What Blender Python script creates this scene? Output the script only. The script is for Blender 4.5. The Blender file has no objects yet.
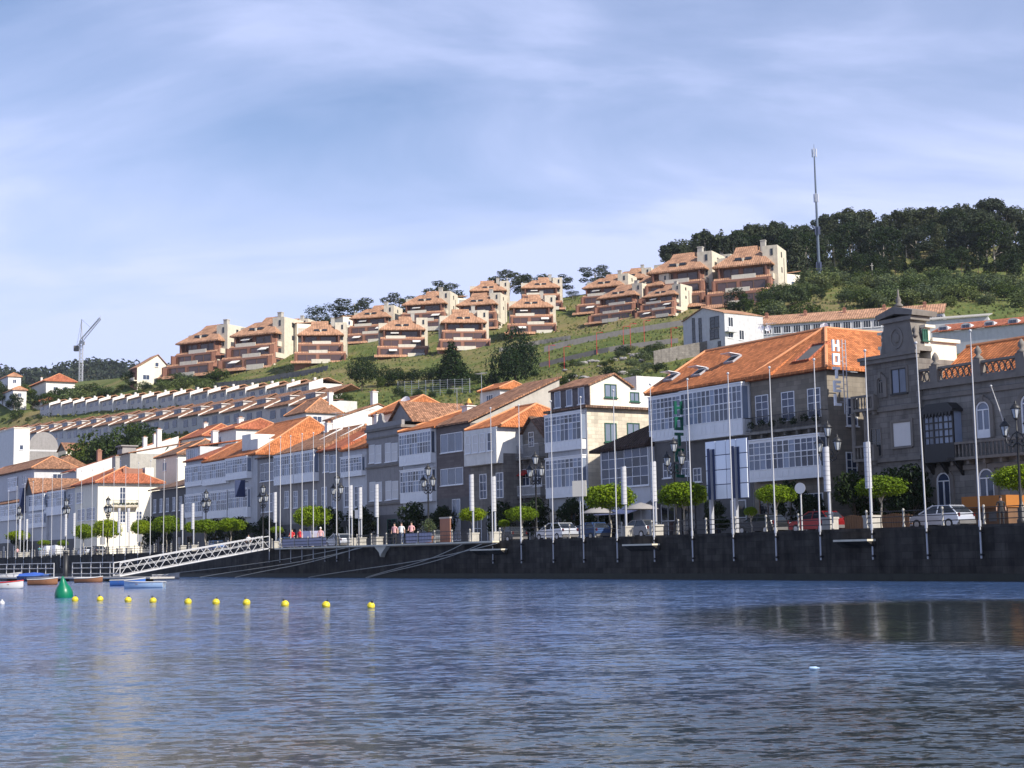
import bpy, bmesh, math, random
import numpy as np
from mathutils import Vector, Matrix
random.seed(7)
R = math.radians
SC = bpy.context.scene
COL = SC.collection
# ------------------------------------------------------------------ camera model
FPX, CAMH = 1500.0, 1.86
PITCH = math.atan(171.7 / 1500.0)
ROLL = R(1.03)
cp, sp = math.cos(PITCH), math.sin(PITCH)
cr, sr = math.cos(ROLL), math.sin(ROLL)
VR, VF, VU = Vector((1, 0, 0)), Vector((0, cp, sp)), Vector((0, -sp, cp))
CAM = Vector((0, 0, CAMH))
def ray(px, py):
    dx, dy = px - 512, 384 - py
    return VR * (dx * cr + dy * sr) + VU * (-dx * sr + dy * cr) + VF * FPX
def at_depth(px, py, Y):
    d = ray(px, py); return CAM + d * (Y / d.y)
def at_level(px, py, z):
    d = ray(px, py); return CAM + d * ((z - CAMH) / d.z)
# quay frame: u runs along the quay (to the right of the photograph), off runs inland
W0 = Vector((26.0, 83.0))
EX = Vector((0.5398, -0.8418)); EY = Vector((0.8418, 0.5398))
QROT = math.atan2(EX.y, EX.x)
def uo(p):
    q = Vector((p[0], p[1])) - W0
    return q.dot(EX), q.dot(EY)
def W(u, off, z=0.0):
    q = W0 + EX * u + EY * off
    return Vector((q.x, q.y, z))
def uz(px, py, off):
    d = ray(px, py)
    dd = Vector((d.x, d.y)); cc = Vector((0.0, 0.0)) - W0
    t = (off - cc.dot(EY)) / dd.dot(EY)
    p = CAM + d * t
    return uo(p)[0], p.z
def oz(px, py, u):
    d = ray(px, py)
    dd = Vector((d.x, d.y)); cc = Vector((0.0, 0.0)) - W0
    t = (u - cc.dot(EX)) / dd.dot(EX)
    p = CAM + d * t
    return uo(p)[1], p.z
def u_at(px, off, z):
    py = 540.0
    for _ in range(4):
        z0 = uz(px, py, off)[1]; z1 = uz(px, py + 1, off)[1]
        py += (z - z0) / (z1 - z0)
    return uz(px, py, off)[0]
GZ = 3.1   # level of the promenade above the water
# ------------------------------------------------------------------ materials
def _nodes(name):
    m = bpy.data.materials.new(name); m.use_nodes = True
    nt = m.node_tree
    return m, nt, nt.nodes['Principled BSDF']
def _mixrgb(nt, fac, a, b, blend='MIX'):
    n = nt.nodes.new('ShaderNodeMix'); n.data_type = 'RGBA'; n.blend_type = blend
    for sock, v in ((n.inputs[0], fac), (n.inputs[6], a), (n.inputs[7], b)):
        if isinstance(v, (int, float)): sock.default_value = v
        elif isinstance(v, tuple): sock.default_value = (*v, 1) if len(v) == 3 else v
        else: nt.links.new(v, sock)
    return n.outputs[2]
def _math(nt, op, a, b=None, c=None):
    n = nt.nodes.new('ShaderNodeMath'); n.operation = op
    for i, v in enumerate((a, b, c)):
        if v is None: continue
        if isinstance(v, (int, float)): n.inputs[i].default_value = v
        else: nt.links.new(v, n.inputs[i])
    return n.outputs[0]
def _noise(nt, scale, detail=4, vec=None, rough=.6):
    n = nt.nodes.new('ShaderNodeTexNoise'); n.inputs['Scale'].default_value = scale
    n.inputs['Detail'].default_value = detail; n.inputs['Roughness'].default_value = rough
    if vec is not None: nt.links.new(vec, n.inputs['Vector'])
    return n.outputs['Fac']
def _obj(nt, out='Object'):
    return nt.nodes.new('ShaderNodeTexCoord').outputs[out]
def _mapped(nt, vec, scale):
    n = nt.nodes.new('ShaderNodeMapping'); n.inputs['Scale'].default_value = scale
    nt.links.new(vec, n.inputs['Vector']); return n.outputs[0]
def _ramp(nt, fac, stops):
    n = nt.nodes.new('ShaderNodeValToRGB'); e = n.color_ramp.elements
    while len(e) < len(stops): e.new(.5)
    for i, (p, c) in enumerate(stops):
        e[i].position = p; e[i].color = (*c, 1) if len(c) == 3 else c
    nt.links.new(fac, n.inputs[0]); return n.outputs[0]
def _bump(nt, bsdf, h, strength=.3, dist=.05):
    b = nt.nodes.new('ShaderNodeBump'); b.inputs['Strength'].default_value = strength
    b.inputs['Distance'].default_value = dist
    nt.links.new(h, b.inputs['Height']); nt.links.new(b.outputs[0], bsdf.inputs['Normal'])
def shade(c, k): return tuple(max(0, min(1, x * k)) for x in c)
def plain(name, c, rough=.7, var=.18, scale=1.3, metal=0.0, spec=.4, streak=True):
    """paint, render or metal with soft weathering: blotches plus faint rain streaks"""
    m, nt, b = _nodes(name)
    v = _obj(nt)
    f = _noise(nt, scale, 5, v)
    if streak:
        g = _noise(nt, 1.0, 4, _mapped(nt, v, (2.2, 2.2, .22)))
        f = _math(nt, 'ADD', _math(nt, 'MULTIPLY', f, .55), _math(nt, 'MULTIPLY', g, .45))
    col = _ramp(nt, f, [(.3, shade(c, 1 - var)), (.52, c), (.75, shade(c, 1 + var * .5))])
    nt.links.new(col, b.inputs['Base Color'])
    b.inputs['Roughness'].default_value = rough; b.inputs['Metallic'].default_value = metal
    b.inputs['Specular IOR Level'].default_value = spec
    return m
def stone(name, c, bw=.9, bh=.4, var=.35, mort=.55, rough=.85, k1=1.12, k2=.82):
    """coursed ashlar blocks with stains"""
    m, nt, b = _nodes(name)
    v = _obj(nt)
    s = nt.nodes.new('ShaderNodeSeparateXYZ'); nt.links.new(v, s.inputs[0])
    cmb = nt.nodes.new('ShaderNodeCombineXYZ')
    nt.links.new(_math(nt, 'ADD', s.outputs[0], s.outputs[1]), cmb.inputs[0]); nt.links.new(s.outputs[2], cmb.inputs[1])
    br = nt.nodes.new('ShaderNodeTexBrick'); nt.links.new(cmb.outputs[0], br.inputs['Vector'])
    br.inputs['Scale'].default_value = 1; br.inputs['Brick Width'].default_value = bw; br.inputs['Row Height'].default_value = bh
    br.inputs['Mortar Size'].default_value = .012; br.inputs['Color1'].default_value = (*shade(c, k1), 1)
    br.inputs['Color2'].default_value = (*shade(c, k2), 1); br.inputs['Mortar'].default_value = (*shade(c, mort), 1)
    f = _noise(nt, .8, 6, v); g = _noise(nt, 1.0, 4, _mapped(nt, v, (1.6, 1.6, .15)))
    f = _math(nt, 'ADD', _math(nt, 'MULTIPLY', f, .5), _math(nt, 'MULTIPLY', g, .5))
    st = _ramp(nt, f, [(.32, shade((1, 1, 1), 1 - var)), (.6, (1, 1, 1))])
    nt.links.new(_mixrgb(nt, 1.0, br.outputs['Color'], st, 'MULTIPLY'), b.inputs['Base Color'])
    b.inputs['Roughness'].default_value = rough; b.inputs['Specular IOR Level'].default_value = .25
    _bump(nt, b, _math(nt, 'ADD', br.outputs['Fac'], _math(nt, 'MULTIPLY', _noise(nt, 6, 4, v), -.6)), .5, -.03)
    return m
def tiles(name, c, tw=.3, th=.42, var=.3):
    """curved clay tiles: ribs down the slope, courses across it, each tile its own tone"""
    m, nt, b = _nodes(name)
    v = _obj(nt); nrm = _obj(nt, 'Normal')
    s = nt.nodes.new('ShaderNodeSeparateXYZ'); nt.links.new(v, s.inputs[0])
    n = nt.nodes.new('ShaderNodeSeparateXYZ'); nt.links.new(nrm, n.inputs[0])
    side = _math(nt, 'GREATER_THAN', _math(nt, 'ABSOLUTE', n.outputs[0]), _math(nt, 'ABSOLUTE', n.outputs[1]))
    c1 = _math(nt, 'ADD', _math(nt, 'MULTIPLY', s.outputs[1], side), _math(nt, 'MULTIPLY', s.outputs[0], _math(nt, 'SUBTRACT', 1.0, side)))
    cmb = nt.nodes.new('ShaderNodeCombineXYZ'); nt.links.new(c1, cmb.inputs[0]); nt.links.new(_math(nt, 'MULTIPLY', s.outputs[2], 2.1), cmb.inputs[1])
    br = nt.nodes.new('ShaderNodeTexBrick'); nt.links.new(cmb.outputs[0], br.inputs['Vector']); br.offset = 0
    br.inputs['Scale'].default_value = 1; br.inputs['Brick Width'].default_value = tw; br.inputs['Row Height'].default_value = th
    br.inputs['Mortar Size'].default_value = .028; br.inputs['Mortar Smooth'].default_value = .6
    br.inputs['Color1'].default_value = (*shade(c, 1 + var), 1); br.inputs['Color2'].default_value = (*shade(c, 1 - var), 1)
    br.inputs['Mortar'].default_value = (*shade(c, .42), 1)
    f = _noise(nt, .35, 6, v)
    st = _ramp(nt, f, [(.32, (.66, .64, .63)), (.50, (.95, .93, .9)), (.72, (1.0, 1.0, 1.0))])
    nt.links.new(_mixrgb(nt, 1.0, br.outputs['Color'], st, 'MULTIPLY'), b.inputs['Base Color'])
    b.inputs['Roughness'].default_value = .85; b.inputs['Specular IOR Level'].default_value = .2
    rib = _math(nt, 'SINE', _math(nt, 'MULTIPLY', c1, 2 * math.pi / tw))
    _bump(nt, b, rib, .55, .05)
    return m
def glass(name, c, rough=.07, var=.5, spec=.6):
    m, nt, b = _nodes(name)
    v = _obj(nt)
    g = nt.nodes.new('ShaderNodeNewGeometry')
    f = _math(nt, 'ADD', _math(nt, 'MULTIPLY', g.outputs['Random Per Island'], .7), _math(nt, 'MULTIPLY', _noise(nt, .7, 3, v), .3))
    nt.links.new(_ramp(nt, f, [(.15, shade(c, 1 - var)), (.5, c), (.85, shade(c, 1 + var))]), b.inputs['Base Color'])
    b.inputs['Roughness'].default_value = rough; b.inputs['Specular IOR Level'].default_value = spec
    _bump(nt, b, _noise(nt, .9, 2, v), .05, .2)
    return m
def leaf(name, c, dark=.45, hue=(1.35, 1.2, .6), objvar=True):
    m, nt, b = _nodes(name)
    g = nt.nodes.new('ShaderNodeNewGeometry')
    f = g.outputs['Random Per Island']
    col = _ramp(nt, f, [(0.0, shade(c, dark)), (.55, c), (1.0, tuple(x * h for x, h in zip(c, hue)))])
    if objvar:
        oi = nt.nodes.new('ShaderNodeObjectInfo')
        k = _ramp(nt, oi.outputs['Random'], [(0, (.7, .74, .8)), (.5, (1, 1, 1)), (1, (1.25, 1.12, .85))])
        col = _mixrgb(nt, 1.0, col, k, 'MULTIPLY')
    nt.links.new(col, b.inputs['Base Color'])
    b.inputs['Roughness'].default_value = .6; b.inputs['Specular IOR Level'].default_value = .25
    b.inputs['Subsurface Weight'].default_value = 0
    # thin leaves let some light through
    t = nt.nodes.new('ShaderNodeBsdfTranslucent'); nt.links.new(col, t.inputs['Color'])
    mx = nt.nodes.new('ShaderNodeMixShader'); mx.inputs[0].default_value = .25
    nt.links.new(b.outputs[0], mx.inputs[1]); nt.links.new(t.outputs[0], mx.inputs[2])
    nt.links.new(mx.outputs[0], nt.nodes['Material Output'].inputs['Surface'])
    return m
M = {}
def setup_materials():
    M['white'] = plain('white_paint', (.52, .52, .53), .6, .2)
    M['joinery'] = plain('white_joinery', (.82, .82, .83), .45, .08)
    M['limewash'] = plain('lime_wash', (.70, .68, .64), .8, .2)
    M['cream'] = plain('cream_render', (.82, .76, .63), .8, .14)
    M['cream2'] = plain('pale_cream_render', (.76, .69, .56), .8, .14)
    M['grey_render'] = plain('grey_render', (.28, .265, .26), .85, .25)
    M['dark_render'] = plain('dark_and_shade_render', (.13, .125, .125), .85, .3)  # plain dark grey, also the painted shade of the ground floors
    M['concrete'] = plain('concrete', (.40, .38, .34), .85, .25)
    M['pale_stone'] = stone('pale_granite', (.56, .50, .40), .6, .45, .3, .7)
    M['granite'] = stone('grey_granite', (.26, .245, .225), .95, .42, .45)
    M['granite2'] = stone('brown_granite', (.23, .21, .19), .8, .4, .45)
    M['warm_stone'] = stone('warm_sandstone', (.66, .59, .47), .8, .36, .25, .72)
    M['hotel_stone'] = stone('tan_granite', (.27, .235, .19), .85, .38, .3, .7)
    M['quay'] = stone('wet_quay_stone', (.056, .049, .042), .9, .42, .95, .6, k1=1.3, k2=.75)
    M['carved'] = plain('carved_granite', (.20, .18, .16), .9, .35)
    M['slate'] = stone('slate_cladding', (.17, .145, .14), 1.5, .3, .2, .75)
    M['tile'] = tiles('orange_tiles', (.50, .18, .072), .3, .42, .3)
    M['tile2'] = tiles('red_tiles', (.42, .14, .075))
    M['tile3'] = tiles('weathered_tiles', (.32, .17, .105), .3, .42, .4)
    M['tile4'] = tiles('dull_brown_tiles', (.20, .125, .09), .3, .42, .4)
    M['tilefar'] = tiles('salmon_tiles', (.45, .255, .16), .55, .9, .22)
    M['darkroof'] = tiles('dark_slates', (.055, .035, .03), .4, .4, .25)
    M['ridge'] = plain('ridge_tiles', (.60, .27, .13), .85, .2)
    M['pan'] = glass('window_glass', (.045, .06, .10), .08, .7, .45)
    M['curtain'] = glass('curtained_glass', (.15, .18, .24), .10, .7, .45)
    M['darkglass'] = glass('dark_glass', (.02, .024, .03), .06, .7)
    M['aptcream'] = plain('weathered_cream_render', (.60, .54, .43), .85, .25)
    M['rowwhite'] = plain('weathered_white_render', (.56, .54, .51), .85, .25)
    M['aptglass'] = glass('brown_shaded_glass', (.085, .05, .045), .1, .5)
    M['aptpar'] = plain('pale_parapet', (.62, .57, .47), .85, .2)
    M['mirror'] = glass('sky_mirror_glass', (.80, .84, .90), .25, .08, .9)
    M['blind'] = plain('roller_blind', (.66, .64, .62), .6, .08)
    M['green_frame'] = plain('green_joinery', (.02, .09, .06), .5, .1)
    M['green_sign'] = plain('green_enamel', (.0, .075, .045), .4, .05)
    M['iron'] = plain('black_iron', (.018, .018, .02), .5, .2, spec=.5)
    M['grey_metal'] = plain('galvanised_steel', (.46, .47, .50), .4, .12, metal=.3)
    M['pole_white'] = plain('white_pole_paint', (.48, .48, .49), .4, .15)
    M['banner'] = plain('white_banner_cloth', (.48, .48, .50), .6, .1)
    M['seam'] = plain('banner_seam', (.30, .30, .32), .7, .1)
    M['pale_kerb'] = plain('pale_kerb_stone', (.62, .57, .45), .85, .2)
    M['wood'] = plain('brown_planks', (.16, .085, .045), .8, .3)
    M['orange_paint'] = plain('orange_paint', (.36, .13, .02), .6, .1)
    M['red_paint'] = plain('red_paint', (.45, .03, .03), .35, .08)
    M['brick'] = plain('brick_red_render', (.30, .145, .10), .85, .2)
    M['brick_dark'] = plain('deep_brick', (.18, .085, .06), .85, .2)
    M['navy'] = plain('navy_blue', (.02, .035, .10), .5, .1)
    M['blue'] = plain('blue_paint', (.05, .14, .42), .45, .12)
    M['lightblue'] = plain('light_blue_paint', (.40, .55, .74), .4, .1)
    M['lilac'] = plain('lilac_banner', (.52, .50, .62), .7, .08)
    M['yellow'] = plain('yellow_plastic', (.62, .50, .03), .35, .1, 6)
    M['yellow_pot'] = plain('ochre_clay', (.62, .38, .08), .7, .15)
    M['buoy_green'] = plain('green_buoy_paint', (.0, .15, .075), .35, .12)
    M['hull_wood'] = plain('varnished_wood', (.24, .11, .055), .4, .2)
    M['tarp'] = plain('blue_tarpaulin', (.04, .10, .40), .6, .2)
    M['deck'] = plain('weathered_deck', (.42, .40, .37), .85, .2)
    M['rubber'] = plain('tyre_rubber', (.02, .02, .02), .8, .1)
    M['rope'] = plain('mooring_rope', (.42, .41, .36), .9, .15)
    M['bark'] = plain('brown_bark', (.12, .085, .06), .9, .3, 3)
    M['bark_pale'] = plain('pale_bark', (.40, .36, .30), .85, .3, 3)
    M['skin'] = plain('skin', (.48, .29, .21), .6, .05)
    M['hair'] = plain('dark_hair', (.03, .02, .015), .6, .1)
    M['cobble'] = plain('promenade_paving', (.26, .24, .215), .85, .2, 2)
    M['asphalt'] = plain('asphalt', (.055, .055, .058), .9, .2, 3)
    M['lamp_glass'] = glass('lantern_glass', (.42, .44, .46), .15, .2)
    M['light_red'] = plain('red_lens', (.10, .01, .01), .2, .05)
    M['lens'] = glass('clear_lens', (.7, .72, .75), .1, .1)
    # foliage
    M['lf_trim'] = leaf('trimmed_leaves', (.165, .26, .010), .35, (1.5, 1.3, .7))
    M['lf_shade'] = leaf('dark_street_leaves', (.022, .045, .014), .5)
    M['lf_euc'] = leaf('eucalyptus_leaves', (.056, .076, .040), .4, (1.5, 1.4, 1.3))
    M['lf_pine'] = leaf('conifer_leaves', (.018, .042, .014), .4, (1.6, 1.5, 1))
    M['lf_green'] = leaf('broad_leaves', (.05, .085, .018), .4)
    M['lf_scrub'] = leaf('scrub_leaves', (.11, .155, .062), .4, (1.4, 1.3, 1.1))
    M['lf_olive'] = leaf('silvery_leaves', (.12, .16, .085), .45)
    M['lf_far'] = leaf('far_wood_leaves', (.030, .044, .026), .4, (1.5, 1.4, 1.2), False)
# ------------------------------------------------------------------ mesh building
class MB:
    def __init__(s): s.v = []; s.f = []; s.m = []; s.sm = []
    def add(s, vs, fs, m=0, sm=False):
        k = len(s.v); s.v.extend([tuple(p) for p in vs])
        for f in fs: s.f.append([i + k for i in f]); s.m.append(m); s.sm.append(sm)
    def box(s, x0, y0, z0, x1, y1, z1, m=0):
        if x0 > x1: x0, x1 = x1, x0
        if y0 > y1: y0, y1 = y1, y0
        if z0 > z1: z0, z1 = z1, z0
        s.add([(x0, y0, z0), (x1, y0, z0), (x1, y1, z0), (x0, y1, z0), (x0, y0, z1), (x1, y0, z1), (x1, y1, z1), (x0, y1, z1)],
              [(0, 3, 2, 1), (4, 5, 6, 7), (0, 1, 5, 4), (1, 2, 6, 5), (2, 3, 7, 6), (3, 0, 4, 7)], m)
    def poly(s, pts, m=0): s.add(pts, [list(range(len(pts)))], m)
    def prism(s, pts2, axis, a, b, m=0):
        """outline extruded along an axis ('x': pts are (y,z); 'y': (x,z); 'z': (x,y))"""
        n = len(pts2)
        def P(p, t): return (t, p[0], p[1]) if axis == 'x' else (p[0], t, p[1]) if axis == 'y' else (p[0], p[1], t)
        vs = [P(p, a) for p in pts2] + [P(p, b) for p in pts2]
        fs = [list(range(n))[::-1], list(range(n, 2 * n))] + [(i, (i + 1) % n, n + (i + 1) % n, n + i) for i in range(n)]
        s.add(vs, fs, m)
    def tube(s, pts, r, n=6, m=0, cap=True, sm=True):
        pts = [Vector(p) for p in pts]
        rs = r if isinstance(r, (list, tuple)) else [r] * len(pts)
        rings = []
        for i, p in enumerate(pts):
            d = (pts[min(i + 1, len(pts) - 1)] - pts[max(i - 1, 0)])
            d = d.normalized() if d.length > 1e-9 else Vector((0, 0, 1))
            a = d.cross(Vector((0, 0, 1)))
            if a.length < .05: a = d.cross(Vector((1, 0, 0)))
            a.normalize(); b = d.cross(a)
            rings.append([p + (a * math.cos(2 * math.pi * k / n) + b * math.sin(2 * math.pi * k / n)) * rs[i] for k in range(n)])
        vs = [q for rg in rings for q in rg]; fs = []
        for i in range(len(pts) - 1):
            for k in range(n):
                fs.append((i * n + k, i * n + (k + 1) % n, (i + 1) * n + (k + 1) % n, (i + 1) * n + k))
        s.add(vs, fs, m, sm)
        if cap:
            s.add(rings[0], [list(range(n))], m); s.add(rings[-1], [list(range(n))[::-1]], m)
    def lathe(s, prof, c=(0, 0, 0), n=12, m=0, sm=True):
        """prof: (radius, z) pairs, bottom to top"""
        vs = []; fs = []
        for r, z in prof:
            for k in range(n):
                a = 2 * math.pi * k / n; vs.append((c[0] + r * math.cos(a), c[1] + r * math.sin(a), c[2] + z))
        for i in range(len(prof) - 1):
            for k in range(n):
                fs.append((i * n + k, i * n + (k + 1) % n, (i + 1) * n + (k + 1) % n, (i + 1) * n + k))
        fs.append(list(range(n))[::-1]); fs.append(list(range((len(prof) - 1) * n, len(prof) * n)))
        s.add(vs, fs, m, sm)
    def ball(s, c, rx, ry=None, rz=None, n=10, h=6, m=0):
        ry = ry or rx; rz = rz or rx
        vs = [(c[0], c[1], c[2] - rz)]; fs = []
        for i in range(1, h):
            t = math.pi * i / h
            for k in range(n):
                a = 2 * math.pi * k / n
                vs.append((c[0] + rx * math.sin(t) * math.cos(a), c[1] + ry * math.sin(t) * math.sin(a), c[2] - rz * math.cos(t)))
        vs.append((c[0], c[1], c[2] + rz)); L = len(vs) - 1
        for k in range(n):
            fs.append((0, 1 + (k + 1) % n, 1 + k)); fs.append((L, L - n + k, L - n + (k + 1) % n))
            for i in range(h - 2):
                fs.append((1 + i * n + k, 1 + i * n + (k + 1) % n, 1 + (i + 1) * n + (k + 1) % n, 1 + (i + 1) * n + k))
        s.add(vs, fs, m, True)
    def mesh(s, name, mats):
        me = bpy.data.meshes.new(name)
        me.from_pydata(s.v, [], s.f)
        for mm in (mats if isinstance(mats, (list, tuple)) else [mats]): me.materials.append(M[mm] if isinstance(mm, str) else mm)
        me.polygons.foreach_set('material_index', s.m); me.polygons.foreach_set('use_smooth', s.sm)
        me.validate(); me.update(); return me
    def build(s, name, mats, parent=None, loc=None, rz=None):
        o = bpy.data.objects.new(name, s.mesh(name, mats)); COL.objects.link(o)
        if parent is not None: o.parent = parent
        if loc is not None: o.location = loc
        if rz is not None: o.rotation_euler.z = rz
        return o
def tag(o, label, cat, group=None):
    o['label'] = label; o['category'] = cat
    if group: o['group'] = group
    return o
def thing(name, label, cat, loc, rz=0.0, group=None):
    o = bpy.data.objects.new(name, None); COL.objects.link(o)
    o.empty_display_size = .2
    o.location = loc; o.rotation_euler.z = rz
    return tag(o, label, cat, group)
def struct(o): o['kind'] = 'structure'; return o
def stuff(o): o['kind'] = 'stuff'; return o
KIDS = {}
def copy_tree(o, parent=None):
    c = o.copy(); COL.objects.link(c)
    if parent is not None: c.parent = parent
    for ch in list(o.children): copy_tree(ch, c)
    return c
def place(o, loc, rz=None, scale=None, label=None, group=None):
    o.location = loc
    if rz is not None: o.rotation_euler.z = rz
    if scale is not None: o.scale = scale if isinstance(scale, tuple) else (scale,) * 3
    if label: o['label'] = label
    if group: o['group'] = group
    return o
# ------------------------------------------------------------------ foliage
def leaf_mesh(name, blobs, n, size, mat, seed=0, up=.25):
    """a crown of leaf tufts: small quads spread through and over uneven lumps"""
    rnd = np.random.default_rng(seed)
    vol = np.array([b[3] * b[4] * b[5] for b in blobs]) ** (2 / 3); vol /= vol.sum()
    idx = rnd.choice(len(blobs), n, p=vol)
    B = np.array(blobs)[idx]
    d = rnd.normal(size=(n, 3)); d /= np.linalg.norm(d, axis=1)[:, None]
    lump = 1 + .20 * np.sin(5 * d[:, 0] + idx) * np.cos(4 * d[:, 1] - idx) + .10 * np.sin(9 * d[:, 2] + 2 * idx)
    rad = rnd.uniform(.62, 1.04, n) * lump
    c = B[:, :3] + d * B[:, 3:6] * rad[:, None]
    nrm = d + rnd.normal(size=(n, 3)) * .55; nrm[:, 2] += up
    nrm /= np.linalg.norm(nrm, axis=1)[:, None]
    t = np.cross(nrm, rnd.normal(size=(n, 3))); t /= np.linalg.norm(t, axis=1)[:, None] + 1e-9
    b = np.cross(nrm, t)
    s = size * rnd.uniform(.6, 1.35, n)[:, None]
    bend = nrm * s * .25
    V = np.stack([c - t * s * .6, c - b * s * .35 + bend, c + t * s * .6, c + b * s * .35 + bend], 1).reshape(-1, 3)
    me = bpy.data.meshes.new(name)
    F = np.arange(4 * n).reshape(-1, 4)
    me.from_pydata(V.tolist(), [], F.tolist()); me.materials.append(M[mat]); me.update()
    return me
def trunk_mb(h, r, limbs, seed, lean=.04):
    rnd = random.Random(seed); mb = MB()
    dx, dy = rnd.uniform(-lean, lean) * h, rnd.uniform(-lean, lean) * h
    mb.tube([(0, 0, -.6), (dx * .2, dy * .2, h * .35), (dx * .7, dy * .7, h * .7), (dx, dy, h)], [r * 1.25, r, r * .75, r * .45], 7)
    for (x, y, z, z0) in limbs:
        f = z0 / h
        mb.tube([(dx * f, dy * f, z0), ((dx * f + x) / 2 + .05 * h * rnd.uniform(-1, 1), (dy * f + y) / 2, (z0 + z) / 2 + .03 * h), (x, y, z)], [r * .5, r * .35, r * .15], 5)
    return mb
def crown_blobs(kind, seed):
    """unit trees, 1 m tall; returns blobs (centre, radii), trunk height, limbs"""
    rnd = random.Random(seed); bl = []; limbs = []
    if kind == 'euc':      # open crown of separate puffs on bare limbs
        for k in range(9):
            a = k * 2.4 + rnd.uniform(-.4, .4); h = rnd.uniform(.45, .92); q = .20 * (1.25 - abs(h - .62))
            x, y = math.cos(a) * q * rnd.uniform(.5, 1.2), math.sin(a) * q * rnd.uniform(.5, 1.2)
            w = rnd.uniform(.09, .15)
            bl.append((x, y, h, w, w, w * rnd.uniform(.6, .9)))
            if k % 2 == 0: limbs.append((x, y, h - .03, h * .62))
        bl.append((0, 0, .92, .09, .09, .08)); th = .85
    elif kind == 'lone':     # tall open crown, puffs from low to top
        for k in range(13):
            a = k * 2.4 + rnd.uniform(-.3, .3); h = .36 + .045 * k; q = .24 * math.sqrt(max(.1, 1 - ((h - .62) / .40) ** 2))
            x, y = math.cos(a) * q, math.sin(a) * q; w = rnd.uniform(.085, .13)
            bl.append((x, y, h, w, w, w * .8))
            if k % 3 == 0: limbs.append((x, y, h - .03, h * .6))
        th = .85
    elif kind == 'cone':
        for k in range(10):
            h = .12 + .085 * k; q = .25 * (1.02 - h) ** .75
            for j in range(3):
                a = j * 2.1 + k * .8
                bl.append((math.cos(a) * q * .55, math.sin(a) * q * .55, h, q * rnd.uniform(.5, .75), q * rnd.uniform(.5, .75), .075))
        bl.append((0, 0, .95, .04, .04, .06)); th = .7
    elif kind == 'round':
        for k in range(11):
            a = k * 2.4; h = rnd.uniform(.3, .8); q = .27 * math.sqrt(max(.05, 1 - ((h - .5) / .42) ** 2))
            w = rnd.uniform(.14, .22)
            bl.append((math.cos(a) * q, math.sin(a) * q, h, w, w, w * .85))
            if k % 3 == 0: limbs.append((math.cos(a) * q, math.sin(a) * q, h, .25))
        bl.append((0, 0, .82, .2, .2, .17)); th = .6
    elif kind == 'shrub':
        for k in range(8):
            a = k * 2.4; q = rnd.uniform(.2, .5)
            w = rnd.uniform(.2, .34)
            bl.append((math.cos(a) * q, math.sin(a) * q, rnd.uniform(.25, .6), w, w, w * .9))
        bl.append((0, 0, .66, .3, .3, .3)); th = .3
    return bl, th, limbs
PROTO = {}
def tree_proto(kind, mat, n, size, seed, bark='bark', r=.016):
    key = (kind, mat, seed)
    if key not in PROTO:
        bl, th, limbs = crown_blobs(kind, seed)
        PROTO[key] = (leaf_mesh(kind + '_crown', bl, n, size, mat, seed), trunk_mb(th, r, limbs, seed).mesh(kind + '_trunk', bark))
    return PROTO[key]
def tree(name, label, cat, loc, h, kind, mat, seed, n=1600, size=.035, group=None, wide=1.0, bark='bark', r=.016):
    cm, tm = tree_proto(kind, mat, n, size, seed, bark, r)
    t = thing(name, label, cat, loc, random.uniform(0, 6.28), group)
    t.scale = (h * wide, h * wide, h)
    for nm, me in (('crown', cm), ('trunk', tm)):
        o = bpy.data.objects.new(nm, me); COL.objects.link(o); o.parent = t
    return t
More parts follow.
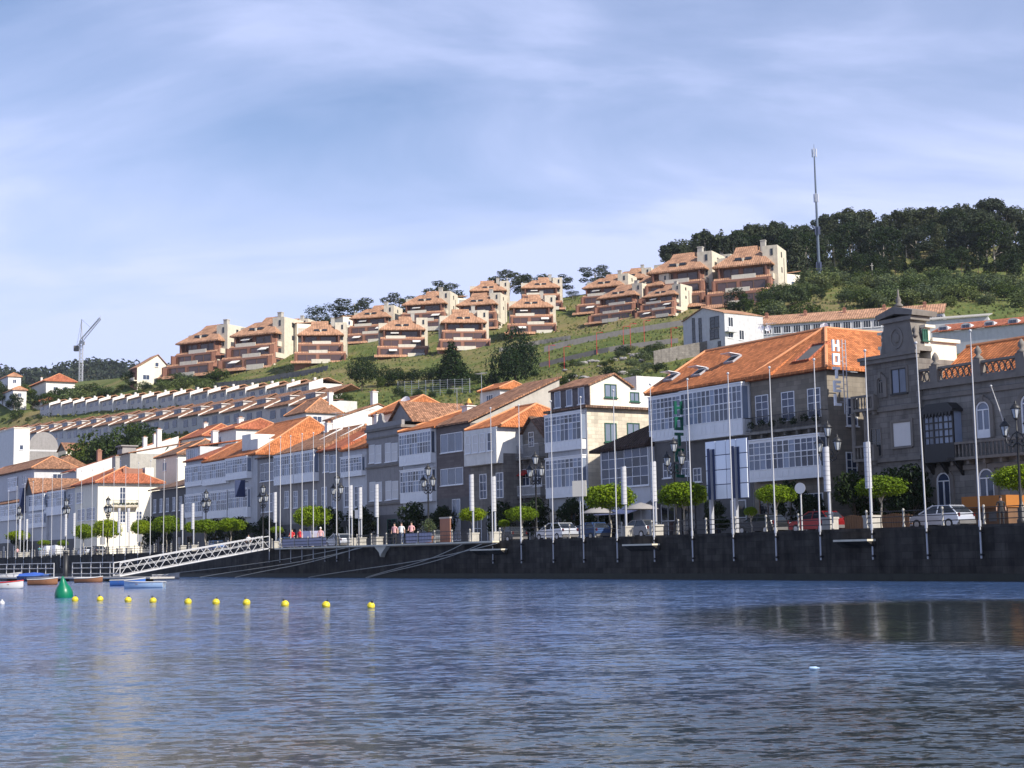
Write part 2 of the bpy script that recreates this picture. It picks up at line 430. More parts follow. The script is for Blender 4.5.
# ------------------------------------------------------------------ waterfront houses
HOUSES = []
class House:
    def __init__(s, name, label, px0, px1, eave, wall, off=16.0, depth=11.0, zg=GZ, cat='house', group='houses along the waterfront'):
        s.off, s.zg = off, zg
        s.u0, za = uz(px0, eave[1], off); s.u1, zb = uz(px1, eave[1], off)
        s.H = uz(eave[0], eave[1], off)[1] - zg
        s.w = s.u1 - s.u0; s.d = depth; s.px = (px0, px1)
        s.root = thing(name, label, cat, W(s.u0, off, zg), QROT, group)
        s.mb = MB(); s.wall = wall
        s.mb.box(0, 0, -.8, s.w, s.d, s.H)
        HOUSES.append(s)
    def done(s, gf=None):
        s.wall_o = s.mb.build('wall', s.wall, s.root)
        if gf:
            b = MB(); b.box(.02, -.03, -.2, s.w - .02, -.002, gf); b.build('ground_floor_shade', 'dark_render', s.root); s.gf = .035  # dark sheet painting the shade over the ground floor
        return s
    gf = 0.0
    # pixel -> local facade coordinates
    def P(s, px, py, proud=0.0):
        u, z = uz(px, py, s.off - proud); return u - s.u0, z - s.zg
    def rect(s, x0, y0, x1, y1, proud=0.0):
        xm, ym = (x0 + x1) / 2, (y0 + y1) / 2
        return s.P(x0, ym, proud)[0], s.P(xm, y1, proud)[1], s.P(x1, ym, proud)[0], s.P(xm, y0, proud)[1]
    def S(s, px, py):
        v, z = oz(px, py, s.u1); return v - s.off, z - s.zg
    def srect(s, x0, y0, x1, y1):
        xm, ym = (x0 + x1) / 2, (y0 + y1) / 2
        return s.S(x0, ym)[0], s.S(xm, y1)[1], s.S(x1, ym)[0], s.S(xm, y0)[1]
    # openings on the facade plane (front) in local metres
    def win(s, r, cols=2, rows=3, frame='joinery', pane='pan', proud=.0, name='window', sill=True, surround=None):
        x0, z0, x1, z1 = r
        y = -proud
        f = MB(); t = .07
        f.box(x0, y - .07, z0, x0 + t, y, z1); f.box(x1 - t, y - .07, z0, x1, y, z1)
        f.box(x0 + t, y - .07, z1 - t, x1 - t, y, z1); f.box(x0 + t, y - .07, z0, x1 - t, y, z0 + t)
        bw = .05
        for i in range(1, cols):
            xx = x0 + (x1 - x0) * i / cols; f.box(xx - bw / 2, y - .06, z0 + t, xx + bw / 2, y - .004, z1 - t)
        for j in range(1, rows):
            zz = z0 + (z1 - z0) * j / rows; f.box(x0 + t, y - .055, zz - bw / 2, x1 - t, y - .008, zz + bw / 2)
        mats = [frame]
        if sill: f.box(x0 - .1, y - .16, z0 - .09, x1 + .1, y - .001, z0 - .003)
        if surround:
            mats.append(surround); g = .16
            f.box(x0 - g, y - .10, z0, x0 - .003, y, z1 + g, 1); f.box(x1 + .003, y - .10, z0, x1 + g, y, z1 + g, 1)
            f.box(x0 - .002, y - .10, z1 + .003, x1 + .002, y, z1 + g, 1)
        o = f.build(name, mats, s.root)
        g = MB()
        for i in range(cols):
            for j in range(rows):
                a, b = x0 + (x1 - x0) * i / cols, x0 + (x1 - x0) * (i + 1) / cols
                c, d = z0 + (z1 - z0) * j / rows, z0 + (z1 - z0) * (j + 1) / rows
                g.poly([(a, y - .02, c), (b, y - .02, c), (b, y - .02, d), (a, y - .02, d)])
        g.build('glass', pane, o)
        return o
    def swin(s, r, cols=2, rows=3, frame='joinery', pane='pan', name='window', x=None):
        """a window on the right hand end wall: r = (v0, z0, v1, z1)"""
        v0, z0, v1, z1 = r; x = s.w if x is None else x; t = .09
        f = MB()
        f.box(x, v0, z0, x + .07, v0 + t, z1); f.box(x, v1 - t, z0, x + .07, v1, z1)
        f.box(x, v0 + t, z1 - t, x + .07, v1 - t, z1); f.box(x, v0 + t, z0, x + .07, v1 - t, z0 + t)
        for i in range(1, cols):
            vv = v0 + (v1 - v0) * i / cols; f.box(x + .004, vv - .035, z0 + t, x + .06, vv + .035, z1 - t)
        for j in range(1, rows):
            zz = z0 + (z1 - z0) * j / rows; f.box(x + .008, v0 + t, zz - .03, x + .055, v1 - t, zz + .03)
        f.box(x + .001, v0 - .1, z0 - .1, x + .16, v1 + .1, z0 - .003)
        o = f.build(name, frame, s.root)
        g = MB(); g.poly([(x + .02, v0, z0), (x + .02, v1, z0), (x + .02, v1, z1), (x + .02, v0, z1)]); g.build('glass', pane, o)
        return o
    def gallery(s, r, cols0, rows=(.28, .36, .36), d=.75, panel='joinery', frame='joinery', pane='curtain', name='glazed_gallery', top=.22, dark=()):
        """projecting glazed balcony (galeria): boarded apron, rows of small panes; r measured on its front plane"""
        x0, z0, x1, z1 = r; cols = int(cols0 * 1.5 + .5)
        f = MB(); bot = z0
        f.box(x0, -d, z1 - top, x1, 0, z1); f.box(x0 - .06, -d - .08, z1, x1 + .06, 0, z1 + .1)     # head and cornice
        f.box(x0, -d, bot - .12, x1, 0, bot)                                                     # floor
        hh = z1 - top - bot; a = rows[0] * hh
        f.box(x0, -d, bot, x1, -d + .08, bot + a)                                            # apron
        f.box(x0, -d + .08, bot, x0 + .08, 0, bot + a); f.box(x1 - .08, -d + .08, bot, x1, 0, bot + a)
        f.box(x0 - .03, -d - .04, bot + a, x1 + .03, -d + .09, bot + a + .07)
        zs = [bot + a + .07]
        for k in rows[1:]: zs.append(zs[-1] + k * hh)
        zs[-1] = z1 - top
        for i in range(cols + 1):
            xx = x0 + (x1 - x0 - .10) * i / cols
            w = .12 if i in (0, cols) else (.10 if i % 3 == 0 else .065)
            f.box(xx, -d - .012, zs[0], xx + w, -d + .07, zs[-1])
        for z in zs[1:-1]: f.box(x0 + .1, -d - .006, z - .04, x1 - .1, -d + .05, z + .04)
        for za, zb in zip(zs, zs[1:]):   # a glazing bar part way up each row
            f.box(x0 + .1, -d - .004, za + (zb - za) * .62, x1 - .1, -d + .05, za + (zb - za) * .62 + .05)
        f.box(x1 - .08, -.1, zs[0], x1, 0, zs[-1]); f.box(x0, -.1, zs[0], x0 + .08, 0, zs[-1])
        # apron mouldings
        for i in range(cols):
            xa = x0 + (x1 - x0) * (i + .15) / cols; xb = x0 + (x1 - x0) * (i + .85) / cols
            f.box(xa, -d - .025, bot + a * .2, xb, -d - .002, bot + a * .8)
        o = f.build(name, panel, s.root)
        g = MB()
        for i in range(cols):
            for j in range(len(zs) - 1):
                a0, b0 = x0 + .05 + (x1 - x0 - .1) * i / cols, x0 + .05 + (x1 - x0 - .1) * (i + 1) / cols
                m = 1 if (int(i / 1.5), j) in dark or random.random() < .07 else 0
                g.poly([(a0, -d + .03, zs[j]), (b0, -d + .03, zs[j]), (b0, -d + .03, zs[j + 1]), (a0, -d + .03, zs[j + 1])], m)
        for xx in (x0 + .03, x1 - .03):
            g.poly([(xx, -d + .03, zs[0]), (xx, -.05, zs[0]), (xx, -.05, zs[-1]), (xx, -d + .03, zs[-1])])
        g.build('glass', [pane, 'pan'], o)
        return o
    def balcony(s, x0, x1, z, d=.8, h=1.0, rail='iron', slab='granite', stonebal=False, pots=False):
        b = MB(); b.box(x0, -d, z - .2, x1, -.002, z)
        n = max(2, int((x1 - x0) / 1.4))
        for i in range(n + 1):
            xx = x0 + .15 + (x1 - x0 - .5) * i / n; b.box(xx, -d * .7, z - .5, xx + .2, -.003, z - .2)
        o = b.build('balcony', slab, s.root)
        r = MB()
        if stonebal:
            k = max(3, int((x1 - x0) / .33))
            for i in range(k + 1):
                xx = x0 + .1 + (x1 - x0 - .2) * i / k
                r.lathe([(.06, 0), (.06, .06), (.035, .12), (.085, .32), (.04, .62), (.06, .74), (.06, h - .16)], (xx, -d + .12, z), 6)
            r.box(x0, -d + .01, z + h - .16, x1, -d + .23, z + h)
            for xx in (x0, x1 - .22): r.box(xx, -d + .012, z, xx + .22, -.006, z + h - .163)
        else:
            k = max(4, int((x1 - x0) / .16))
            for i in range(k + 1):
                xx = x0 + .03 + (x1 - x0 - .06) * i / k; r.box(xx - .012, -d + .03, z, xx + .012, -d + .055, z + h)
            r.box(x0, -d + .02, z + h, x1, -d + .07, z + h + .05); r.box(x0, -d + .02, z + .1, x1, -d + .066, z + .14)
            for xx in (x0 + .01, x1 - .05): r.box(xx, -d + .07, z + h, xx + .04, -.006, z + h + .05)
        r.build('balustrade' if stonebal else 'railing', rail, o)
        if pots:
            for i in range(7):
                p = bpy.data.objects.new('balcony_plant', leaf_mesh('balcony_plant', [(x0 + (x1 - x0) * (i + .5) / 7, -d + .1, z + .55 + .1 * (i % 2), .42, .2, .3)], 110, .13, 'lf_shade', 3 + i)); COL.objects.link(p); p.parent = o
        return o
    def shopfront(s, x0, x1, h=2.9, cols=2, frame='wood', name='door', pane='darkglass'):
        return s.win((x0, .08, x1, h), cols, 2, frame, pane, s.gf, name, False)
    def band(s, z, h=.25, proud=.14, mat='granite', x0=None, x1=None, name='cornice'):
        b = MB(); b.box(-.02 if x0 is None else x0, -proud, z, s.w + proud if x1 is None else x1, s.d * .98 if x1 is None else -.004, z + h)
        return b.build(name, mat, s.root)
    # ---------------- roofs
    def _solid(s, mb, tops, eaves, t=.2):
        for p in tops: mb.poly(p)
        n = len(eaves)
        lo = [(x, y, z - t) for x, y, z in eaves]
        for i in range(n):
            j = (i + 1) % n; mb.poly([lo[i], lo[j], eaves[j], eaves[i]])
        mb.poly(lo[::-1])
    def caps(s, mb, lines, r=.14):
        for a, b in lines:
            mb.tube([(a[0], a[1], a[2] + .02), (b[0], b[1], b[2] + .02)], r, 6, 1, True, False)
    def hip(s, rise, xi0, xi1, mat='tile', ov=.5, ry=.5, z=None, x0=None, x1=None, y0=None, y1=None, parent=None, name='roof'):
        z = s.H if z is None else z
        x0 = -ov * .3 if x0 is None else x0; x1 = s.w + ov if x1 is None else x1
        y0 = -ov if y0 is None else y0; y1 = s.d + ov if y1 is None else y1
        a, b, c, d = (x0, y0, z + .2), (x1, y0, z + .2), (x1, y1, z + .2), (x0, y1, z + .2)
        e, f = (x0 + xi0, y0 + (y1 - y0) * ry, z + .2 + rise), (x1 - xi1, y0 + (y1 - y0) * ry, z + .2 + rise)
        mb = MB()
        tops = [[a, b, f, e], [c, d, e, f]]
        tops.append([b, c, f]); tops.append([d, a, e])
        s._solid(mb, tops, [a, b, c, d])
        ln = [(e, f)]
        if xi0 > .3: ln += [(a, e), (d, e)]
        if xi1 > .3: ln += [(b, f), (c, f)]
        s.caps(mb, ln)
        s.rf = (a, b, e, f)
        return mb.build(name, [mat, 'ridge'], parent or s.root)
    def mono(s, rise, mat='tile4', ov=.4, x0=None, x1=None, y0=None, y1=None, z=None, t=.2, name='roof'):
        z = s.H if z is None else z
        x0 = -.05 if x0 is None else x0; x1 = s.w + .12 if x1 is None else x1
        y0 = -ov if y0 is None else y0; y1 = s.d if y1 is None else y1
        a, b, c, d = (x0, y0, z + .2), (x1, y0, z + .2), (x1, y1, z + .2 + rise), (x0, y1, z + .2 + rise)
        mb = MB(); mb.poly([a, b, c, d])
        lo = [(p[0], p[1], p[2] - t) for p in (a, b, c, d)]
        q = [a, b, c, d]
        for i in range(4):
            j = (i + 1) % 4; mb.poly([lo[i], lo[j], q[j], q[i]])
        mb.poly(lo[::-1])
        return mb.build(name, [mat, 'ridge'], s.root)
    def gable_front(s, rise, x0, x1, z, y0=-.02, y1=None, mat='tile4', wall=None, ov=.3):
        """roof whose ridge runs back from a gable on the facade; also fills the gable wall"""
        y1 = s.d if y1 is None else y1; xm = (x0 + x1) / 2
        g = MB(); g.prism([(x0, z), (x1, z), (xm, z + rise)], 'y', y0, y1); go = g.build('gable', wall or s.wall, s.root)
        mb = MB(); k = rise / (xm - x0); t = .16
        for sx, xe in ((-1, x0), (1, x1)):
            e = xe + sx * ov; ze = z - k * ov
            mb.add([(e, y0 - .35, ze + .02), (xm, y0 - .35, z + rise + .02), (xm, y1, z + rise + .02), (e, y1, ze + .02),
                    (e, y0 - .35, ze + .02 + t), (xm, y0 - .35, z + rise + .02 + t), (xm, y1, z + rise + .02 + t), (e, y1, ze + .02 + t)],
                   [(0, 1, 2, 3), (4, 7, 6, 5), (0, 4, 5, 1), (2, 6, 7, 3), (0, 3, 7, 4), (1, 5, 6, 2)])
        return mb.build('roof', mat, s.root)
    def chimney(s, x, y, z, w=.7, h=1.6, mat='limewash', parent=None, cap='tile3'):
        b = MB(); b.box(x - w / 2, y - w / 2, z - 1.2, x + w / 2, y + w / 2, z + h)
        b.box(x - w * .62, y - w * .62, z + h, x + w * .62, y + w * .62, z + h + .12)
        b.box(x - w * .3, y - w * .3, z + h + .12, x + w * .3, y + w * .3, z + h + .4, 1)
        return b.build('chimney', [mat, cap], parent or s.root)
    def skylight(s, px, py, w=1.4, l=1.5, open_=True, gm='mirror', fm='grey_metal'):
        """roof window lying on the front slope, found where the ray meets that slope"""
        a, b, e, f = s.rf
        n = Vector((0, e[2] - a[2], -(e[1] - a[1]))).normalized() * -1   # slope normal (local)
        d = ray(px, py); o = CAM - W(s.u0, s.off, s.zg)
        dl = Vector((d.x * EX.x + d.y * EX.y, d.x * EY.x + d.y * EY.y, d.z)); ol = Vector((o.x * EX.x + o.y * EX.y, o.x * EY.x + o.y * EY.y, o.z))
        t = (Vector(a) - ol).dot(n) / dl.dot(n); c = ol + dl * t
        sl = Vector((0, e[1] - a[1], e[2] - a[2])).normalized(); ex = Vector((1, 0, 0)); n = ex.cross(sl)
        fr = MB(); gl = MB()
        def pt(i, j, k): return c + ex * i + sl * j + n * k
        def slab(mb, i0, i1, j0, j1, k0, k1):
            vs = [pt(i, j, k) for k in (k0, k1) for (i, j) in ((i0, j0), (i1, j0), (i1, j1), (i0, j1))]
            mb.add(vs, [(0, 3, 2, 1), (4, 5, 6, 7), (0, 1, 5, 4), (1, 2, 6, 5), (2, 3, 7, 6), (3, 0, 4, 7)])
        h, l2 = w / 2, l / 2
        slab(fr, -h, -h + .12, -l2, l2, -.05, .16); slab(fr, h - .12, h, -l2, l2, -.05, .16)
        slab(fr, -h + .12, h - .12, -l2, -l2 + .12, -.05, .16); slab(fr, -h + .12, h - .12, l2 - .12, l2, -.05, .16)
        ob = fr.build('skylight', fm, s.root)
        if open_:   # sash tipped up on its top hinge, dark opening under it
            up = (sl * -.80 + n * .6).normalized()
            hinge = c + sl * (l2 - .1) + n * .18
            gl.add([hinge + ex * -h, hinge + ex * h, hinge + ex * h + up * l, hinge + ex * -h + up * l,
                    hinge + ex * -h + n * .06, hinge + ex * h + n * .06, hinge + ex * h + up * l + n * .06, hinge + ex * -h + up * l + n * .06],
                   [(0, 1, 2, 3), (7, 6, 5, 4), (0, 4, 5, 1), (1, 5, 6, 2), (2, 6, 7, 3), (3, 7, 4, 0)])
            gl.build('sash', 'mirror', ob)
        dk = MB(); dk.poly([pt(-h + .1, -l2 + .1, .03), pt(h - .1, -l2 + .1, .03), pt(h - .1, l2 - .1, .03), pt(-h + .1, l2 - .1, .03)])
        dk.build('glass', 'darkglass' if open_ else gm, ob)
        return ob
def antenna(s, x, y, z, h=2.2, a=.4):
    m = MB(); m.tube([(x, y, z - .6), (x, y, z + h)], .03, 5); c, d = math.cos(a), math.sin(a)
    m.tube([(x - .8 * c, y - .8 * d, z + h - .1), (x + .8 * c, y + .8 * d, z + h - .1)], .02, 4)
    for k in range(7):
        q = -.7 + k * .23; m.tube([(x + q * c + .35 * d, y + q * d - .35 * c, z + h - .1), (x + q * c - .35 * d, y + q * d + .35 * c, z + h - .1)], .012, 4)
    return m.build('antenna', 'grey_metal', s.root)
House.antenna = antenna
def arch_pts(x0, x1, z0, z1, n=10):
    r = (x1 - x0) / 2; xm = (x0 + x1) / 2
    return [(x0, z0), (x1, z0)] + [(xm + r * math.cos(math.pi * i / n), z1 - r + r * math.sin(math.pi * i / n)) for i in range(n + 1)]
def arched(s, r, frame='joinery', pane='curtain', surround='carved', name='window'):
    x0, z0, x1, z1 = r; f = MB(); n = 10
    def ring(a0, a1, b0, b1, y0, y1, m):   # arch band between two outlines
        O = arch_pts(a0, a1, z0, b1, n)[1:]; I = arch_pts(b0, x1 - (b0 - x0), z0, z1, n)[1:]
    R_ = (x1 - x0) / 2; xm = (x0 + x1) / 2; zc = z1 - R_
    def band(ri, ro, y0, y1, m):
        pi = [(xm + ri, z0)] + [(xm + ri * math.cos(math.pi * i / n), zc + ri * math.sin(math.pi * i / n)) for i in range(n + 1)] + [(xm - ri, z0)]
        po = [(xm + ro, z0)] + [(xm + ro * math.cos(math.pi * i / n), zc + ro * math.sin(math.pi * i / n)) for i in range(n + 1)] + [(xm - ro, z0)]
        for i in range(len(pi) - 1):
            a, b, c, d = pi[i], po[i], po[i + 1], pi[i + 1]
            vs = [(p[0], y, p[1]) for y in (y0, y1) for p in (a, b, c, d)]
            f.add(vs, [(0, 1, 2, 3), (7, 6, 5, 4), (1, 5, 6, 2), (3, 7, 4, 0)], m)
    band(R_, R_ + .3, -.16, -.002, 1)
    band(R_ - .12, R_ - .003, -.09, -.002, 0)
    f.box(xm - .05, -.085, z0, xm + .05, -.01, zc); f.box(x0 + .12, -.08, zc - .04, x1 - .12, -.012, zc + .04)
    f.box(x0 + .12, -.08, z0, x1 - .12, -.013, z0 + (zc - z0) * .3)
    f.box(xm - .14, -.2, z1 - .03, xm + .14, -.004, z1 + .42, 1)
    o = f.build(name, [frame, surround], s.root)
    g = MB(); g.add([(p[0], -.03, p[1]) for p in arch_pts(x0, x1, z0, z1, n)], [list(range(n + 3))]); g.build('glass', pane, o)
    return o
def dish(s, px, py, off, r, parent):
    u, z = uz(px, py, off); x, y, zz = u - s.u0, off - s.off, z - s.zg
    mb = MB(); nrm = Vector((.35, -.9, .3)).normalized(); a = nrm.cross(Vector((0, 0, 1))).normalized(); b = nrm.cross(a)
    c = Vector((x, y, zz)); n = 14; vs = [c - nrm * r * .22]; fs = []
    for j in (1, 2, 3):
        for k in range(n):
            t = 2 * math.pi * k / n; vs.append(c + (a * math.cos(t) + b * math.sin(t)) * r * j / 3 - nrm * r * .22 * (1 - (j / 3) ** 2))
    for k in range(n):
        fs.append((0, 1 + k, 1 + (k + 1) % n))
        for j in range(2): fs.append((1 + j * n + k, 1 + (j + 1) * n + k, 1 + (j + 1) * n + (k + 1) % n, 1 + j * n + (k + 1) % n))
    mb.add(vs, fs, 0, True)
    mb.tube([c - nrm * r * .2, c - nrm * r * .3 + Vector((0, .1, -r * 1.4))], .05, 6)
    mb.tube([c - b * r * .9, c + nrm * r * .8], .025, 5)
    return mb.build('satellite_dish', 'joinery', parent)

def build_waterfront():
    # ---- B1 stone palace at the right edge
    s = House('stone_mansion', 'long granite mansion with stone roof balustrade and orange tiled roof at the right edge', 918, 1090, (975, 383), 'granite', depth=14, cat='mansion')
    s.done()
    zc = s.H
    s.band(zc, .35, .35, 'carved'); s.band(zc - .75, .3, .12, 'carved', name='frieze')
    b = MB()   # pierced stone balustrade with finials
    z0 = zc + .35
    b.box(-.1, -.25, z0, s.w, .15, z0 + .18); b.box(-.1, -.25, z0 + .95, s.w, .15, z0 + 1.12)
    k = int(s.w / .5)
    for i in range(k):
        x = .15 + i * s.w / k
        for sg in (1, -1):
            pts = [(x + .24 + sg * .22 * math.cos(t), -.05, z0 + .56 + .36 * math.sin(t)) for t in [math.pi * (.5 + j / 4) for j in range(5)]]
            b.tube(pts, .06, 5)
    for px in (936, 979, 1023, 1066):
        x = s.P(px, 365)[0]
        b.box(x - .35, -.34, z0 + .003, x + .35, .24, z0 + 1.25); b.lathe([(.3, 0), (.34, .12), (.12, .3), (.26, .5), (.2, .72), (.05, .95)], (x, -.05, z0 + 1.25), 8)
    b.build('roof_balustrade', 'carved', s.root)
    s.hip(3.1, 0.0, 4.4, 'tile', .5, .5, z=zc + .2, x0=.05, x1=s.w, y0=.7, y1=10.0)
    # dark iron and glass bay
    r = s.rect(923, 399, 953, 445, .9)
    f = MB(); x0, z0, x1, z1 = r; d = .9
    f.box(x0 - .15, -d - .2, z1 - .95, x1 + .15, 0, z1 - .75); f.prism([(x0 - .15, z1 - .75), (x1 + .15, z1 - .75), (x1 - .4, z1 - .3), (x0 + .4, z1 - .3)], 'y', -d - .1, 0)
    for i in range(9): f.prism([(x0 + (x1 - x0) * i / 9, z1 - .95), (x0 + (x1 - x0) * (i + 1) / 9, z1 - .95), (x0 + (x1 - x0) * (i + .5) / 9, z1 - 1.3)], 'y', -d - .18, -d - .1)
    for i in range(4):
        x = x0 + (x1 - x0 - .12) * i / 3; f.box(x, -d, z0, x + .12, -d + .12, z1 - .95)
    for i in range(7):
        x = x0 + (x1 - x0 - .05) * i / 6; f.box(x, -d + .02, z0, x + .05, -d + .08, z1 - .951)
    for j in range(5):
        z = z0 + (z1 - z0 - 1.2) * j / 4; f.box(x0, -d - .006, z, x1, -d + .1, z + .1)
    f.box(x0, -d, z0 - 1.2, x1, 0, z0 - .9); f.box(x0, -d, z0 - .9, x1, -d + .05, z0)
    for k_ in range(3):
        x = x0 + (x1 - x0 - .2) * k_ / 2; f.prism([(-.0, z0 - 1.2), (-.0, z0 - 2.2), (-d, z0 - 1.2)], 'x', x, x + .2)
    o = f.build('glazed_bay', 'iron', s.root)
    g = MB()
    for i in range(6): g.poly([(x0 + (x1 - x0) * i / 6, -d + .06, z0), (x0 + (x1 - x0) * (i + 1) / 6, -d + .06, z0), (x0 + (x1 - x0) * (i + 1) / 6, -d + .06, z1 - .95), (x0 + (x1 - x0) * i / 6, -d + .06, z1 - .95)])
    g.poly([(x1 - .03, -d + .06, z0), (x1 - .03, 0, z0), (x1 - .03, 0, z1 - .95), (x1 - .03, -d + .06, z1 - .95)])
    g.build('glass', 'curtain', o)
    for a in ((977, 401, 991, 438), (1022, 394, 1037, 433)): arched(s, s.rect(*a))
    xb = s.P(954.5, 450)[0]; zb = s.P(985, 456)[1]
    s.balcony(xb, s.w - 1, zb, .9, 1.05, 'carved', 'carved', True)
    s.band(zb - .85, .3, .15, 'carved', name='string_course')
    for a in ((938, 472, 952, 524), (980, 468, 996, 521), (1027, 464, 1044, 518)): arched(s, s.rect(*a), name='door', pane='pan')
    s.win(s.rect(921, 489, 927, 524), 1, 2, 'blue', 'darkglass', name='door', sill=False)
    for px, nm in ((915.5, 'blue'), (919.5, 'grey_metal')):
        x = s.P(px, 420)[0]; p = MB(); p.tube([(x, -.16, 0), (x, -.16, zc + .3)], .09, 8); p.build('downpipe', nm, s.root)
    # inclined flagstaff on the balcony
    x, z = s.P(1008, 437, 1.0); xa, za = s.P(991, 386, 2.2)
    fs = MB(); fs.tube([(x, -.9, z), (xa, -2.2, za)], [.055, .03], 6); fs.ball((xa, -2.2, za), .08); fs.build('flagstaff', 'pole_white', s.root)
    # ---- B2 narrow stone house with the scrolled gable
    s = House('gabled_stone_house', 'tall narrow granite house with carved scrolled gable and medallion, beside the mansion', 853, 917.3, (890, 362), 'granite2', off=15.6, depth=13)
    s.mb = MB()
    xL = s.P(868.5, 440)[0]; zf1 = s.P(868, 409)[1]; zf2 = s.P(868, 459)[1]
    s.mb.box(xL, 0, -.8, s.w, s.d, s.H); s.mb.box(0, 3.0, -.8, xL - .002, s.d, zf1 + .2)
    s.done()
    s.band(s.H, .3, .35, 'carved', xL - .2, s.w + .2); s.band(s.H + .3, .25, .5, 'carved', xL - .3, s.w + .3, name='cornice_top')
    g = MB()
    gx0, gz0, gx1, gz1 = s.rect(883, 322, 912, 356, .1)
    c = (gx0 + gx1) / 2; hw = (gx1 - gx0) / 2; zt = s.H + .55
    g.prism([(c - hw * 1.25, zt), (c + hw * 1.25, zt), (c + hw * 1.05, zt + 1.1), (c + hw * .9, gz1), (c - hw * .9, gz1), (c - hw * 1.05, zt + 1.1)], 'y', -.1, 1.6)
    g.box(c - hw * 1.1, -.3, gz1, c + hw * 1.1, 1.7, gz1 + .3)
    ap = s.P(897, 306, .3)[1]
    for sg in (1, -1):
        g.prism([(c, ap), (c, ap - .55), (c + sg * hw * 1.25, gz1 + .3), (c + sg * hw * 1.3, gz1 + .65)], 'y', -.4, 2.2)
    g.prism([(c - hw, gz1 + .3), (c + hw, gz1 + .3), (c, ap - .6)], 'y', .3, 2.0)
    g.lathe([(.3, 0), (.32, .15), (.14, .3), (.22, .5), (.08, .8), (.05, 1.3)], (c, .2, ap), 8)
    for sg in (1, -1): g.lathe([(.16, 0), (.2, .15), (.08, .35), (.16, .55), (.03, .8)], (c + sg * hw * 1.1, .1, zt + 1.0), 8)
    go = g.build('scrolled_gable', 'carved', s.root)
    md = MB(); mx, mz = s.P(896.5, 338, .1); n = 16
    for i in range(n):
        t0, t1 = 2 * math.pi * i / n, 2 * math.pi * (i + 1) / n
        pp = [(mx + .62 * math.cos(t) * q, mz + .8 * math.sin(t) * q) for t, q in ((t0, .78), (t0, 1), (t1, 1), (t1, .78))]
        md.prism(pp, 'y', -.17, -.101)
    md.ball((mx, -.12, mz), .3, .08, .4); md.build('medallion', 'carved', go)
    s.win(s.rect(892, 368.5, 907, 393.5), 2, 1, 'iron', 'curtain', surround='carved')
    arched(s, s.rect(878.5, 378, 884.5, 398), 'carved', 'darkglass')
    s.win(s.rect(893, 421.5, 912, 447), 1, 1, 'carved', 'blind', surround='carved')
    s.balcony(.1, xL + 1.2, zf1, .55, 1.0, 'carved', 'carved', True)
    s.balcony(.1, xL + 1.0, zf2, .55, 1.0, 'carved', 'carved', True)
    for px in (853.6, 866): 
        x = s.P(px, 440)[0]; p = MB(); p.lathe([(.22, 0), (.24, .1), (.17, .2), (.15, zf1 - zf2 - .6), (.26, zf1 - zf2 - .25)], (x + .25, -.2, zf2), 10); p.build('column', 'carved', s.root)
    s.win(s.rect(871, 428, 882, 457), 2, 2, 'carved', 'darkglass', sill=False, name='door')
    s.band(zf1 - .35, .3, .2, 'carved', xL, s.w + .02, name='string_course'); s.band(zf2 - .35, .3, .2, 'carved', xL, s.w + .02, name='string_course')
    for a in ((874, 486, 886, 530), (896, 484, 909, 529)): arched(s, s.rect(*a), 'wood', 'darkglass', name='door')
    # plastered attic block behind the gable, green shutter, dish
    at = MB(); v0, z0 = s.S(914, 362); v1 = s.S(931, 340)[0]
    ztop = s.S(920, 327)[1]
    at.box(s.w - 4.2, .9, s.H + .55, s.w - .05, v1, ztop); at.box(s.w - 4.5, .8, ztop, s.w + .2, v1 + .3, ztop + .2)
    v2 = s.S(957, 345)[0]; z2 = s.S(940, 342)[1]
    at.box(s.w - 5, v1 + .003, s.H - 3.5, s.w - .08, v2, z2); at.box(s.w - 5.2, v1 + .01, z2, s.w + .15, v2 + .2, z2 + .25)
    ao = at.build('attic_block', 'cream2', s.root)
    vv = s.srect(922.5, 329, 928, 340.5)
    w_ = s.swin(vv, 2, 1, 'green_frame', 'green_frame', x=s.w - .05, name='shutter')
    dish(s, 921, 319, s.off + 3.5, .5, ao)
    # ---- B3 stone hotel
    s = House('stone_hotel', 'tan stone hotel with hipped orange tile roof, flowery balcony and white glazed gallery', 750, 826.5, (820, 371), 'hotel_stone', depth=12, cat='hotel')
    s.done()
    # L shaped roof: one ridge along the front, one running back over the right hand wing
    zr, r_, x1, y0, k = s.H + .2, 4.2, s.w + .5, -.5, 6.0
    rb = MB(); A, B, C = (-.1, y0, zr), (x1, y0, zr), (x1, 16, zr)
    AP, LT, BK = (x1 - k, y0 + k, zr + r_), (3.0, y0 + k, zr + r_), (x1 - k, 16, zr + r_)
    I, D, Bi = (x1 - 2 * k, y0 + 2 * k, zr), (-.1, y0 + 2 * k, zr), (x1 - 2 * k, 16, zr)
    s._solid(rb, [[A, B, AP, LT], [B, C, BK, AP], [LT, AP, I, D], [AP, BK, Bi, I], [A, LT, D], [C, Bi, BK]], [A, B, C, Bi, I, D])
    s.caps(rb, [(LT, AP), (AP, BK), (B, AP), (A, LT)]); rf_o = rb.build('roof', ['tile', 'ridge'], s.root); s.rf = (A, B, LT, AP)
    wg = MB(); wg.box(max(.5, s.w - 2 * k + .6), 12.003, -.8, s.w, 15.6, s.H); wg.build('rear_wing', 'hotel_stone', s.root)
    # right hand wing further back carries its own roof
    for a in ((756, 395, 769, 424), (782, 391.5, 795, 421), (808, 388, 821, 417.5)): s.win(s.rect(*a), 2, 4, 'joinery', 'pan', name='french_window', sill=False)
    zb = s.P(790, 429)[1]
    s.balcony(.1, s.w - .05, zb, .8, 1.15, 'iron', 'granite', pots=True)
    x0, z0, x1, z1 = s.rect(752, 432, 826, 478, .7)
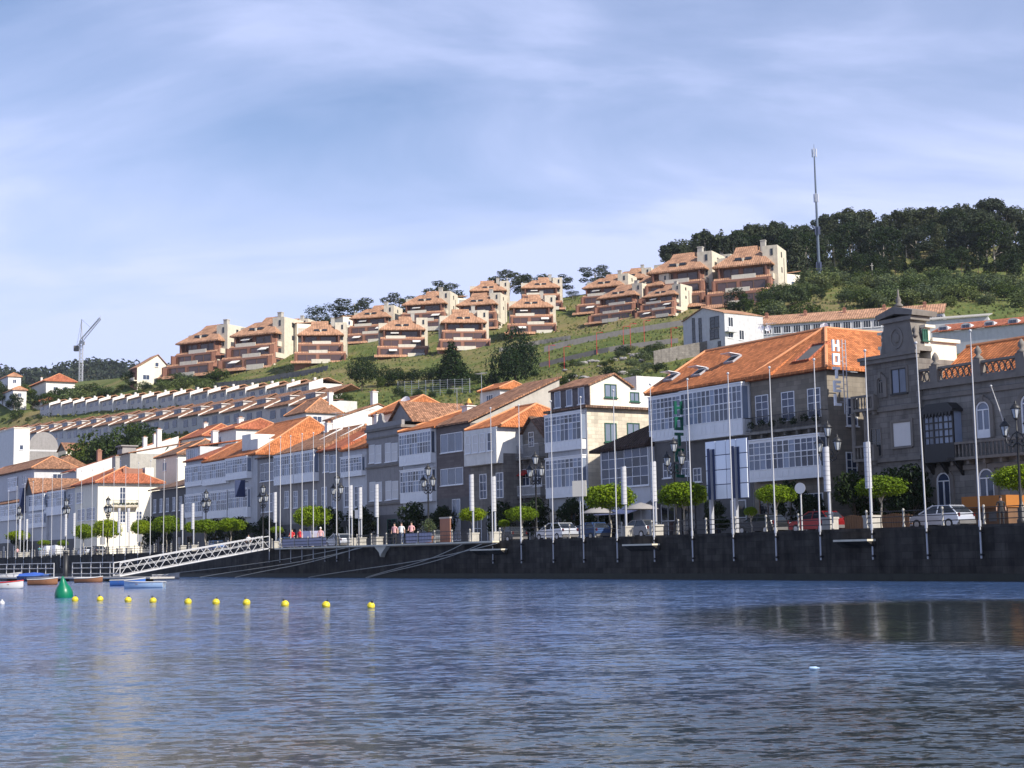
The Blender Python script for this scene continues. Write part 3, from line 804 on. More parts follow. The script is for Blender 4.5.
    s.gallery((.25, z0, s.w - .3, zb - .72), 8, (.26, .40, .34), .75, dark=((5, 1), (6, 1), (6, 0)))
    s.shopfront(.6, 2.6, 3.2); s.shopfront(3.4, 5.2, 3.2, 2, 'iron')
    s.win(s.rect(806, 493, 824, 533), 2, 1, 'joinery', 'pan', name='door', sill=False)
    sk = s.skylight(735 + 0, 357) if False else None
    # roof dormer slot with dark opening
    sl = s.skylight(811, 353, 2.0, 2.8, False, 'dark_render', 'tile2')
    # gutter along the front eaves
    cb = MB(); cb.box(-.02, -.3, s.H - .02, s.w + .3, -.003, s.H + .16); cb.build('eaves_gutter', 'tile2', s.root)
    v = s.srect(846, 398, 857, 426); s.swin(v, 2, 3)
    v = s.srect(846, 452, 857, 476); s.swin(v, 2, 3)
    dish(s, 824, 327, s.off + 8.5, .4, rf_o); 
    # ---- B4 white hotel
    s = House('white_hotel', 'white gallery fronted hotel with orange roof and open skylights, green letters on it', 650, 749.4, (700, 388), 'white', depth=12, cat='hotel')
    s.done()
    s.hip(4.1, .9, .0, 'tile', .55, .5, x1=s.w + 3.2)
    for px, py in ((672, 378), (700, 373), (733, 360)): s.skylight(px, py, 1.25, 1.2)
    rf_o = [o for o in s.root.children if o.name.startswith('roof')][-1]
    dish(s, 761, 328, s.off + 7.0, .3, rf_o); dish(s, 768, 328, s.off + 7.0, .3, rf_o)
    xs = s.P(687.5, 410)[0]
    zt = s.H - .25; z0a = s.P(668, 439)[1]; z0b = s.P(718, 437)[1]
    s.gallery((.15, z0a, xs - .5, zt), 5, (.22, .26, .26, .26), .35, dark=((3, 0), (3, 1)))
    s.gallery((xs, z0b, s.w - .1, zt), 9, (.3, .36, .34), .8, dark=((0, 1), (6, 1)))
    lo = MB(); lo.box(.02, -.03, -.2, s.w - .02, -.002, z0a - .2); lo.build('ground_floor_shade', 'dark_render', s.root)  # shade below the galleries, put on as a dark sheet
    for a in ((664, 463, 672, 478), (682, 461, 690, 476), (694, 468, 702, 482)): s.win(s.rect(*a), 2, 2, proud=.035)
    for x in (1.2, 4.0, 7.2, 10.5): s.win((x, .1, x + 1.9, 3.0), 2, 2, 'joinery' if x in (1.2, 10.5) else 'iron', 'darkglass', .035, 'door', False)
    aw = MB(); aw.prism([(-.04, 3.9), (-1.6, 3.15), (-1.6, 3.02), (-.04, 3.7)], 'x', 1.0, 6.4); aw.build('awning', 'dark_render', s.root)
    s.antenna(s.w * .6, 7, s.H + 4.4, 1.6); s.chimney(s.w * .35, 9.5, s.H + 2.6, .7, 1.2, 'cream')
    # ---- B5 glazed annexe
    s = House('glazed_annexe', 'low annexe with dark slate roof and small panes, left of the green letters', 600, 649.3, (630, 447), 'white', off=15.4, depth=9, cat='annexe')
    s.done()
    x0, z0, x1, z1 = s.rect(602, 449, 649, 489)
    s.win((.25, z0 + .2, s.w - .1, s.H - .1), 6, 4, 'joinery', 'pan', .03, 'glazed_wall')
    z = s.H
    rb = MB()   # roof hips up to the right
    zr = s.P(649, 425, -2)[1]
    A, B, C, D = (-1.1, -.5, z), (s.w, -.5, z + .1), (s.w, s.d, z + .1), (-1.1, s.d, z)
    E, F = (s.w, 2.4, zr + .6), (s.w, 4.5, zr + .6)
    s._solid(rb, [[A, B, E], [A, E, F, D], [D, F, C], [B, C, F, E]], [A, B, C, D], .25); rb.build('roof', 'darkroof', s.root)
    for x in (.6, 3.0): s.shopfront(x, x + 1.8, 2.6, 2, 'green_frame')
    um = MB(); um.prism([(-.02, 3.0), (-2.2, 2.35), (-2.2, 2.25), (-.02, 2.85)], 'x', .3, s.w - .5); um.build('awning', 'lilac', s.root)
    # ---- B6 cream house with lit end wall
    s = House('cream_house', 'sandstone house with sunlit end wall, white galleries and a cream gabled attic', 547.5, 587, (560, 412), 'warm_stone', depth=12.5)
    s.done()
    fr = MB(); fr.box(.02, -.04, 3.0, s.w - .02, -.002, s.H - .02); fr.build('facade_facing', 'white', s.root)
    g = s.rect(550, 418, 583, 449, .6)
    s.gallery((.3, g[1], s.w - .2, s.H - .3), 6, (.24, .5, .26), .6, dark=((3, 0), (3, 1)))
    g = s.rect(550, 457, 583, 496, .6)
    s.gallery((.3, g[1], s.w - .2, g[3]), 6, (.24, .5, .26), .6)
    s.band(s.H, .22, .5, 'tile4', name='eaves'); 
    for a in ((604.5, 423, 616.5, 442), (627, 423, 639.5, 442)): s.swin(s.srect(*a), 2, 1, 'green_frame', 'curtain')
    v = s.srect(604.5, 470, 616, 486); s.swin(v, 2, 1, 'green_frame', 'curtain')
    at = MB(); va, za = s.S(588, 398); vb = s.S(631, 391)[0]; vp, zp = s.S(614, 375)
    zl = s.P(560, 393)[1]
    at.box(.05, .5, s.H + .22, s.w - .1, vb, zl + .4)
    at.prism([(.5, zl + .4), (vb, zl + .4), (vp, zp)], 'x', .1, s.w - .1)
    ao = at.build('attic', 'cream2', s.root)
    rf = MB()
    for (p, q) in (((.2, zl + .25), (vp, zp + .05)), ((vb + .35, zl + .25), (vp, zp + .05))):
        rf.prism([p, q, (q[0], q[1] + .18), (p[0], p[1] + .18)], 'x', -.1, s.w + .1)
    rf.build('attic_roof', 'tile3', ao)
    am = MB(); am.box(.02, .40, s.H + .222, s.w - .08, .498, zl + .38); am.build('mansard_front', 'slate', s.root)
    for i in range(3):
        x = s.w * (.12 + .3 * i); s.win((x, s.H + .5, x + 1.0, zl + .25), 1, 1, 'joinery', 'curtain', -.39)
    s.swin(s.srect(605, 384, 617, 397.5), 2, 1, 'green_frame', 'curtain', x=s.w - .1)
    bk = MB(); v0 = s.S(632, 400)[0]; v3 = s.S(672, 392)[0]; zt = s.S(650, 376)[1]; zm = s.S(650, 391)[1]
    bk.box(-1, vb + .01, s.H - 6, s.w - .15, v3, zm); bk.box(-1, vb + 1.0, zm + .002, s.w - .4, v3, zt); bk.build('rear_block', 'limewash', s.root)
    s.swin(s.srect(630.5, 392, 640, 401.5), 2, 1, 'green_frame', 'curtain', x=s.w - .15)
    s.shopfront(.5, 2.2, 2.7, 2, 'iron'); s.shopfront(3.0, 4.6, 2.7, 2, 'wood')
    # ---- B7 little gable fronted house
    s = House('small_gabled_house', 'narrow dark stone house with steep little gable and iron balconies, squeezed beside the white galleries', 517, 547, (533, 438), 'granite', off=17.0, depth=9)
    s.done()
    xa, xb = s.P(520, 438)[0], s.P(545, 438)[0]
    s.gable_front(s.P(532, 418)[1] - s.H, xa, xb, s.H, mat='tile4', wall='granite')
    s.win(s.rect(529, 432, 534, 447), 2, 3, name='french_window', sill=False)
    s.balcony(.2, s.w - .3, s.P(532, 458)[1], .9, 1.3, 'grey_metal', 'granite')
    s.win(s.rect(522, 469, 530, 486), 2, 2); s.win(s.rect(534, 469, 542, 486), 2, 2)
    s.balcony(.2, s.w - .3, s.P(532, 496)[1], .8, 1.0, 'joinery', 'granite')
    aw = MB(); z = s.P(526, 470)[1]; aw.prism([(-.04, z), (-.8, z - .5), (-.8, z - .6), (-.04, z - .2)], 'x', .3, 2.4); aw.build('awning', 'red_paint', s.root)
    for a in ((522, 505, 530, 541), (535, 503, 544, 540)): s.win(s.rect(*a), 2, 2, 'joinery', 'darkglass', name='door', sill=False)
    # ---- B8 hip roofed house with white upper box
    s = House('orange_hipped_house', 'house with bright orange hipped roof over a white boxed upper floor and stone below', 470, 502.5, (485, 430), 'granite2', off=14.6, depth=11)
    s.done(3.2)
    s.hip(2.6, .6, 2.6, 'tile', .6, .5)
    bx = MB(); x0, z0, x1, z1 = s.rect(471, 431, 502.5, 464, .8); 
    bx.box(.05, -.8, z0, s.w + .06, -.002, s.H + .05); bx.box(s.w + .003, -.003, z0 + 1, s.w + .06, s.d - .5, s.H + .05); bx.build('white_upper_box', 'limewash', s.root)
    for i in range(4):
        x = .45 + i * (s.w - .6) / 4; s.win((x, z0 + 1.3, x + (s.w - .6) / 4 - .45, s.H - .45), 1, 2, 'joinery', 'blind' if i < 3 else 'pan', .81)
    for a in ((480, 474, 487, 499), (496.5, 472.5, 503.5, 498)): s.win(s.rect(*a), 2, 3, name='french_window', sill=False)
    for a in ((474, 512, 482, 545), (488, 511, 497, 544)): s.win(s.rect(*a), 2, 2, 'joinery', 'darkglass', name='door', sill=False)
    # ---- B9 slate clad house, long roof running back
    s = House('slate_clad_house', 'house clad in brown slates with two wide windows and a long weathered roof', 436.5, 470, (450, 426), 'slate', depth=34)
    s.done()
    s.win(s.rect(441, 433, 463, 452), 3, 1, 'joinery', 'curtain'); s.win(s.rect(441, 468, 463.5, 485), 3, 1, 'joinery', 'curtain')
    gf = MB(); zz = s.P(450, 498)[1]; gf.box(.02, -.03, -.2, s.w - .02, -.002, zz); gf.build('ground_floor_shade', 'dark_render', s.root)  # dark sheet stands in for the ground floor shade
    s.win(s.rect(453, 499, 461, 541), 2, 2, 'joinery', 'curtain', .035, 'door', False); s.win(s.rect(440, 506, 449, 543), 2, 2, 'iron', 'darkglass', .035, 'door', False)
    vB, zB = s.S(560, 378)
    slope = (zB - s.H) / vB; print('B9', vB, zB, s.H)
    s.mono(slope * vB, 'tile3', .4, y1=vB, x1=s.w + .35)
    sw = MB(); sw.prism([(.0, s.H - .02), (vB - .1, s.H - .02), (vB - .1, s.H + slope * (vB - .3))], 'x', .1, s.w - .003); sw.build('end_wall', 'concrete', s.root)
    # ---- B10 white galleries, jumble of orange roofs
    s = House('double_gallery_house', 'white house of two stacked galleries under an orange roof with a yellow chimney pot', 402.5, 436, (420, 431), 'white', depth=14)
    s.done(3.4)
    g = s.rect(404, 434, 434, 463, .6); s.gallery((.2, g[1], s.w - .15, s.H - .1), 8, (.3, .36, .34), .6)
    g = s.rect(404, 469, 435, 501, .5); s.gallery((.2, g[1], s.w - .15, g[3]), 8, (.3, .36, .34), .5)
    s.hip(3.0, .5, .3, 'tile', .6, .6)
    s.chimney(s.w * .75, 5.5, s.H + 1.6, 1.2, 1.2, 'limewash')
    p = MB(); p.lathe([(.32, 0), (.36, .2), (.28, .45), (.16, .65), (.12, .8)], (s.w * .75, 5.5, s.H + 2.95), 10); p.build('chimney_pot', 'yellow_pot', s.root)
    s.shopfront(.5, 2.4, 2.8, 2, 'iron'); s.shopfront(3.2, 5.2, 2.8, 2, 'wood'); s.antenna(s.w * .8, 7, s.H + 3.6, 3.2, .2); s.antenna(s.w * .3, 6, s.H + 3.4, 2.0, 1.0)
    # ---- B11 grey stone with flat parapet and scroll
    s = House('grey_parapet_house', 'grey stone house with flat parapet, small scroll on top and paired shuttered windows', 366.5, 402, (385, 430), 'grey_render', depth=14)
    s.done()
    s.band(s.H, .3, .3, 'carved'); s.band(s.H - .9, .2, .12, 'carved', name='string_course')
    pb = MB(); xa = s.P(370, 425)[0]; xm = s.P(380, 420)[0]
    pb.box(0, -.05, s.H + .3, s.w, .35, s.H + .9)
    pb.prism([(xm - 1.0, s.H + .9), (xm + 1.0, s.H + .9), (xm + .55, s.H + 1.3)] + [(xm + .55 * math.cos(math.pi * i / 8), s.H + 1.5 + .6 * math.sin(math.pi * i / 8)) for i in range(9)] + [(xm - .55, s.H + 1.3)], 'y', 0, .3); pb.build('parapet', 'grey_render', s.root)
    for a in ((369.5, 445, 375, 463), (375.8, 445, 381.5, 463), (385.5, 443, 391, 462), (391.8, 443, 398, 461), (370, 482, 375.5, 501), (376.2, 482, 382, 501), (386, 481, 391.5, 500), (392.3, 481, 398.5, 499)):
        s.win(s.rect(*a), 1, 2, 'joinery', 'blind')
    for y in (465, 503): 
        z = s.P(384, y)[1]; s.band(z - .25, .22, .2, 'carved', name='string_course')
    gf = MB(); zz = s.P(385, 515)[1]; gf.box(.02, -.03, -.2, s.w - .02, -.002, zz); gf.build('ground_floor_shade', 'dark_render', s.root)  # shaded ground floor drawn as a dark sheet
    for a in ((371, 520, 380, 548), (388, 519, 397, 547)): s.win(s.rect(*a), 2, 2, 'green_frame', 'darkglass', .035, 'door', False)
    s.gable_front(2.3, s.w * .35, s.w * 1.0, s.H + .9, 1.5, 10, 'tile3', 'grey_render')
    # ---- B12
    s = House('orange_roofed_white_house', 'white house with bright orange roof and one wide gallery beside the grey parapet house', 342.5, 366.5, (355, 450), 'white', depth=12)
    s.done(3.4); s.hip(3.0, .4, 2.2, 'tile', .5, .5)
    g = s.rect(344, 456, 365, 475, .5); s.gallery((.4, g[1], s.w - .3, g[3]), 5, (.22, .44, .34), .5, dark=((1, 0), (1, 1)))
    for a in ((345, 486, 352, 507), (355, 486, 363, 507)): s.win(s.rect(*a), 3, 3)
    s.shopfront(.8, 2.6, 2.8, 2, 'iron'); s.shopfront(3.6, 5.4, 2.8, 2, 'wood'); 
    # ---- B13
    s = House('grey_two_window_house', 'plain grey house with paired white windows under red tiles, between two galleries', 319.5, 342.5, (331, 451), 'grey_render', depth=12)
    s.done(3.4); s.hip(3.0, .2, .2, 'tile2', .45, .5)
    for a in ((323.5, 455, 329.5, 472), (330.5, 455, 337, 472)): s.win(s.rect(*a), 2, 2, 'joinery', 'curtain')
    for a in ((322, 487, 327, 508), (332, 487, 337, 508)): s.win(s.rect(*a), 2, 3, 'joinery', 'curtain')
    s.shopfront(.8, 2.6, 2.8, 2, 'iron'); s.shopfront(3.6, 5.4, 2.8, 2, 'wood'); s.chimney(s.w * .7, 6, s.H + 3); s.antenna(2.5, 6, s.H + 3.4); b = MB(); b.prism([(-.4, s.H + .1), (6.2, s.H + 3.6), (6.2, s.H + 3.0), (-.4, s.H - .2)], 'x', s.w - .15, s.w + .15); b.build('party_wall', 'limewash', s.root)
    # ---- B14
    s = House('twin_gallery_house', 'grey fronted house with a pair of overhanging white galleries under brown and orange tiles', 278, 319.5, (298, 453), 'grey_render', depth=13)
    s.done(3.4); s.hip(3.2, .2, .2, 'tile3', .6, .5)
    xm = s.P(298.5, 465)[0]
    g = s.rect(279, 456, 298, 483, .7); s.gallery((.15, g[1], xm - .1, s.H - .1), 6, (.28, .4, .32), .7)
    s.gallery((xm + .1, g[1], s.w - .15, s.H - .1), 6, (.28, .4, .32), .7)
    for a in ((285, 491, 289, 508), (294, 491, 298, 508), (304, 490, 308, 507), (313, 490, 317, 507)): s.win(s.rect(*a), 2, 3, 'joinery', 'curtain')
    for x in (1, 4, 7.5): s.shopfront(x, x + 1.8, 2.8, 2, 'iron')
    s.chimney(2.2, 6.5, s.H + 3.2, .8, 1.2); s.antenna(4.5, 6.5, s.H + 3.6); s.antenna(6.8, 6.5, s.H + 3.6, 1.8, 1.2)
    for x in (s.w * .5, s.w - .2):
        b = MB(); b.prism([(-.4, s.H + .1), (6.8, s.H + 3.75), (6.8, s.H + 3.2), (-.4, s.H - .2)], 'x', x, x + .3); b.build('party_wall', 'limewash', s.root)
    # ---- B15
    s = House('narrow_grey_house', 'narrow grey house with one wide upper window, beside the blue hanging sign', 257.5, 278, (268, 458), 'grey_render', depth=13)
    s.done(3.4); s.mono(2.6, 'tile4', .4)
    s.win(s.rect(260.5, 463, 275, 481), 3, 2, 'joinery', 'pan')
    s.win(s.rect(262, 494, 273, 512), 3, 2, 'joinery', 'pan'); s.shopfront(1, 3.2, 2.8, 2, 'iron')
    # ---- B16
    s = House('big_orange_roof_house', 'white gallery house under the largest orange roof of the left row, with white dormers', 205.5, 257.5, (232, 459), 'white', depth=16)
    s.done(3.4); s.hip(5.6, 5.5, 2.6, 'tile', .6, .55)
    g = s.rect(207, 461, 229, 483, .6); xm = s.P(230, 470)[0]
    s.gallery((.2, g[1], xm - .1, s.H - .2), 8, (.26, .4, .34), .6); s.gallery((xm + .1, g[1] + .3, s.w * .9, s.H - .1), 6, (.3, .4, .3), .75)
    g = s.rect(207, 491, 232, 517, .5)
    s.gallery((.3, g[1], xm, g[3]), 8, (.26, .4, .34), .5); s.gallery((xm + .5, g[1] - .2, s.w * .88, g[3]), 6, (.34, .36, .3), .5)
    for x in (1, 4.5, 8): s.shopfront(x, x + 1.8, 2.6, 2, 'wood')
    dm = MB(); x, z = s.w * .62, s.H + 1.2
    dm.box(x, .8, s.H + .6, x + 3.2, 4.5, s.H + 3.3); dm.build('dormer', 'limewash', s.root)
    dm = MB(); dm.box(x + 3.6, .6, s.H + .3, x + 6.2, 4.5, s.H + 2.4); dm.build('dormer', 'limewash', s.root)
    # ---- B17
    s = House('pale_gallery_house', 'pale blue white gallery house at the left end of the tall row', 186, 205.5, (196, 461), 'white', depth=13)
    s.done(3.4); s.hip(2.6, .2, .2, 'tile2', .5, .5)
    g = s.rect(189, 465, 203, 485, .4); s.gallery((.6, g[1], s.w - .5, g[3]), 6, (.2, .46, .34), .4)
    g = s.rect(189, 494, 204, 516, .4); s.gallery((.6, g[1], s.w - .4, g[3]), 6, (.2, .46, .34), .4); s.shopfront(1, 3, 2.6, 2, 'wood')
    # ---- B18 dark recessed houses
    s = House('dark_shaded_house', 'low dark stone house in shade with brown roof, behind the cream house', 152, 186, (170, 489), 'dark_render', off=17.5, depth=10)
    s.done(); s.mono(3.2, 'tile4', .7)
    for i in range(5):
        x = s.w * (.06 + .19 * i); s.win((x, s.H - 3.6, x + 1.2, s.H - 1.4), 2, 2, 'joinery', 'curtain' if i % 2 else 'pan')
    for i in range(4):
        x = s.w * (.08 + .23 * i); s.win((x, .1, x + 1.6, 2.7), 2, 2, 'wood', 'darkglass', 0, 'door', False)
    # ---- B19 cream corner house with lit front
    s = House('cream_corner_house', 'cream house with brick red roof and flower balcony on its sunlit front', 75, 98, (86, 485), 'cream', depth=11.5)
    s.done(); s.hip(3.0, 5.0, 3.6, 'tile2', .8, .5)
    g = s.rect(84, 508, 97, 520); 
    s.win((s.w * .15, g[1], s.w * .45, g[3]), 2, 3); s.win((s.w * .55, g[1], s.w * .9, g[3]), 2, 3); s.win((s.w * .1, s.H - 3.2, s.w * .35, s.H - 1.2), 2, 3)
    zbl = s.S(122, 506)[1]
    for a in ((119.5, 487, 125.5, 505), (119.5, 511, 125.5, 523)): s.swin(s.srect(*a), 2, 3)
    s.swin(s.srect(136, 511, 142, 523), 2, 3)
    v0, v1 = s.S(110, 506)[0], s.S(137, 506)[0]
    b = MB(); b.box(s.w + .002, v0, zbl - .25, s.w + 1.1, v1, zbl); b.prism([(s.w + .003, zbl - .25), (s.w + .9, zbl - .25), (s.w + .003, zbl - .8)], 'y', v0 + .3, v1 - .3)
    bo = b.build('balcony', 'pale_stone', s.root)
    r = MB(); n = 24
    for i in range(n + 1):
        y = v0 + (v1 - v0) * i / n; r.box(s.w + 1.04, y - .015, zbl, s.w + 1.07, y + .015, zbl + 1)
    r.box(s.w + 1.02, v0, zbl + 1, s.w + 1.09, v1, zbl + 1.05)
    for y in (v0, v1 - .05): r.box(s.w + .01, y, zbl + 1, s.w + 1.02, y + .05, zbl + 1.05)
    r.build('railing', 'iron', bo)
    pl = bpy.data.objects.new('flower_box', leaf_mesh('flower_box', [(s.w + 1.15, v0 + (v1 - v0) * (i + .5) / 6, zbl + .35, .2, .4, .2) for i in range(6)], 500, .14, 'lf_green', 4)); COL.objects.link(pl); pl.parent = bo
    s.chimney(s.w + 1.5 - 4, 4.2, s.H + 1.5, .8, 3.4, 'concrete')
    dm = MB(); dm.box(s.w - 2.6, 5.0, s.H + .6, s.w - 1.2, 8.6, s.H + 2.8); dm.build('dormer', 'brick', s.root)
    dm = MB(); dm.box(s.w - 3, 9, s.H + .4, s.w - .9, 10.6, s.H + 3.0); dm.build('dormer', 'limewash', s.root)
    # ---- B20..B22 far left
    s = House('white_gallery_house', 'white house with one long gallery, just left of the cream corner house', 47, 75, (61, 490), 'white', depth=11)
    s.done(3.4); s.mono(2.6, 'tile3', .5, y1=8)
    g = s.rect(48, 489, 66, 514, .6); s.gallery((.3, g[1], s.w * .72, s.H - .2), 7, (.36, .36, .28), .6)
    s.win((s.w * .78, s.H - 3, s.w * .93, s.H - 1), 2, 3)
    for x in (1.5, 5.5, 9): s.shopfront(x, x + 2, 2.6, 2, 'iron')
    s = House('brown_gable_house', 'grey house with dark gable and tall galleries, fourth from the left end of the row', 25, 47, (38, 494), 'white', off=15.5, depth=10)
    s.done(3.4); g = s.rect(32, 490, 46, 509, .5)
    s.gallery((s.w * .3, s.H - 3.2, s.w - .2, s.H - .2), 6, (.3, .4, .3), .5); s.gallery((s.w * .3, s.H - 6.6, s.w - .2, s.H - 3.9), 6, (.3, .4, .3), .5)
    s.gable_front(3.4, 0, s.w * .42, s.H, mat='tile3', wall='dark_render'); s.mono(2.4, 'tile2', .4, x0=s.w * .42)
    for x in (1.5, 5.5): s.shopfront(x, x + 2, 2.6, 2, 'iron')
    s = House('low_gallery_house', 'low white house with a continuous gallery at the left edge', -25, 25, (10, 504), 'white', depth=10)
    s.done(3.4); s.mono(2.6, 'tile3', .5)
    s.gallery((s.w * .1, s.H - 3.4, s.w * .5, s.H - .2), 10, (.3, .4, .3), .5); s.gallery((s.w * .53, s.H - 3.4, s.w - .3, s.H - .2), 10, (.3, .4, .3), .5)
    for x in (s.w * .2, s.w * .45, s.w * .6, s.w * .8): s.shopfront(x, x + 2.2, 2.8, 2, 'iron')
    # beyond the frame on the left the row goes on
# ------------------------------------------------------------------ terrain
CTRL = []     # (X, Y, Z) control points gathered from everything that stands on the hill
def ctl(px, py, Y): p = at_depth(px, py, Y); CTRL.append((p.x, p.y, p.z)); return p
class Hill:
    def fit(s):
        P = np.array(CTRL); s.p = P[:, :2] / 100.0
        n = len(P); d = np.linalg.norm(s.p[:, None] - s.p[None], axis=2)
        A = np.zeros((n + 3, n + 3)); A[:n, :n] = -d + 0.02 * np.eye(n) * -1; A[:n, n] = 1; A[:n, n + 1:] = s.p; A[n, :n] = 1; A[n + 1:, :n] = s.p.T
        b = np.zeros(n + 3); b[:n] = P[:, 2]; s.w = np.linalg.solve(A, b)
    def __call__(s, x, y):
        q = np.stack([np.atleast_1d(x), np.atleast_1d(y)], -1) / 100.0
        d = np.linalg.norm(q[:, None] - s.p[None], axis=2); n = len(s.p)
        z = -d @ s.w[:n] + s.w[n] + q @ s.w[n + 1:]
        off = (np.atleast_1d(x) - W0.x) * EY.x + (np.atleast_1d(y) - W0.y) * EY.y
        t = np.clip((off - 30) / 40.0, 0, 1); t = t * t * (3 - 2 * t)
        z = np.maximum(z, 2.0)
        return 2.6 * (1 - t) + z * t
HILL = Hill()
def hz(x, y): return float(HILL(x, y)[0])
def hill_material():
    m, nt, b = _nodes('hillside_grass'); v = _obj(nt)
    f = _noise(nt, .02, 6, v); g = _noise(nt, .12, 6, v); k = _noise(nt, 1.1, 4, v)
    f = _math(nt, 'ADD', _math(nt, 'MULTIPLY', f, .5), _math(nt, 'ADD', _math(nt, 'MULTIPLY', g, .35), _math(nt, 'MULTIPLY', k, .15)))
    c = _ramp(nt, f, [(.36, (.05, .08, .022)), (.48, (.11, .135, .040)), (.55, (.19, .165, .07)), (.66, (.25, .19, .10))])
    nt.links.new(c, b.inputs['Base Color']); b.inputs['Roughness'].default_value = 1; b.inputs['Specular IOR Level'].default_value = .1
    _bump(nt, b, _math(nt, 'ADD', k, g), .7, .6)
    return m
def build_terrain():
    HILL.fit()
    us = np.concatenate([np.arange(-1000, -500, 25), np.arange(-500, 200, 9), np.arange(200, 520, 25)])
    os_ = np.concatenate([np.arange(24, 460, 7), np.arange(460, 900, 25)])
    U, O = np.meshgrid(us, os_)
    X = W0.x + EX.x * U + EY.x * O; Y = W0.y + EX.y * U + EY.y * O
    Z = HILL(X.ravel(), Y.ravel())
    nz = len(us); rows = len(os_)
    V = np.stack([X.ravel(), Y.ravel(), Z], 1)
    F = [(r * nz + c, r * nz + c + 1, (r + 1) * nz + c + 1, (r + 1) * nz + c) for r in range(rows - 1) for c in range(nz - 1)]
    me = bpy.data.meshes.new('hillside'); me.from_pydata(V.tolist(), [], F); me.materials.append(hill_material())
    me.polygons.foreach_set('use_smooth', [True] * len(F)); me.update()
    if me.polygons[0].normal.z < 0: me.flip_normals()
    o = bpy.data.objects.new('hillside', me); COL.objects.link(o); struct(o)
    # sea bed and low ground: one sheet to the horizon, everything else stands above it
    mb = MB(); mb.poly([(-9000, -3000, -4), (9000, -3000, -4), (9000, 12000, -4), (-9000, 12000, -4)]); struct(mb.build('sea_bed', 'cobble'))
WAVE = 1.3
def water_material():
    m, nt, b = _nodes('sea_water'); v = _obj(nt)
    b.inputs['Roughness'].default_value = .12; b.inputs['IOR'].default_value = 1.33; b.inputs['Specular IOR Level'].default_value = .5
    # shallow sandy water near the beach, weed and a painted reflection, deeper blue green further out
    f = _noise(nt, .09, 5, _mapped(nt, v, (1, .8, 1)))
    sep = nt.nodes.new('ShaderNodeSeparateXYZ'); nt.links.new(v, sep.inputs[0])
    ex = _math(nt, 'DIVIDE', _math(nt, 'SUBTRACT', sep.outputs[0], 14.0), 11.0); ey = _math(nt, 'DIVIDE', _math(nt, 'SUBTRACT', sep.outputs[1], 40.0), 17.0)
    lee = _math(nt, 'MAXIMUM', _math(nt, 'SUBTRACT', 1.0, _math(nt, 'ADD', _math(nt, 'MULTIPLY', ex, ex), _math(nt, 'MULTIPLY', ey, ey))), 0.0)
    dep = _math(nt, 'ADD', _math(nt, 'MULTIPLY', sep.outputs[1], .023), _math(nt, 'MULTIPLY', _math(nt, 'SUBTRACT', f, .5), 1.6))
    c = _ramp(nt, dep, [(.10, (.115, .10, .065)), (.36, (.060, .098, .150)), (.8, (.046, .095, .22))])
    # dark building reflection painted into the lee patch; weed near the right hand beach
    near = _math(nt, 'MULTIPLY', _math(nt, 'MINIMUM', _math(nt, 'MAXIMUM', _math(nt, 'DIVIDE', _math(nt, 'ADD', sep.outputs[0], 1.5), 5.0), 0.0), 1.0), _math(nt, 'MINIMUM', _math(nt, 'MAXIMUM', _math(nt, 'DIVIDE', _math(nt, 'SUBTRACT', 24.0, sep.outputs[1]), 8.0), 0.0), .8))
    weed_reflection = _math(nt, 'MINIMUM', _math(nt, 'ADD', _math(nt, 'MULTIPLY', lee, 2.2), near), .95)
    c = _mixrgb(nt, weed_reflection, c, (.014, .020, .015))
    nt.links.new(c, b.inputs['Base Color'])
    # wave slopes at three sizes, taken from vector noise so that far water keeps its chop
    def slope(scale, amp, detail):
        n = nt.nodes.new('ShaderNodeTexNoise'); n.inputs['Scale'].default_value = 1.0; n.inputs['Detail'].default_value = detail; n.inputs['Roughness'].default_value = .6
        nt.links.new(_mapped(nt, v, scale), n.inputs['Vector'])
        a = nt.nodes.new('ShaderNodeVectorMath'); a.operation = 'SUBTRACT'; nt.links.new(n.outputs['Color'], a.inputs[0]); a.inputs[1].default_value = (.5, .5, .5)
        b_ = nt.nodes.new('ShaderNodeVectorMath'); b_.operation = 'MULTIPLY'; nt.links.new(a.outputs[0], b_.inputs[0]); b_.inputs[1].default_value = (amp * .7, amp, 0)
        return b_.outputs[0]
    def vadd(p, q):
        a = nt.nodes.new('ShaderNodeVectorMath'); a.operation = 'ADD'; nt.links.new(p, a.inputs[0]); nt.links.new(q, a.inputs[1]); return a.outputs[0]
    sl = vadd(slope((1.9, 4.2, 1), WAVE * .7, 3), vadd(slope((6.5, 12, 1), WAVE * .75, 3), slope((.2, .4, 1), WAVE * .25, 2)))
    # wind ruffles most of the surface; sheltered calm lanes stay smoother
    lane = _noise(nt, 1.0, 5, _mapped(nt, v, (.035, .11, 1)), .65)
    calm = _ramp(nt, _math(nt, 'SUBTRACT', lane, _math(nt, 'MULTIPLY', lee, .5)), [(.22, (.13, .13, .13)), (.46, (1, 1, 1))])
    sc = nt.nodes.new('ShaderNodeVectorMath'); sc.operation = 'SCALE'; nt.links.new(sl, sc.inputs[0]); nt.links.new(calm, sc.inputs['Scale'])
    up = nt.nodes.new('ShaderNodeVectorMath'); up.operation = 'ADD'; nt.links.new(sc.outputs[0], up.inputs[0]); up.inputs[1].default_value = (0, 0, 1)
    nn = nt.nodes.new('ShaderNodeVectorMath'); nn.operation = 'NORMALIZE'; nt.links.new(up.outputs[0], nn.inputs[0]); nt.links.new(nn.outputs[0], b.inputs['Normal'])
    return m
def build_water():
    mb = MB(); mb.poly([(-2500, -300, 0), (2500, -300, 0), (2500, 2600, 0), (-2500, 2600, 0)])
    struct(mb.build('harbour_water', water_material()))
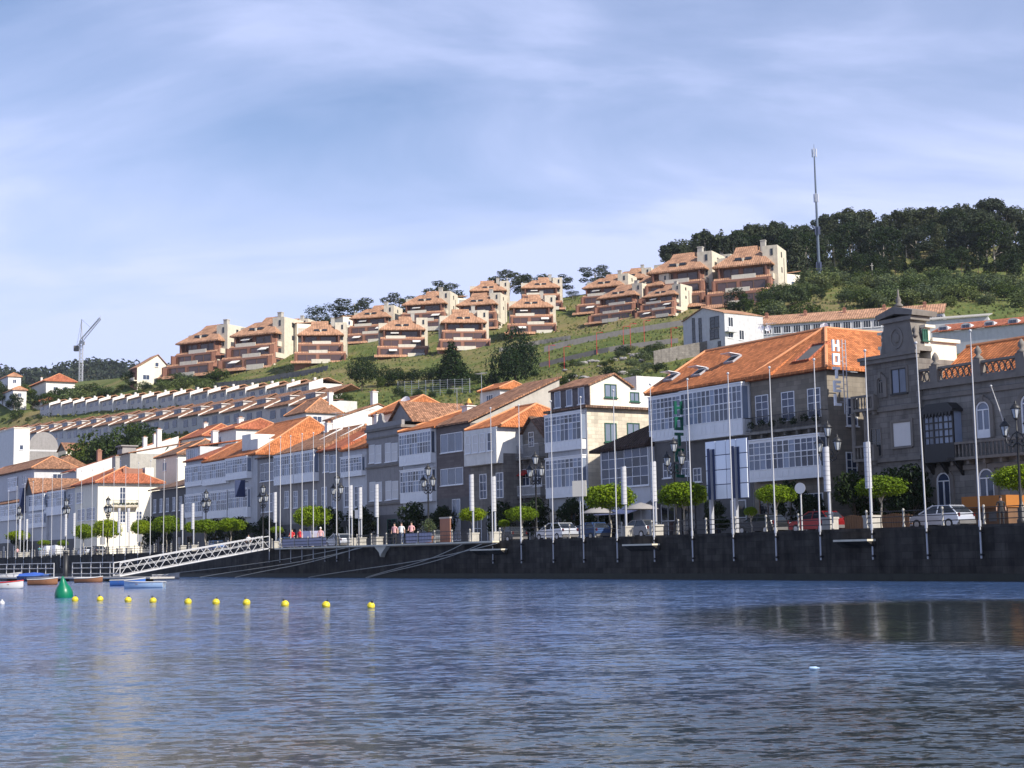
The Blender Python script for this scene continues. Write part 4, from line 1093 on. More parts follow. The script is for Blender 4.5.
# ------------------------------------------------------------------ quay
def build_quay():
    uL, uR = -420.0, 70.0
    def q(mb, name, mats): 
        o = mb.build(name, mats); o.location = W(0, 0, 0); o.rotation_euler.z = QROT; return o
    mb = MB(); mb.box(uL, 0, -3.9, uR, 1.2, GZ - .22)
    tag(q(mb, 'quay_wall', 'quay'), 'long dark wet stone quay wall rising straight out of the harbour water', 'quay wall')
    ko = bpy.data.objects['quay_wall']
    def part(mb, name, mats): return mb.build(name, mats, ko)
    c = MB()
    uA, uB = u_at(281, 0, GZ), u_at(500, 0, GZ)
    c.box(uL, -.06, GZ - .22, uA - .01, .9, GZ + .02); c.box(uB + .01, -.06, GZ - .22, uR, .9, GZ + .02); part(c, 'coping', 'quay')
    c = MB(); c.box(uA, -.75, GZ - .12, uB, .9, GZ + .02); part(c, 'coping', 'pale_kerb')
    # landing slabs and the corbelled corner
    for a, b_, py in ((622, 652, 544), (833, 867, 539.5), (470, 500, 549)):
        d = .8; z = uz((a + b_) / 2, py, -d)[1]
        u0, u1 = uz(a, py, -d)[0], uz(b_, py, -d)[0]
        s = MB(); s.box(u0, -d, z - .12, u1, -.08, z)
        part(s, 'landing', 'pale_kerb')
        s = MB(); s.prism([(-.07, z - .122), (-d + .06, z - .122), (-.07, z - .5)], 'x', u0 + .05, u1 - .05); part(s, 'landing_corbel', 'quay')
    u0, u1 = u_at(371, -.8, GZ), u_at(383.5, -.8, GZ)
    s = MB(); s.prism([(u0, GZ - .122), (u1, GZ - .122), (u0 * .4 + u1 * .6, GZ - .8), ((u0 + u1) / 2, GZ - 1.15), (u0 * .6 + u1 * .4, GZ - .7)], 'y', -.5, -.02); part(s, 'corbel', 'pale_kerb')
    # weed band just above the water
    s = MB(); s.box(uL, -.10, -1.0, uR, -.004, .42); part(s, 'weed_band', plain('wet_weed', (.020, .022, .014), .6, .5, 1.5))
    # promenade, road
    mb = MB(); mb.box(uL, 1.203, GZ - 2.5, uR, 44, GZ); struct(q(mb, 'promenade', 'cobble'))
    mb = MB(); mb.box(uL, 8.0, GZ, uR, 13.2, GZ + .004); struct(q(mb, 'road', 'asphalt'))
    mb = MB()
    mb.box(uL, 13.2, GZ, uR, 13.4, GZ + .12); mb.box(uL, 7.8, GZ, uR, 8.0, GZ + .12); struct(q(mb, 'kerb', 'concrete'))
    mb = MB()
    for k in range(100):
        u = uL + k * 4.8; mb.box(u, 10.5, GZ + .004, u + 2.2, 10.62, GZ + .008)
    struct(q(mb, 'road_marking', 'joinery'))
    # railings, one run between pedestals
    runs = [(-40, 150), (154, 272), (281, 352), (357, 470), (500, 622), (652, 833), (867, 1075)]
    descr = ['at the left end behind the pontoon', 'behind the gangway', 'behind the people in red shirts', 'by the lilac banner', 'before the cream house', 'before the white hotel', 'before the stone mansion']
    for (a, b_), ds in zip(runs, descr):
        z = GZ
        off = -.45 if a in (281, 357) else .35
        u0, u1 = u_at(a, off, z), u_at(b_, off, z)
        t = thing('railing', 'iron railing with pale posts along the quay edge ' + ds, 'railing', W(u0, off, GZ + .021), QROT, 'railings along the quay edge')
        L = u1 - u0; n = max(2, int(round(L / 3.1)))
        r = MB()
        for h in (.95, .62, .3): r.tube([(0, 0, h), (L, 0, h)], .03, 6)
        k = int(L / .28)
        if a in (281, 357):
            for i in range(k): r.tube([(i * .28, 0, .1), (i * .28, 0, .95)], .012, 4, 0, False)
        r.build('rails', 'iron', t)
        pm = MB(); pm.lathe([(.09, 0), (.09, .1), (.055, .14), (.055, .9), (.08, .94), (.07, 1.06), (.02, 1.1)], (0, 0, 0), 8)
        me = pm.mesh('post', 'concrete')
        for i in range(min(n, 90) + 1):
            p = bpy.data.objects.new('post', me); COL.objects.link(p); p.parent = t; p.location = (L * i / n, 0, 0)
def build_pontoon():
    z = .42
    # floating pontoon and its walkway railing
    A, B = at_level(-60, 577.5, z), at_level(68, 577.8, z); C = at_level(152, 577.2, z)
    ang = math.atan2(C.y - A.y, C.x - A.x); L = (C - A).length
    t = thing('pontoon', 'floating wooden pontoon with white pipe railing at the foot of the gangway', 'pontoon', (A.x, A.y, 0), ang)
    d = MB(); d.box(0, -.2, z - .16, L, 2.4, z); d.build('deck', 'deck', t)
    fl = MB()
    for i in range(9): fl.box(L * i / 9 + .3, 0, -.4, L * i / 9 + 2.4, 2.2, z - .163)
    fl.build('float', 'dark_render', t)
    rl = MB(); yy = 2.2
    Lr = (B - A).length
    def run(x0, x1):
        for h in (1.5, .95, .35): rl.tube([(x0, yy, z + h), (x1, yy, z + h)], .05, 6)
        n = int((x1 - x0) / 2.3)
        for i in range(n + 1):
            x = x0 + (x1 - x0) * i / n; rl.tube([(x, yy, z), (x, yy, z + 1.55)], .055, 6)
    xp = (at_level(50, 577, z) - A).length; xq = (at_level(67, 577, z) - A).length; xr = (at_level(111, 577, z) - A).length
    run(0, xp); run(xq, xr); rl.build('handrail', 'pole_white', t)
    # mooring pile
    p = at_level(65.5, 579, 0)
    t = thing('mooring_pile', 'thick dark mooring pile standing out of the water by the pontoon', 'pile', (p.x, p.y, 0))
    k = MB(); k.lathe([(.3, -2), (.3, 3.1)], n=14); k.build('shaft', 'iron', t)
    k = MB(); k.lathe([(.33, 3.1), (.33, 3.25), (.05, 3.45)], n=14); k.build('cap', 'iron', t)
    # gangway
    top = W(u_at(266, -.2, GZ), -.2, GZ + .02); low = at_level(113, 577.2, z) + Vector((0, 1.4, .08))
    d = Vector((low.x - top.x, low.y - top.y, 0)); L = d.length; ang = math.atan2(d.y, d.x); dz = low.z - top.z
    t = thing('gangway', 'long white truss gangway sloping from the quay down to the pontoon', 'gangway', top, ang)
    def pt(s, side, h): return (L * s, side, dz * s + h)
    n = 8; H = 1.35
    for side in (-.75, .75):
        tr = MB()
        tr.tube([pt(0, side, H), pt(1, side, H)], .06, 6); tr.tube([pt(0, side, 0), pt(1, side, 0)], .09, 6); tr.tube([pt(0, side, .75), pt(1, side, .75)], .03, 6)
        for i in range(n):
            a, b_, m = i / n, (i + 1) / n, (i + .5) / n
            tr.tube([pt(a, side, 0), pt(m, side, H)], .038, 5); tr.tube([pt(m, side, H), pt(b_, side, 0)], .038, 5)
        tr.tube([pt(0, side, 0), pt(0, side, H)], .06, 5); tr.tube([pt(1, side, 0), pt(1, side, H)], .06, 5)
        tr.build('truss', 'pole_white', t)
    dk = MB(); vs = [pt(0, -.7, .06), pt(0, .7, .06), pt(1, .7, .06), pt(1, -.7, .06)]
    dk.add(vs + [(x, y, zz - .12) for x, y, zz in vs], [(3, 2, 1, 0), (4, 5, 6, 7), (0, 1, 5, 4), (1, 2, 6, 5), (2, 3, 7, 6), (3, 0, 4, 7)]); dk.build('walkway', 'deck', t)
# ------------------------------------------------------------------ quay furniture
def behind(px):
    best = min(HOUSES, key=lambda h: 0 if h.px[0] <= px <= h.px[1] else min(abs(px - h.px[0]), abs(px - h.px[1])))
    return best
SHORT = {'stone_mansion': 'the stone mansion', 'gabled_stone_house': 'the narrow scrolled gable house', 'stone_hotel': 'the tan stone hotel', 'white_hotel': 'the white hotel',
         'glazed_annexe': 'the glazed annexe', 'cream_house': 'the sandstone house', 'small_gabled_house': 'the small dark gabled house', 'orange_hipped_house': 'the orange hip roofed house',
         'slate_clad_house': 'the slate clad house', 'double_gallery_house': 'the double gallery house', 'grey_parapet_house': 'the grey parapet house', 'orange_roofed_white_house': 'the orange roofed white house',
         'grey_two_window_house': 'the grey two window house', 'twin_gallery_house': 'the twin gallery house', 'narrow_grey_house': 'the narrow grey house', 'big_orange_roof_house': 'the big orange roof house',
         'pale_gallery_house': 'the pale gallery house', 'dark_shaded_house': 'the dark shaded house', 'cream_corner_house': 'the cream corner house', 'white_gallery_house': 'the white long gallery house',
         'brown_gable_house': 'the brown gable house', 'low_gallery_house': 'the leftmost gallery house'}
ORD = ['first', 'second', 'third', 'fourth', 'fifth', 'sixth', 'seventh', 'eighth', 'ninth']
def labels_by_house(pxs, text, noun):
    """'<text> before <house>, second of its three there from the left'"""
    pxs = sorted(pxs); hs = [behind(p) for p in pxs]; out = []
    for i, (p, h) in enumerate(zip(pxs, hs)):
        same = [q for q, g in zip(pxs, hs) if g is h]
        if len(same) == 1: out.append(f'{text} before {SHORT[h.root.name]}')
        else: out.append(f'{text} before {SHORT[h.root.name]}, {ORD[same.index(p)]} from left there')
    return list(zip(pxs, out))
def build_poles():
    P = [(7.4, 491), (15.6, 487), (23.4, 484), (32, 482), (41.4, 479), (51, 477), (60.5, 475), (80.5, 471), (91.4, 470), (102.5, 469), (113, 468), (125, 466), (137.7, 463), (150, 461), (163, 460), (176.4, 459),
         (269.3, 438), (280, 437), (290.8, 436), (302, 434), (313.3, 433), (325, 431.5), (336.7, 430), (349.4, 428), (493, 408), (521.5, 405), (553.5, 401), (584, 397), (617.6, 390), (654.7, 384), (693, 379), (734, 373), (776.6, 367), (821, 359), (873, 350), (928, 342), (981.5, 330)]
    tops = dict(P)
    L = labels_by_house([p for p, _ in P], 'thin white flagpole', 'pole')
    mb = MB(); me = None
    off = -.16
    for px, lab in L:
        zb = 1.25 if px > 400 or px < 260 else 1.6
        u = u_at(px, off, zb)
        z1 = uz(px - (px - 380) * .012 if px > 380 else px, tops[px], off)[1]
        h = min(max(z1 - zb, 11.0), 15.0)
        if me is None:
            mb.tube([(0, 0, 0), (0, 0, 5.6), (0, 0, 11.8), (0, 0, 12.4)], [.052, .048, .03, .026], 8); mb.ball((0, 0, 12.45), .09, n=8)
            me = mb.mesh('pole_shaft', 'pole_white')
            bm_ = MB(); bm_.box(-.09, -.08, .15, .09, .155, .27); mc = bm_.mesh('bracket', 'iron')
            bm_ = MB(); bm_.box(-.09, -.08, 1.45, .09, .155, 1.57); mc2 = bm_.mesh('bracket', 'iron')
            tb = MB(); tb.tube([(0, 0, 1.75), (0, 0, 2.1)], .085, 8); mt = tb.mesh('collar', 'grey_metal')
        t = thing('flagpole', lab, 'flagpole', W(u, off, zb), QROT, 'flagpoles along the quay wall')
        t.rotation_euler = (random.uniform(-.004, .004), random.uniform(-.006, .006), QROT)
        s = bpy.data.objects.new('shaft', me); COL.objects.link(s); s.parent = t; s.scale = (1, 1, h / 12.45)
        for n_, m_ in (('bracket', mc), ('bracket', mc2), ('collar', mt)):
            o = bpy.data.objects.new(n_, m_); COL.objects.link(o); o.parent = t
    # banner posts: white cloth cylinders on grey masts over stone pedestals
    B = [(20, 519, 548), (27, 519, 548), (66, 514, 546), (74.5, 513, 546), (119.5, 508, 547), (129, 508, 547), (182.5, 504, 545), (193.5, 503, 544), (276, 492, 548), (352, 485, 545), (361.5, 487, 543), (378, 484, 541), (473.5, 474, 543), (495.5, 476, 540), (626.5, 466, 542), (656.5, 461, 536), (830.5, 446, 538), (872, 441, 527)]
    L = labels_by_house([b[0] for b in B], 'white banner post', 'post'); bt = {b[0]: b for b in B}
    for px, lab in L:
        _, y0, y1 = bt[px]; off = 1.2
        u = u_at(px, off, GZ); h = uz(px, y0, off)[1] - GZ
        t = thing('banner_post', lab, 'banner post', W(u, off, GZ), QROT, 'white banner posts along the promenade')
        m = MB(); m.tube([(0, 0, .8), (0, 0, h)], .09, 8); m.build('mast', 'grey_metal', t)
        b = MB(); b.tube([(0, -.12, h * .46), (0, -.12, h - .05)], .21, 10); bo = b.build('banner', 'banner', t)
        sm = MB(); k = 9
        for i in range(k): sm.tube([(0, -.12, h * (.48 + .5 * i / k)), (0, -.12, h * (.48 + .5 * i / k) + .035)], .216, 10)
        sm.build('seam', 'seam', bo)
        p = MB(); p.box(-.36, -.36, .0, .36, .36, .7); p.box(-.4, -.4, .7, .4, .4, .82); p.build('pedestal', 'concrete', t)
LAMPS = [(19, 505), (66, 497), (108, 496), (206, 489), (263, 483), (337, 473), (428, 463.5), (535.5, 451), (674, 437), (828, 420), (1016, 400)]
def lamp_proto():
    """three lantern iron street lamp, 7 m tall at unit scale"""
    t = thing('street_lamp', 'x', 'street lamp', (0, 0, 0))
    p = MB(); p.lathe([(.26, 0), (.26, .25), (.18, .35), (.2, .9), (.12, 1.0), (.085, 1.2), (.06, 4.9), (.1, 4.95), (.055, 5.1), (.05, 6.0)], n=10)
    for sg in (1, -1):
        p.tube([(0, 0, 4.7), (sg * .35, 0, 4.45), (sg * .7, 0, 4.6), (sg * .82, 0, 5.05)], .045, 6); p.tube([(0, 0, 5.3), (sg * .3, 0, 5.15), (sg * .55, 0, 4.75)], .03, 5)
        p.ball((sg * .35, 0, 4.75), .09)
    p.build('post', 'iron', t)
    for x, z in ((0, 6.0), (.82, 5.05), (-.82, 5.05)):
        l = MB(); l.lathe([(.10, 0), (.16, .08), (.10, .1)], (x, 0, z), 6)
        for k in range(6):
            a = k * math.pi / 3; l.tube([(x + .15 * math.cos(a), .15 * math.sin(a), z + .08), (x + .27 * math.cos(a), .27 * math.sin(a), z + .62)], .018, 4)
        l.lathe([(.31, .62), (.33, .66), (.16, .86), (.05, .95), (.07, 1.02), (.01, 1.12)], (x, 0, z), 6)
        lo = l.build('lantern', 'iron', t)
        g = MB(); g.lathe([(.135, .1), (.25, .61)], (x, 0, z), 6, 0, False); g.build('glass', 'lamp_glass', lo)
    return t
def build_lamps():
    L = labels_by_house([l[0] for l in LAMPS], 'black three lantern lamp', 'lamp'); top = dict(LAMPS)
    pr = lamp_proto(); first = True
    for px, lab in L:
        off = 5.5 if px != 1016 else 3.0
        if px in (66, 19): off = 4
        u = u_at(px, off, GZ + 6); h = uz(px, top[px], off)[1] - GZ
        o = pr if first else copy_tree(pr); first = False
        place(o, W(u, off, GZ), QROT, (h / 7.12, h / 7.12, h / 7.12), lab, 'three lantern street lamps')
# ------------------------------------------------------------------ promenade trees
def mop_proto(seed):
    rnd = random.Random(seed); bl = [(0, 0, .32, .45, .45, .26)] * 3
    for k in range(12):
        a = k * 2.4; q = .30 * math.sqrt((k + .5) / 12)
        bl.append((math.cos(a) * q, math.sin(a) * q, .40 + .10 * (1 - q / .3) + rnd.uniform(-.02, .03), .17, .17, .13))
    for k in range(9):
        a = k * .7; bl.append((math.cos(a) * .34, math.sin(a) * .34, .27 + rnd.uniform(-.04, .04), .16, .16, .15))
    return leaf_mesh('mop_crown', bl, 7000, .045, 'lf_trim', seed, .5)
def build_trees():
    T = [(1021, 463, 490, 54), (881, 474, 497, 52), (776, 483, 503, 42), (684, 480, 506, 54), (610, 482, 509, 54), (522, 505, 521, 34), (472.5, 506.5, 521, 28), (312, 504, 526, 38), (231, 517, 531, 30), (205, 518.5, 533, 30), (166.5, 514, 533, 30), (194, 520, 533, 20), (141, 519, 534, 22), (107, 518, 538, 30), (83.5, 523, 539, 22), (18, 530, 540, 24)]
    small = [(751, 505, 516, 14, 4), (43.5, 539, 545, 13, 3), (63, 539, 546, 11, 3), (277, 525, 533, 14, 2.2), (504, 518, 527, 12, 4)]
    protos = [mop_proto(s) for s in (11, 12, 13)]
    tm = []
    for s in (1, 2):
        rnd = random.Random(s); mb = MB()
        mb.tube([(0, 0, -.1), (.06, .02, .35), (-.03, 0, .7), (.02, 0, 1.05)], [.07, .055, .05, .05], 7)
        for k in range(5):
            a = k * 1.26; mb.tube([(.02, 0, .8), (.2 * math.cos(a), .2 * math.sin(a), 1.05), (.42 * math.cos(a), .42 * math.sin(a), 1.25)], [.035, .025, .012], 5)
        tm.append(mb.mesh('mop_trunk', 'bark_pale'))
    L = dict(labels_by_house([t[0] for t in T], 'trimmed bright green mop headed tree', 'tree'))
    for i, (px, y0, y1, w) in enumerate(T):
        off = 4.2
        u = u_at(px, off, GZ + 2); z0 = uz(px, y1, off)[1]; z1 = uz(px, y0, off)[1]
        p = W(u, off, GZ); wid = w / FPX * p.y * 1.0
        t = thing('umbrella_tree', L[px], 'tree', p, random.uniform(0, 6), 'trimmed trees along the promenade')
        c = bpy.data.objects.new('crown', protos[i % 3]); COL.objects.link(c); c.parent = t
        H = (z1 - z0); c.location = (0, 0, z0 - GZ - .08 * H); c.scale = (wid * 1.0, wid * 1.0, H / .60)
        k = bpy.data.objects.new('trunk', tm[i % 2]); COL.objects.link(k); k.parent = t; k.scale = (1.3, 1.3, (z0 - GZ + .35 * H) / 1.2)
    Ls = ['small round tree between the notice panel and a parked car', 'small round shrub tree at the far left by the white vans', 'small round shrub tree beside the mooring pile', 'small low round tree left of the people in red', 'small round tree behind two banner posts']
    for i, (px, y0, y1, w, off) in enumerate(small):
        u = u_at(px, off, GZ + 1); z0 = uz(px, y1, off)[1]; z1 = uz(px, y0, off)[1]; p = W(u, off, GZ); wid = w / FPX * p.y
        t = thing('small_tree', Ls[i], 'tree', p, random.uniform(0, 6))
        c = bpy.data.objects.new('crown', protos[i % 3]); COL.objects.link(c); c.parent = t; H = z1 - z0; c.location = (0, 0, z0 - GZ - .08 * H); c.scale = (wid, wid, H / .66)
        k = bpy.data.objects.new('trunk', tm[i % 2]); COL.objects.link(k); k.parent = t; k.scale = (1, 1, (z0 - GZ + .3 * H) / 1.2)
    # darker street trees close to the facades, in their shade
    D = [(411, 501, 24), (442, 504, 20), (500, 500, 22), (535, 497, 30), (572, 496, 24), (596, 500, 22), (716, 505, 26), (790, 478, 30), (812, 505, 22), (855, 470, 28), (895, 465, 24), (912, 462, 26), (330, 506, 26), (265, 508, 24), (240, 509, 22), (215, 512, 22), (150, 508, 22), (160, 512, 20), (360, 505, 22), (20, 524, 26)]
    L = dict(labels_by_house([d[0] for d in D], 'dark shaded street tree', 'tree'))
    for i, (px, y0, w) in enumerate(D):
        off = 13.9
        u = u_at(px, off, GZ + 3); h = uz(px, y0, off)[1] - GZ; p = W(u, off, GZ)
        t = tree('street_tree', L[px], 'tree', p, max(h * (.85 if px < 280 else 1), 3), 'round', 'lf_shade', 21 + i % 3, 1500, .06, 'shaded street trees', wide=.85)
# ------------------------------------------------------------------ boats and buoys
def hull(L, Wd, H, mat, inner, gun, t, trans=.75):
    st = 11; o = MB(); i_ = MB(); vs = []; n = 7
    def sec(k, q, sh=0):
        x = k / (st - 1); b = Wd / 2 * (1 - max(0, (x - .45) / .55) ** 2.2) * (trans + (1 - trans) * min(1, x / .35)); b = max(b, .02) * q
        zt = H * (1 + .28 * max(0, (x - .35) / .65) ** 2); zb = -.12 + .35 * H * max(0, (x - .7) / .3) ** 2
        pts = []
        for j in range(n):
            a = math.pi * j / (n - 1); y = -b * math.cos(a); d = math.sin(a) ** .7
            pts.append((x * L - L / 2 + (x * .06 * L if False else 0), y, zt - (zt - zb - sh) * d))
        return pts
    for mb, q, sh in ((o, 1, 0), (i_, .93, .1)):
        vs = [p for k in range(st) for p in sec(k, q, sh)]
        fs = [(k * n + j, k * n + j + 1, (k + 1) * n + j + 1, (k + 1) * n + j) for k in range(st - 1) for j in range(n - 1)]
        mb.add(vs, fs, 0, True); mb.add(sec(0, q, sh), [list(range(n))])
    o.build('hull', mat, t); i_.build('interior', inner, t)
    g = MB()
    for j in (0, n - 1): g.tube([sec(k, 1)[j] for k in range(st)], .045, 5)
    g.tube([sec(0, 1)[0], sec(0, 1)[-1]], .045, 5); g.build('gunwale', gun, t)
    for x in (-.22, .12):
        s = MB(); s.box(L * x - .12, -Wd * .44, H * .62, L * x + .12, Wd * .44, H * .62 + .04); s.build('thwart', 'hull_wood', t)
def build_boats():
    Bs = [('rowing_boat', 'white rowing boat with a red gunwale, at the left edge of the picture', 4, 589, 2.9, 1.1, .5, 'white', 'red_paint', 'red_paint', .12, None),
          ('moored_boat', 'moored boat covered by a blue tarpaulin, left of the green buoy', 34, 581, 3.6, 1.3, .55, 'navy', 'hull_wood', 'blue', .1, 'tarp'),
          ('wooden_boat', 'varnished brown rowing boat just behind the green buoy', 43, 585, 2.6, 1.2, .5, 'hull_wood', 'hull_wood', 'white', .05, None),
          ('wooden_boat', 'orange brown wooden boat with pale top edge between buoy and gangway foot', 89, 582.5, 2.7, 1.2, .45, 'hull_wood', 'deck', 'white', -.05, None),
          ('blue_boat', 'blue rowing boat with white gunwale, behind the pale blue one', 128, 585.5, 2.8, 1.2, .45, 'blue', 'white', 'white', .1, None),
          ('pale_blue_boat', 'pale blue dinghy, nearest boat to the right of the green buoy', 144, 588, 3.0, 1.1, .42, 'lightblue', 'white', 'white', 3.05, None),
          ('white_boat', 'white dinghy below the gangway truss', 166, 579.5, 2.8, 1.2, .5, 'white', 'white', 'white', .1, None),
          ('white_boat', 'white boat partly hidden behind the blue tarpaulin boat', 4, 580, 4, 1.5, .7, 'white', 'deck', 'white', .1, None)]
    for nm, lab, px, py, L, Wd, H, a, b, c, rz, cov in Bs:
        p = at_level(px, py, 0); t = thing(nm, lab, 'boat', (p.x, p.y, 0), rz, 'small moored boats')
        t.rotation_euler = (R(random.uniform(-2, 2)), 0, rz)
        hull(L, Wd, H, a, b, c, t)
        if cov:
            m = MB(); m.add([(-L * .46, -Wd * .46, H), (-L * .46, Wd * .46, H), (L * .3, -Wd * .46, H * 1.1), (L * .3, Wd * .46, H * 1.1), (-L * .46, 0, H + .28), (L * .0, 0, H + .42), (L * .3, 0, H + .3), (0, -Wd * .5, H), (0, Wd * .5, H)],
                           [(0, 7, 5, 4), (7, 2, 6, 5), (1, 4, 5, 8), (8, 5, 6, 3), (0, 4, 1), (2, 3, 6)]); m.build('cover', cov, t)
    p = at_level(64, 597.5, 0)
    t = thing('channel_buoy', 'large green cone shaped channel buoy floating in front of the boats', 'buoy', (p.x, p.y, 0)); t.rotation_euler = (R(3), R(-5), .4)
    b = MB(); b.lathe([(.1, -.4), (.42, -.3), (.50, .05), (.49, .28), (.40, .52), (.24, .74), (.13, .98), (.05, 1.16), (.01, 1.2)], n=18); b.build('body', 'buoy_green', t)
    b = MB(); b.tube([(0, 0, 1.16), (0, 0, 1.3)], .035, 6); b.build('lifting_eye', 'iron', t)
    Y = [(75, 598), (100, 597.6), (128, 598.6), (153, 599.3), (188, 600.5), (216, 601), (246.5, 601.5), (285, 603), (326, 604), (371, 604.8)]
    for i, (px, py) in enumerate(Y):
        p = at_level(px, py + 3.2, 0)
        t = thing('marker_buoy', f'round yellow marker buoy, {(ORD + ["tenth"])[i]} from the left in the floating line', 'buoy', (p.x, p.y, .08), random.uniform(0, 6), 'yellow marker buoys in a line')
        r = .165 if i < 9 else .15
        b = MB(); b.ball((0, 0, 0), r, r, r * .98, 14, 9); b.lathe([(r * 1.01, -.02), (r * 1.03, 0), (r * 1.01, .02)], n=14); b.build('float', 'yellow', t)
        b = MB(); b.tube([(0, 0, r * .9), (0, 0, r + .07)], [.05, .03], 6); b.build('eyelet', 'iron', t)
        t.rotation_euler = (R(random.uniform(-25, 25)), R(random.uniform(-25, 25)), random.uniform(0, 6))
    p = at_level(2, 604.5, 0); b = MB(); b.ball((0, 0, .06), .13, n=12, h=8); b.lathe([(.05, .16), (.05, .22), (.02, .24)], n=8)
    tag(b.build('mooring_float', 'white', None, (p.x, p.y, 0)), 'small white mooring float at the left edge of the water', 'float')
    p = at_level(810, 670, 0); b = MB()
    b.lathe([(.02, -.02), (.035, 0), (.035, .14), (.012, .18), (.012, .21)], n=10); o = b.build('drifting_bottle', 'lightblue', None, (p.x, p.y, .03)); o.rotation_euler = (R(90), 0, R(80)); o.scale = (.7,) * 3
    tag(o, 'small pale plastic bottle drifting on the open water', 'bottle')
    # mooring ropes from the quay to the water
    Rp = [(362, 548, 200, 577.2, 'mooring rope of the gangway, highest of the group below the red shirted people'), (358, 549, 235, 577.4, 'mooring rope slanting across the dark wall, right of the highest rope'), (345, 547, 160, 574, 'slack mooring rope leading towards the gangway foot'),
          (482, 549.5, 372, 577.5, 'pale mooring rope falling from the landing by the lilac banner'), (462, 550, 420, 574, 'short mooring rope beside the pale one under the lilac banner'), (497, 548, 340, 576.5, 'long sagging mooring rope from the landing, rightmost of the ropes')]
    for a, b_, c, d, lab in Rp:
        u = u_at(a, -.78, GZ - .2); A = W(u, -.78, GZ - .2); B = at_level(c, d, .03) if d > 575 else at_level(c, d + 2, .05)
        q = uo(B); 
        if q[1] > -.5: B = W(q[0], -.6, .03)
        n = 14; pts = []
        for i in range(n + 1):
            s = i / n; p = A.lerp(B, s); p.z -= .8 * math.sin(math.pi * s) * (1 - s) * .6; p.z = max(p.z, .02); pts.append(p)
        m = MB(); m.tube(pts, .035, 5); tag(m.build('mooring_rope', 'rope'), lab, 'rope', 'mooring ropes on the quay wall')
# ------------------------------------------------------------------ cars
def car(name, label, px, off, paint, rz=0, kind='hatch', group='cars parked along the promenade', L=4.1):
    Wd = 1.7
    t = thing(name, label, 'van' if kind == 'van' else 'car', W(u_at(px, off, GZ + .5), off, GZ + .004), QROT + rz, group)
    if kind == 'van': prof = [(-.5, .35), (-.5, .9), (-.49, 1.75), (-.44, 1.95), (.12, 1.97), (.24, 1.85), (.36, 1.15), (.48, .95), (.5, .55), (.49, .3)]; belt, top = 1.1, 1.9
    else: prof = [(-.5, .4), (-.495, .75), (-.47, .98), (-.36, .98), (.2, .93), (.40, .82), (.48, .68), (.5, .42), (.48, .24), (-.47, .24)]; belt, top = .93, 1.46
    # lower body: outline with wheel arches cut as dark wells behind the wheels, flanks tucked in
    def ring(y, k): return [(x * L * k, y, z) for x, z in prof]
    ys = [(-Wd / 2 + .06, .97), (-Wd / 2, 1.0), (Wd / 2, 1.0), (Wd / 2 - .06, .97)]
    ys = [(-Wd / 2, .985), (-Wd / 2 + .10, 1.0), (Wd / 2 - .10, 1.0), (Wd / 2, .985)]
    b = MB(); n = len(prof); vs = [p for y, k in ys for p in ring(y, k)]
    fs = [(j * n + i, j * n + (i + 1) % n, (j + 1) * n + (i + 1) % n, (j + 1) * n + i) for j in range(3) for i in range(n)] + [list(range(n)), list(range(3 * n, 4 * n))[::-1]]
    b.add(vs, fs)
    if kind != 'van':
        base = [(-.46, belt), (-.36, 1.38), (-.30, top), (.02, top), (.10, 1.40), (.27, belt)]
        # roof skin and pillars
        ro = MB()
        for sg in (1, -1):
            y0, y1 = sg * (Wd / 2 - .04), sg * (Wd / 2 - .20)
            for (xa, za), (xb, zb) in ((base[0], base[2]), (base[5], base[3]), ((-.08, belt), (-.09, top))):
                b.tube([(xa * L, y0, za), (xb * L, y1, zb)], .05, 6)
        b.box(-.31 * L, -Wd / 2 + .17, top - .03, .03 * L, Wd / 2 - .17, top + .02)
    bo = b.build('body', paint, t)
    w = MB()
    if kind != 'van':
        q = [(x * L, (Wd / 2 - .045 - .16 * (z - belt) / (top - belt)), z if z < top else z - .035) for x, z in base]
        A = [(x, -y, z) for x, y, z in q]; B_ = [(x, y, z) for x, y, z in q]; m = len(q)
        w.add(A + B_, [list(range(m)), list(range(m, 2 * m))[::-1]] + [(i, (i + 1) % m, m + (i + 1) % m, m + i) for i in range(m)])
    else:
        for sg in (1, -1): w.box(.08 * L, sg * (Wd / 2 - .01), 1.15, .26 * L, sg * (Wd / 2 + .012), 1.75)
        w.poly([(.255 * L, -.7, 1.8), (.375 * L, -.75, 1.18), (.375 * L, .75, 1.18), (.255 * L, .7, 1.8)])
    w.build('windows', 'darkglass', t)
    for x in (-.31, .31):
        for sg in (1, -1):
            k = MB(); k.tube([(x * L, sg * (Wd / 2 - .2), .31), (x * L, sg * (Wd / 2 + .012), .31)], .31, 16); wo = k.build('wheel', 'rubber', t)
            k = MB(); k.tube([(x * L, sg * (Wd / 2 - .1), .31), (x * L, sg * (Wd / 2 + .025), .31)], .19, 12); k.build('rim', 'grey_metal', wo)
    for sg in (1, -1):
        k = MB(); k.box(.455 * L, sg * .5, .62, .495 * L, sg * .76, .78); k.build('headlight', 'lens', t)
        k = MB(); k.box(-.503 * L, sg * .68, .74, -.47 * L, sg * .8, .96); k.build('tail_light', 'light_red', t)
    k = MB(); k.box(-.515 * L, -.82, .28, -.49 * L, .82, .5); k.build('bumper', 'dark_render', t); k = MB(); k.box(.49 * L, -.82, .26, .512 * L, .82, .46); k.build('bumper', 'dark_render', t)
    return t
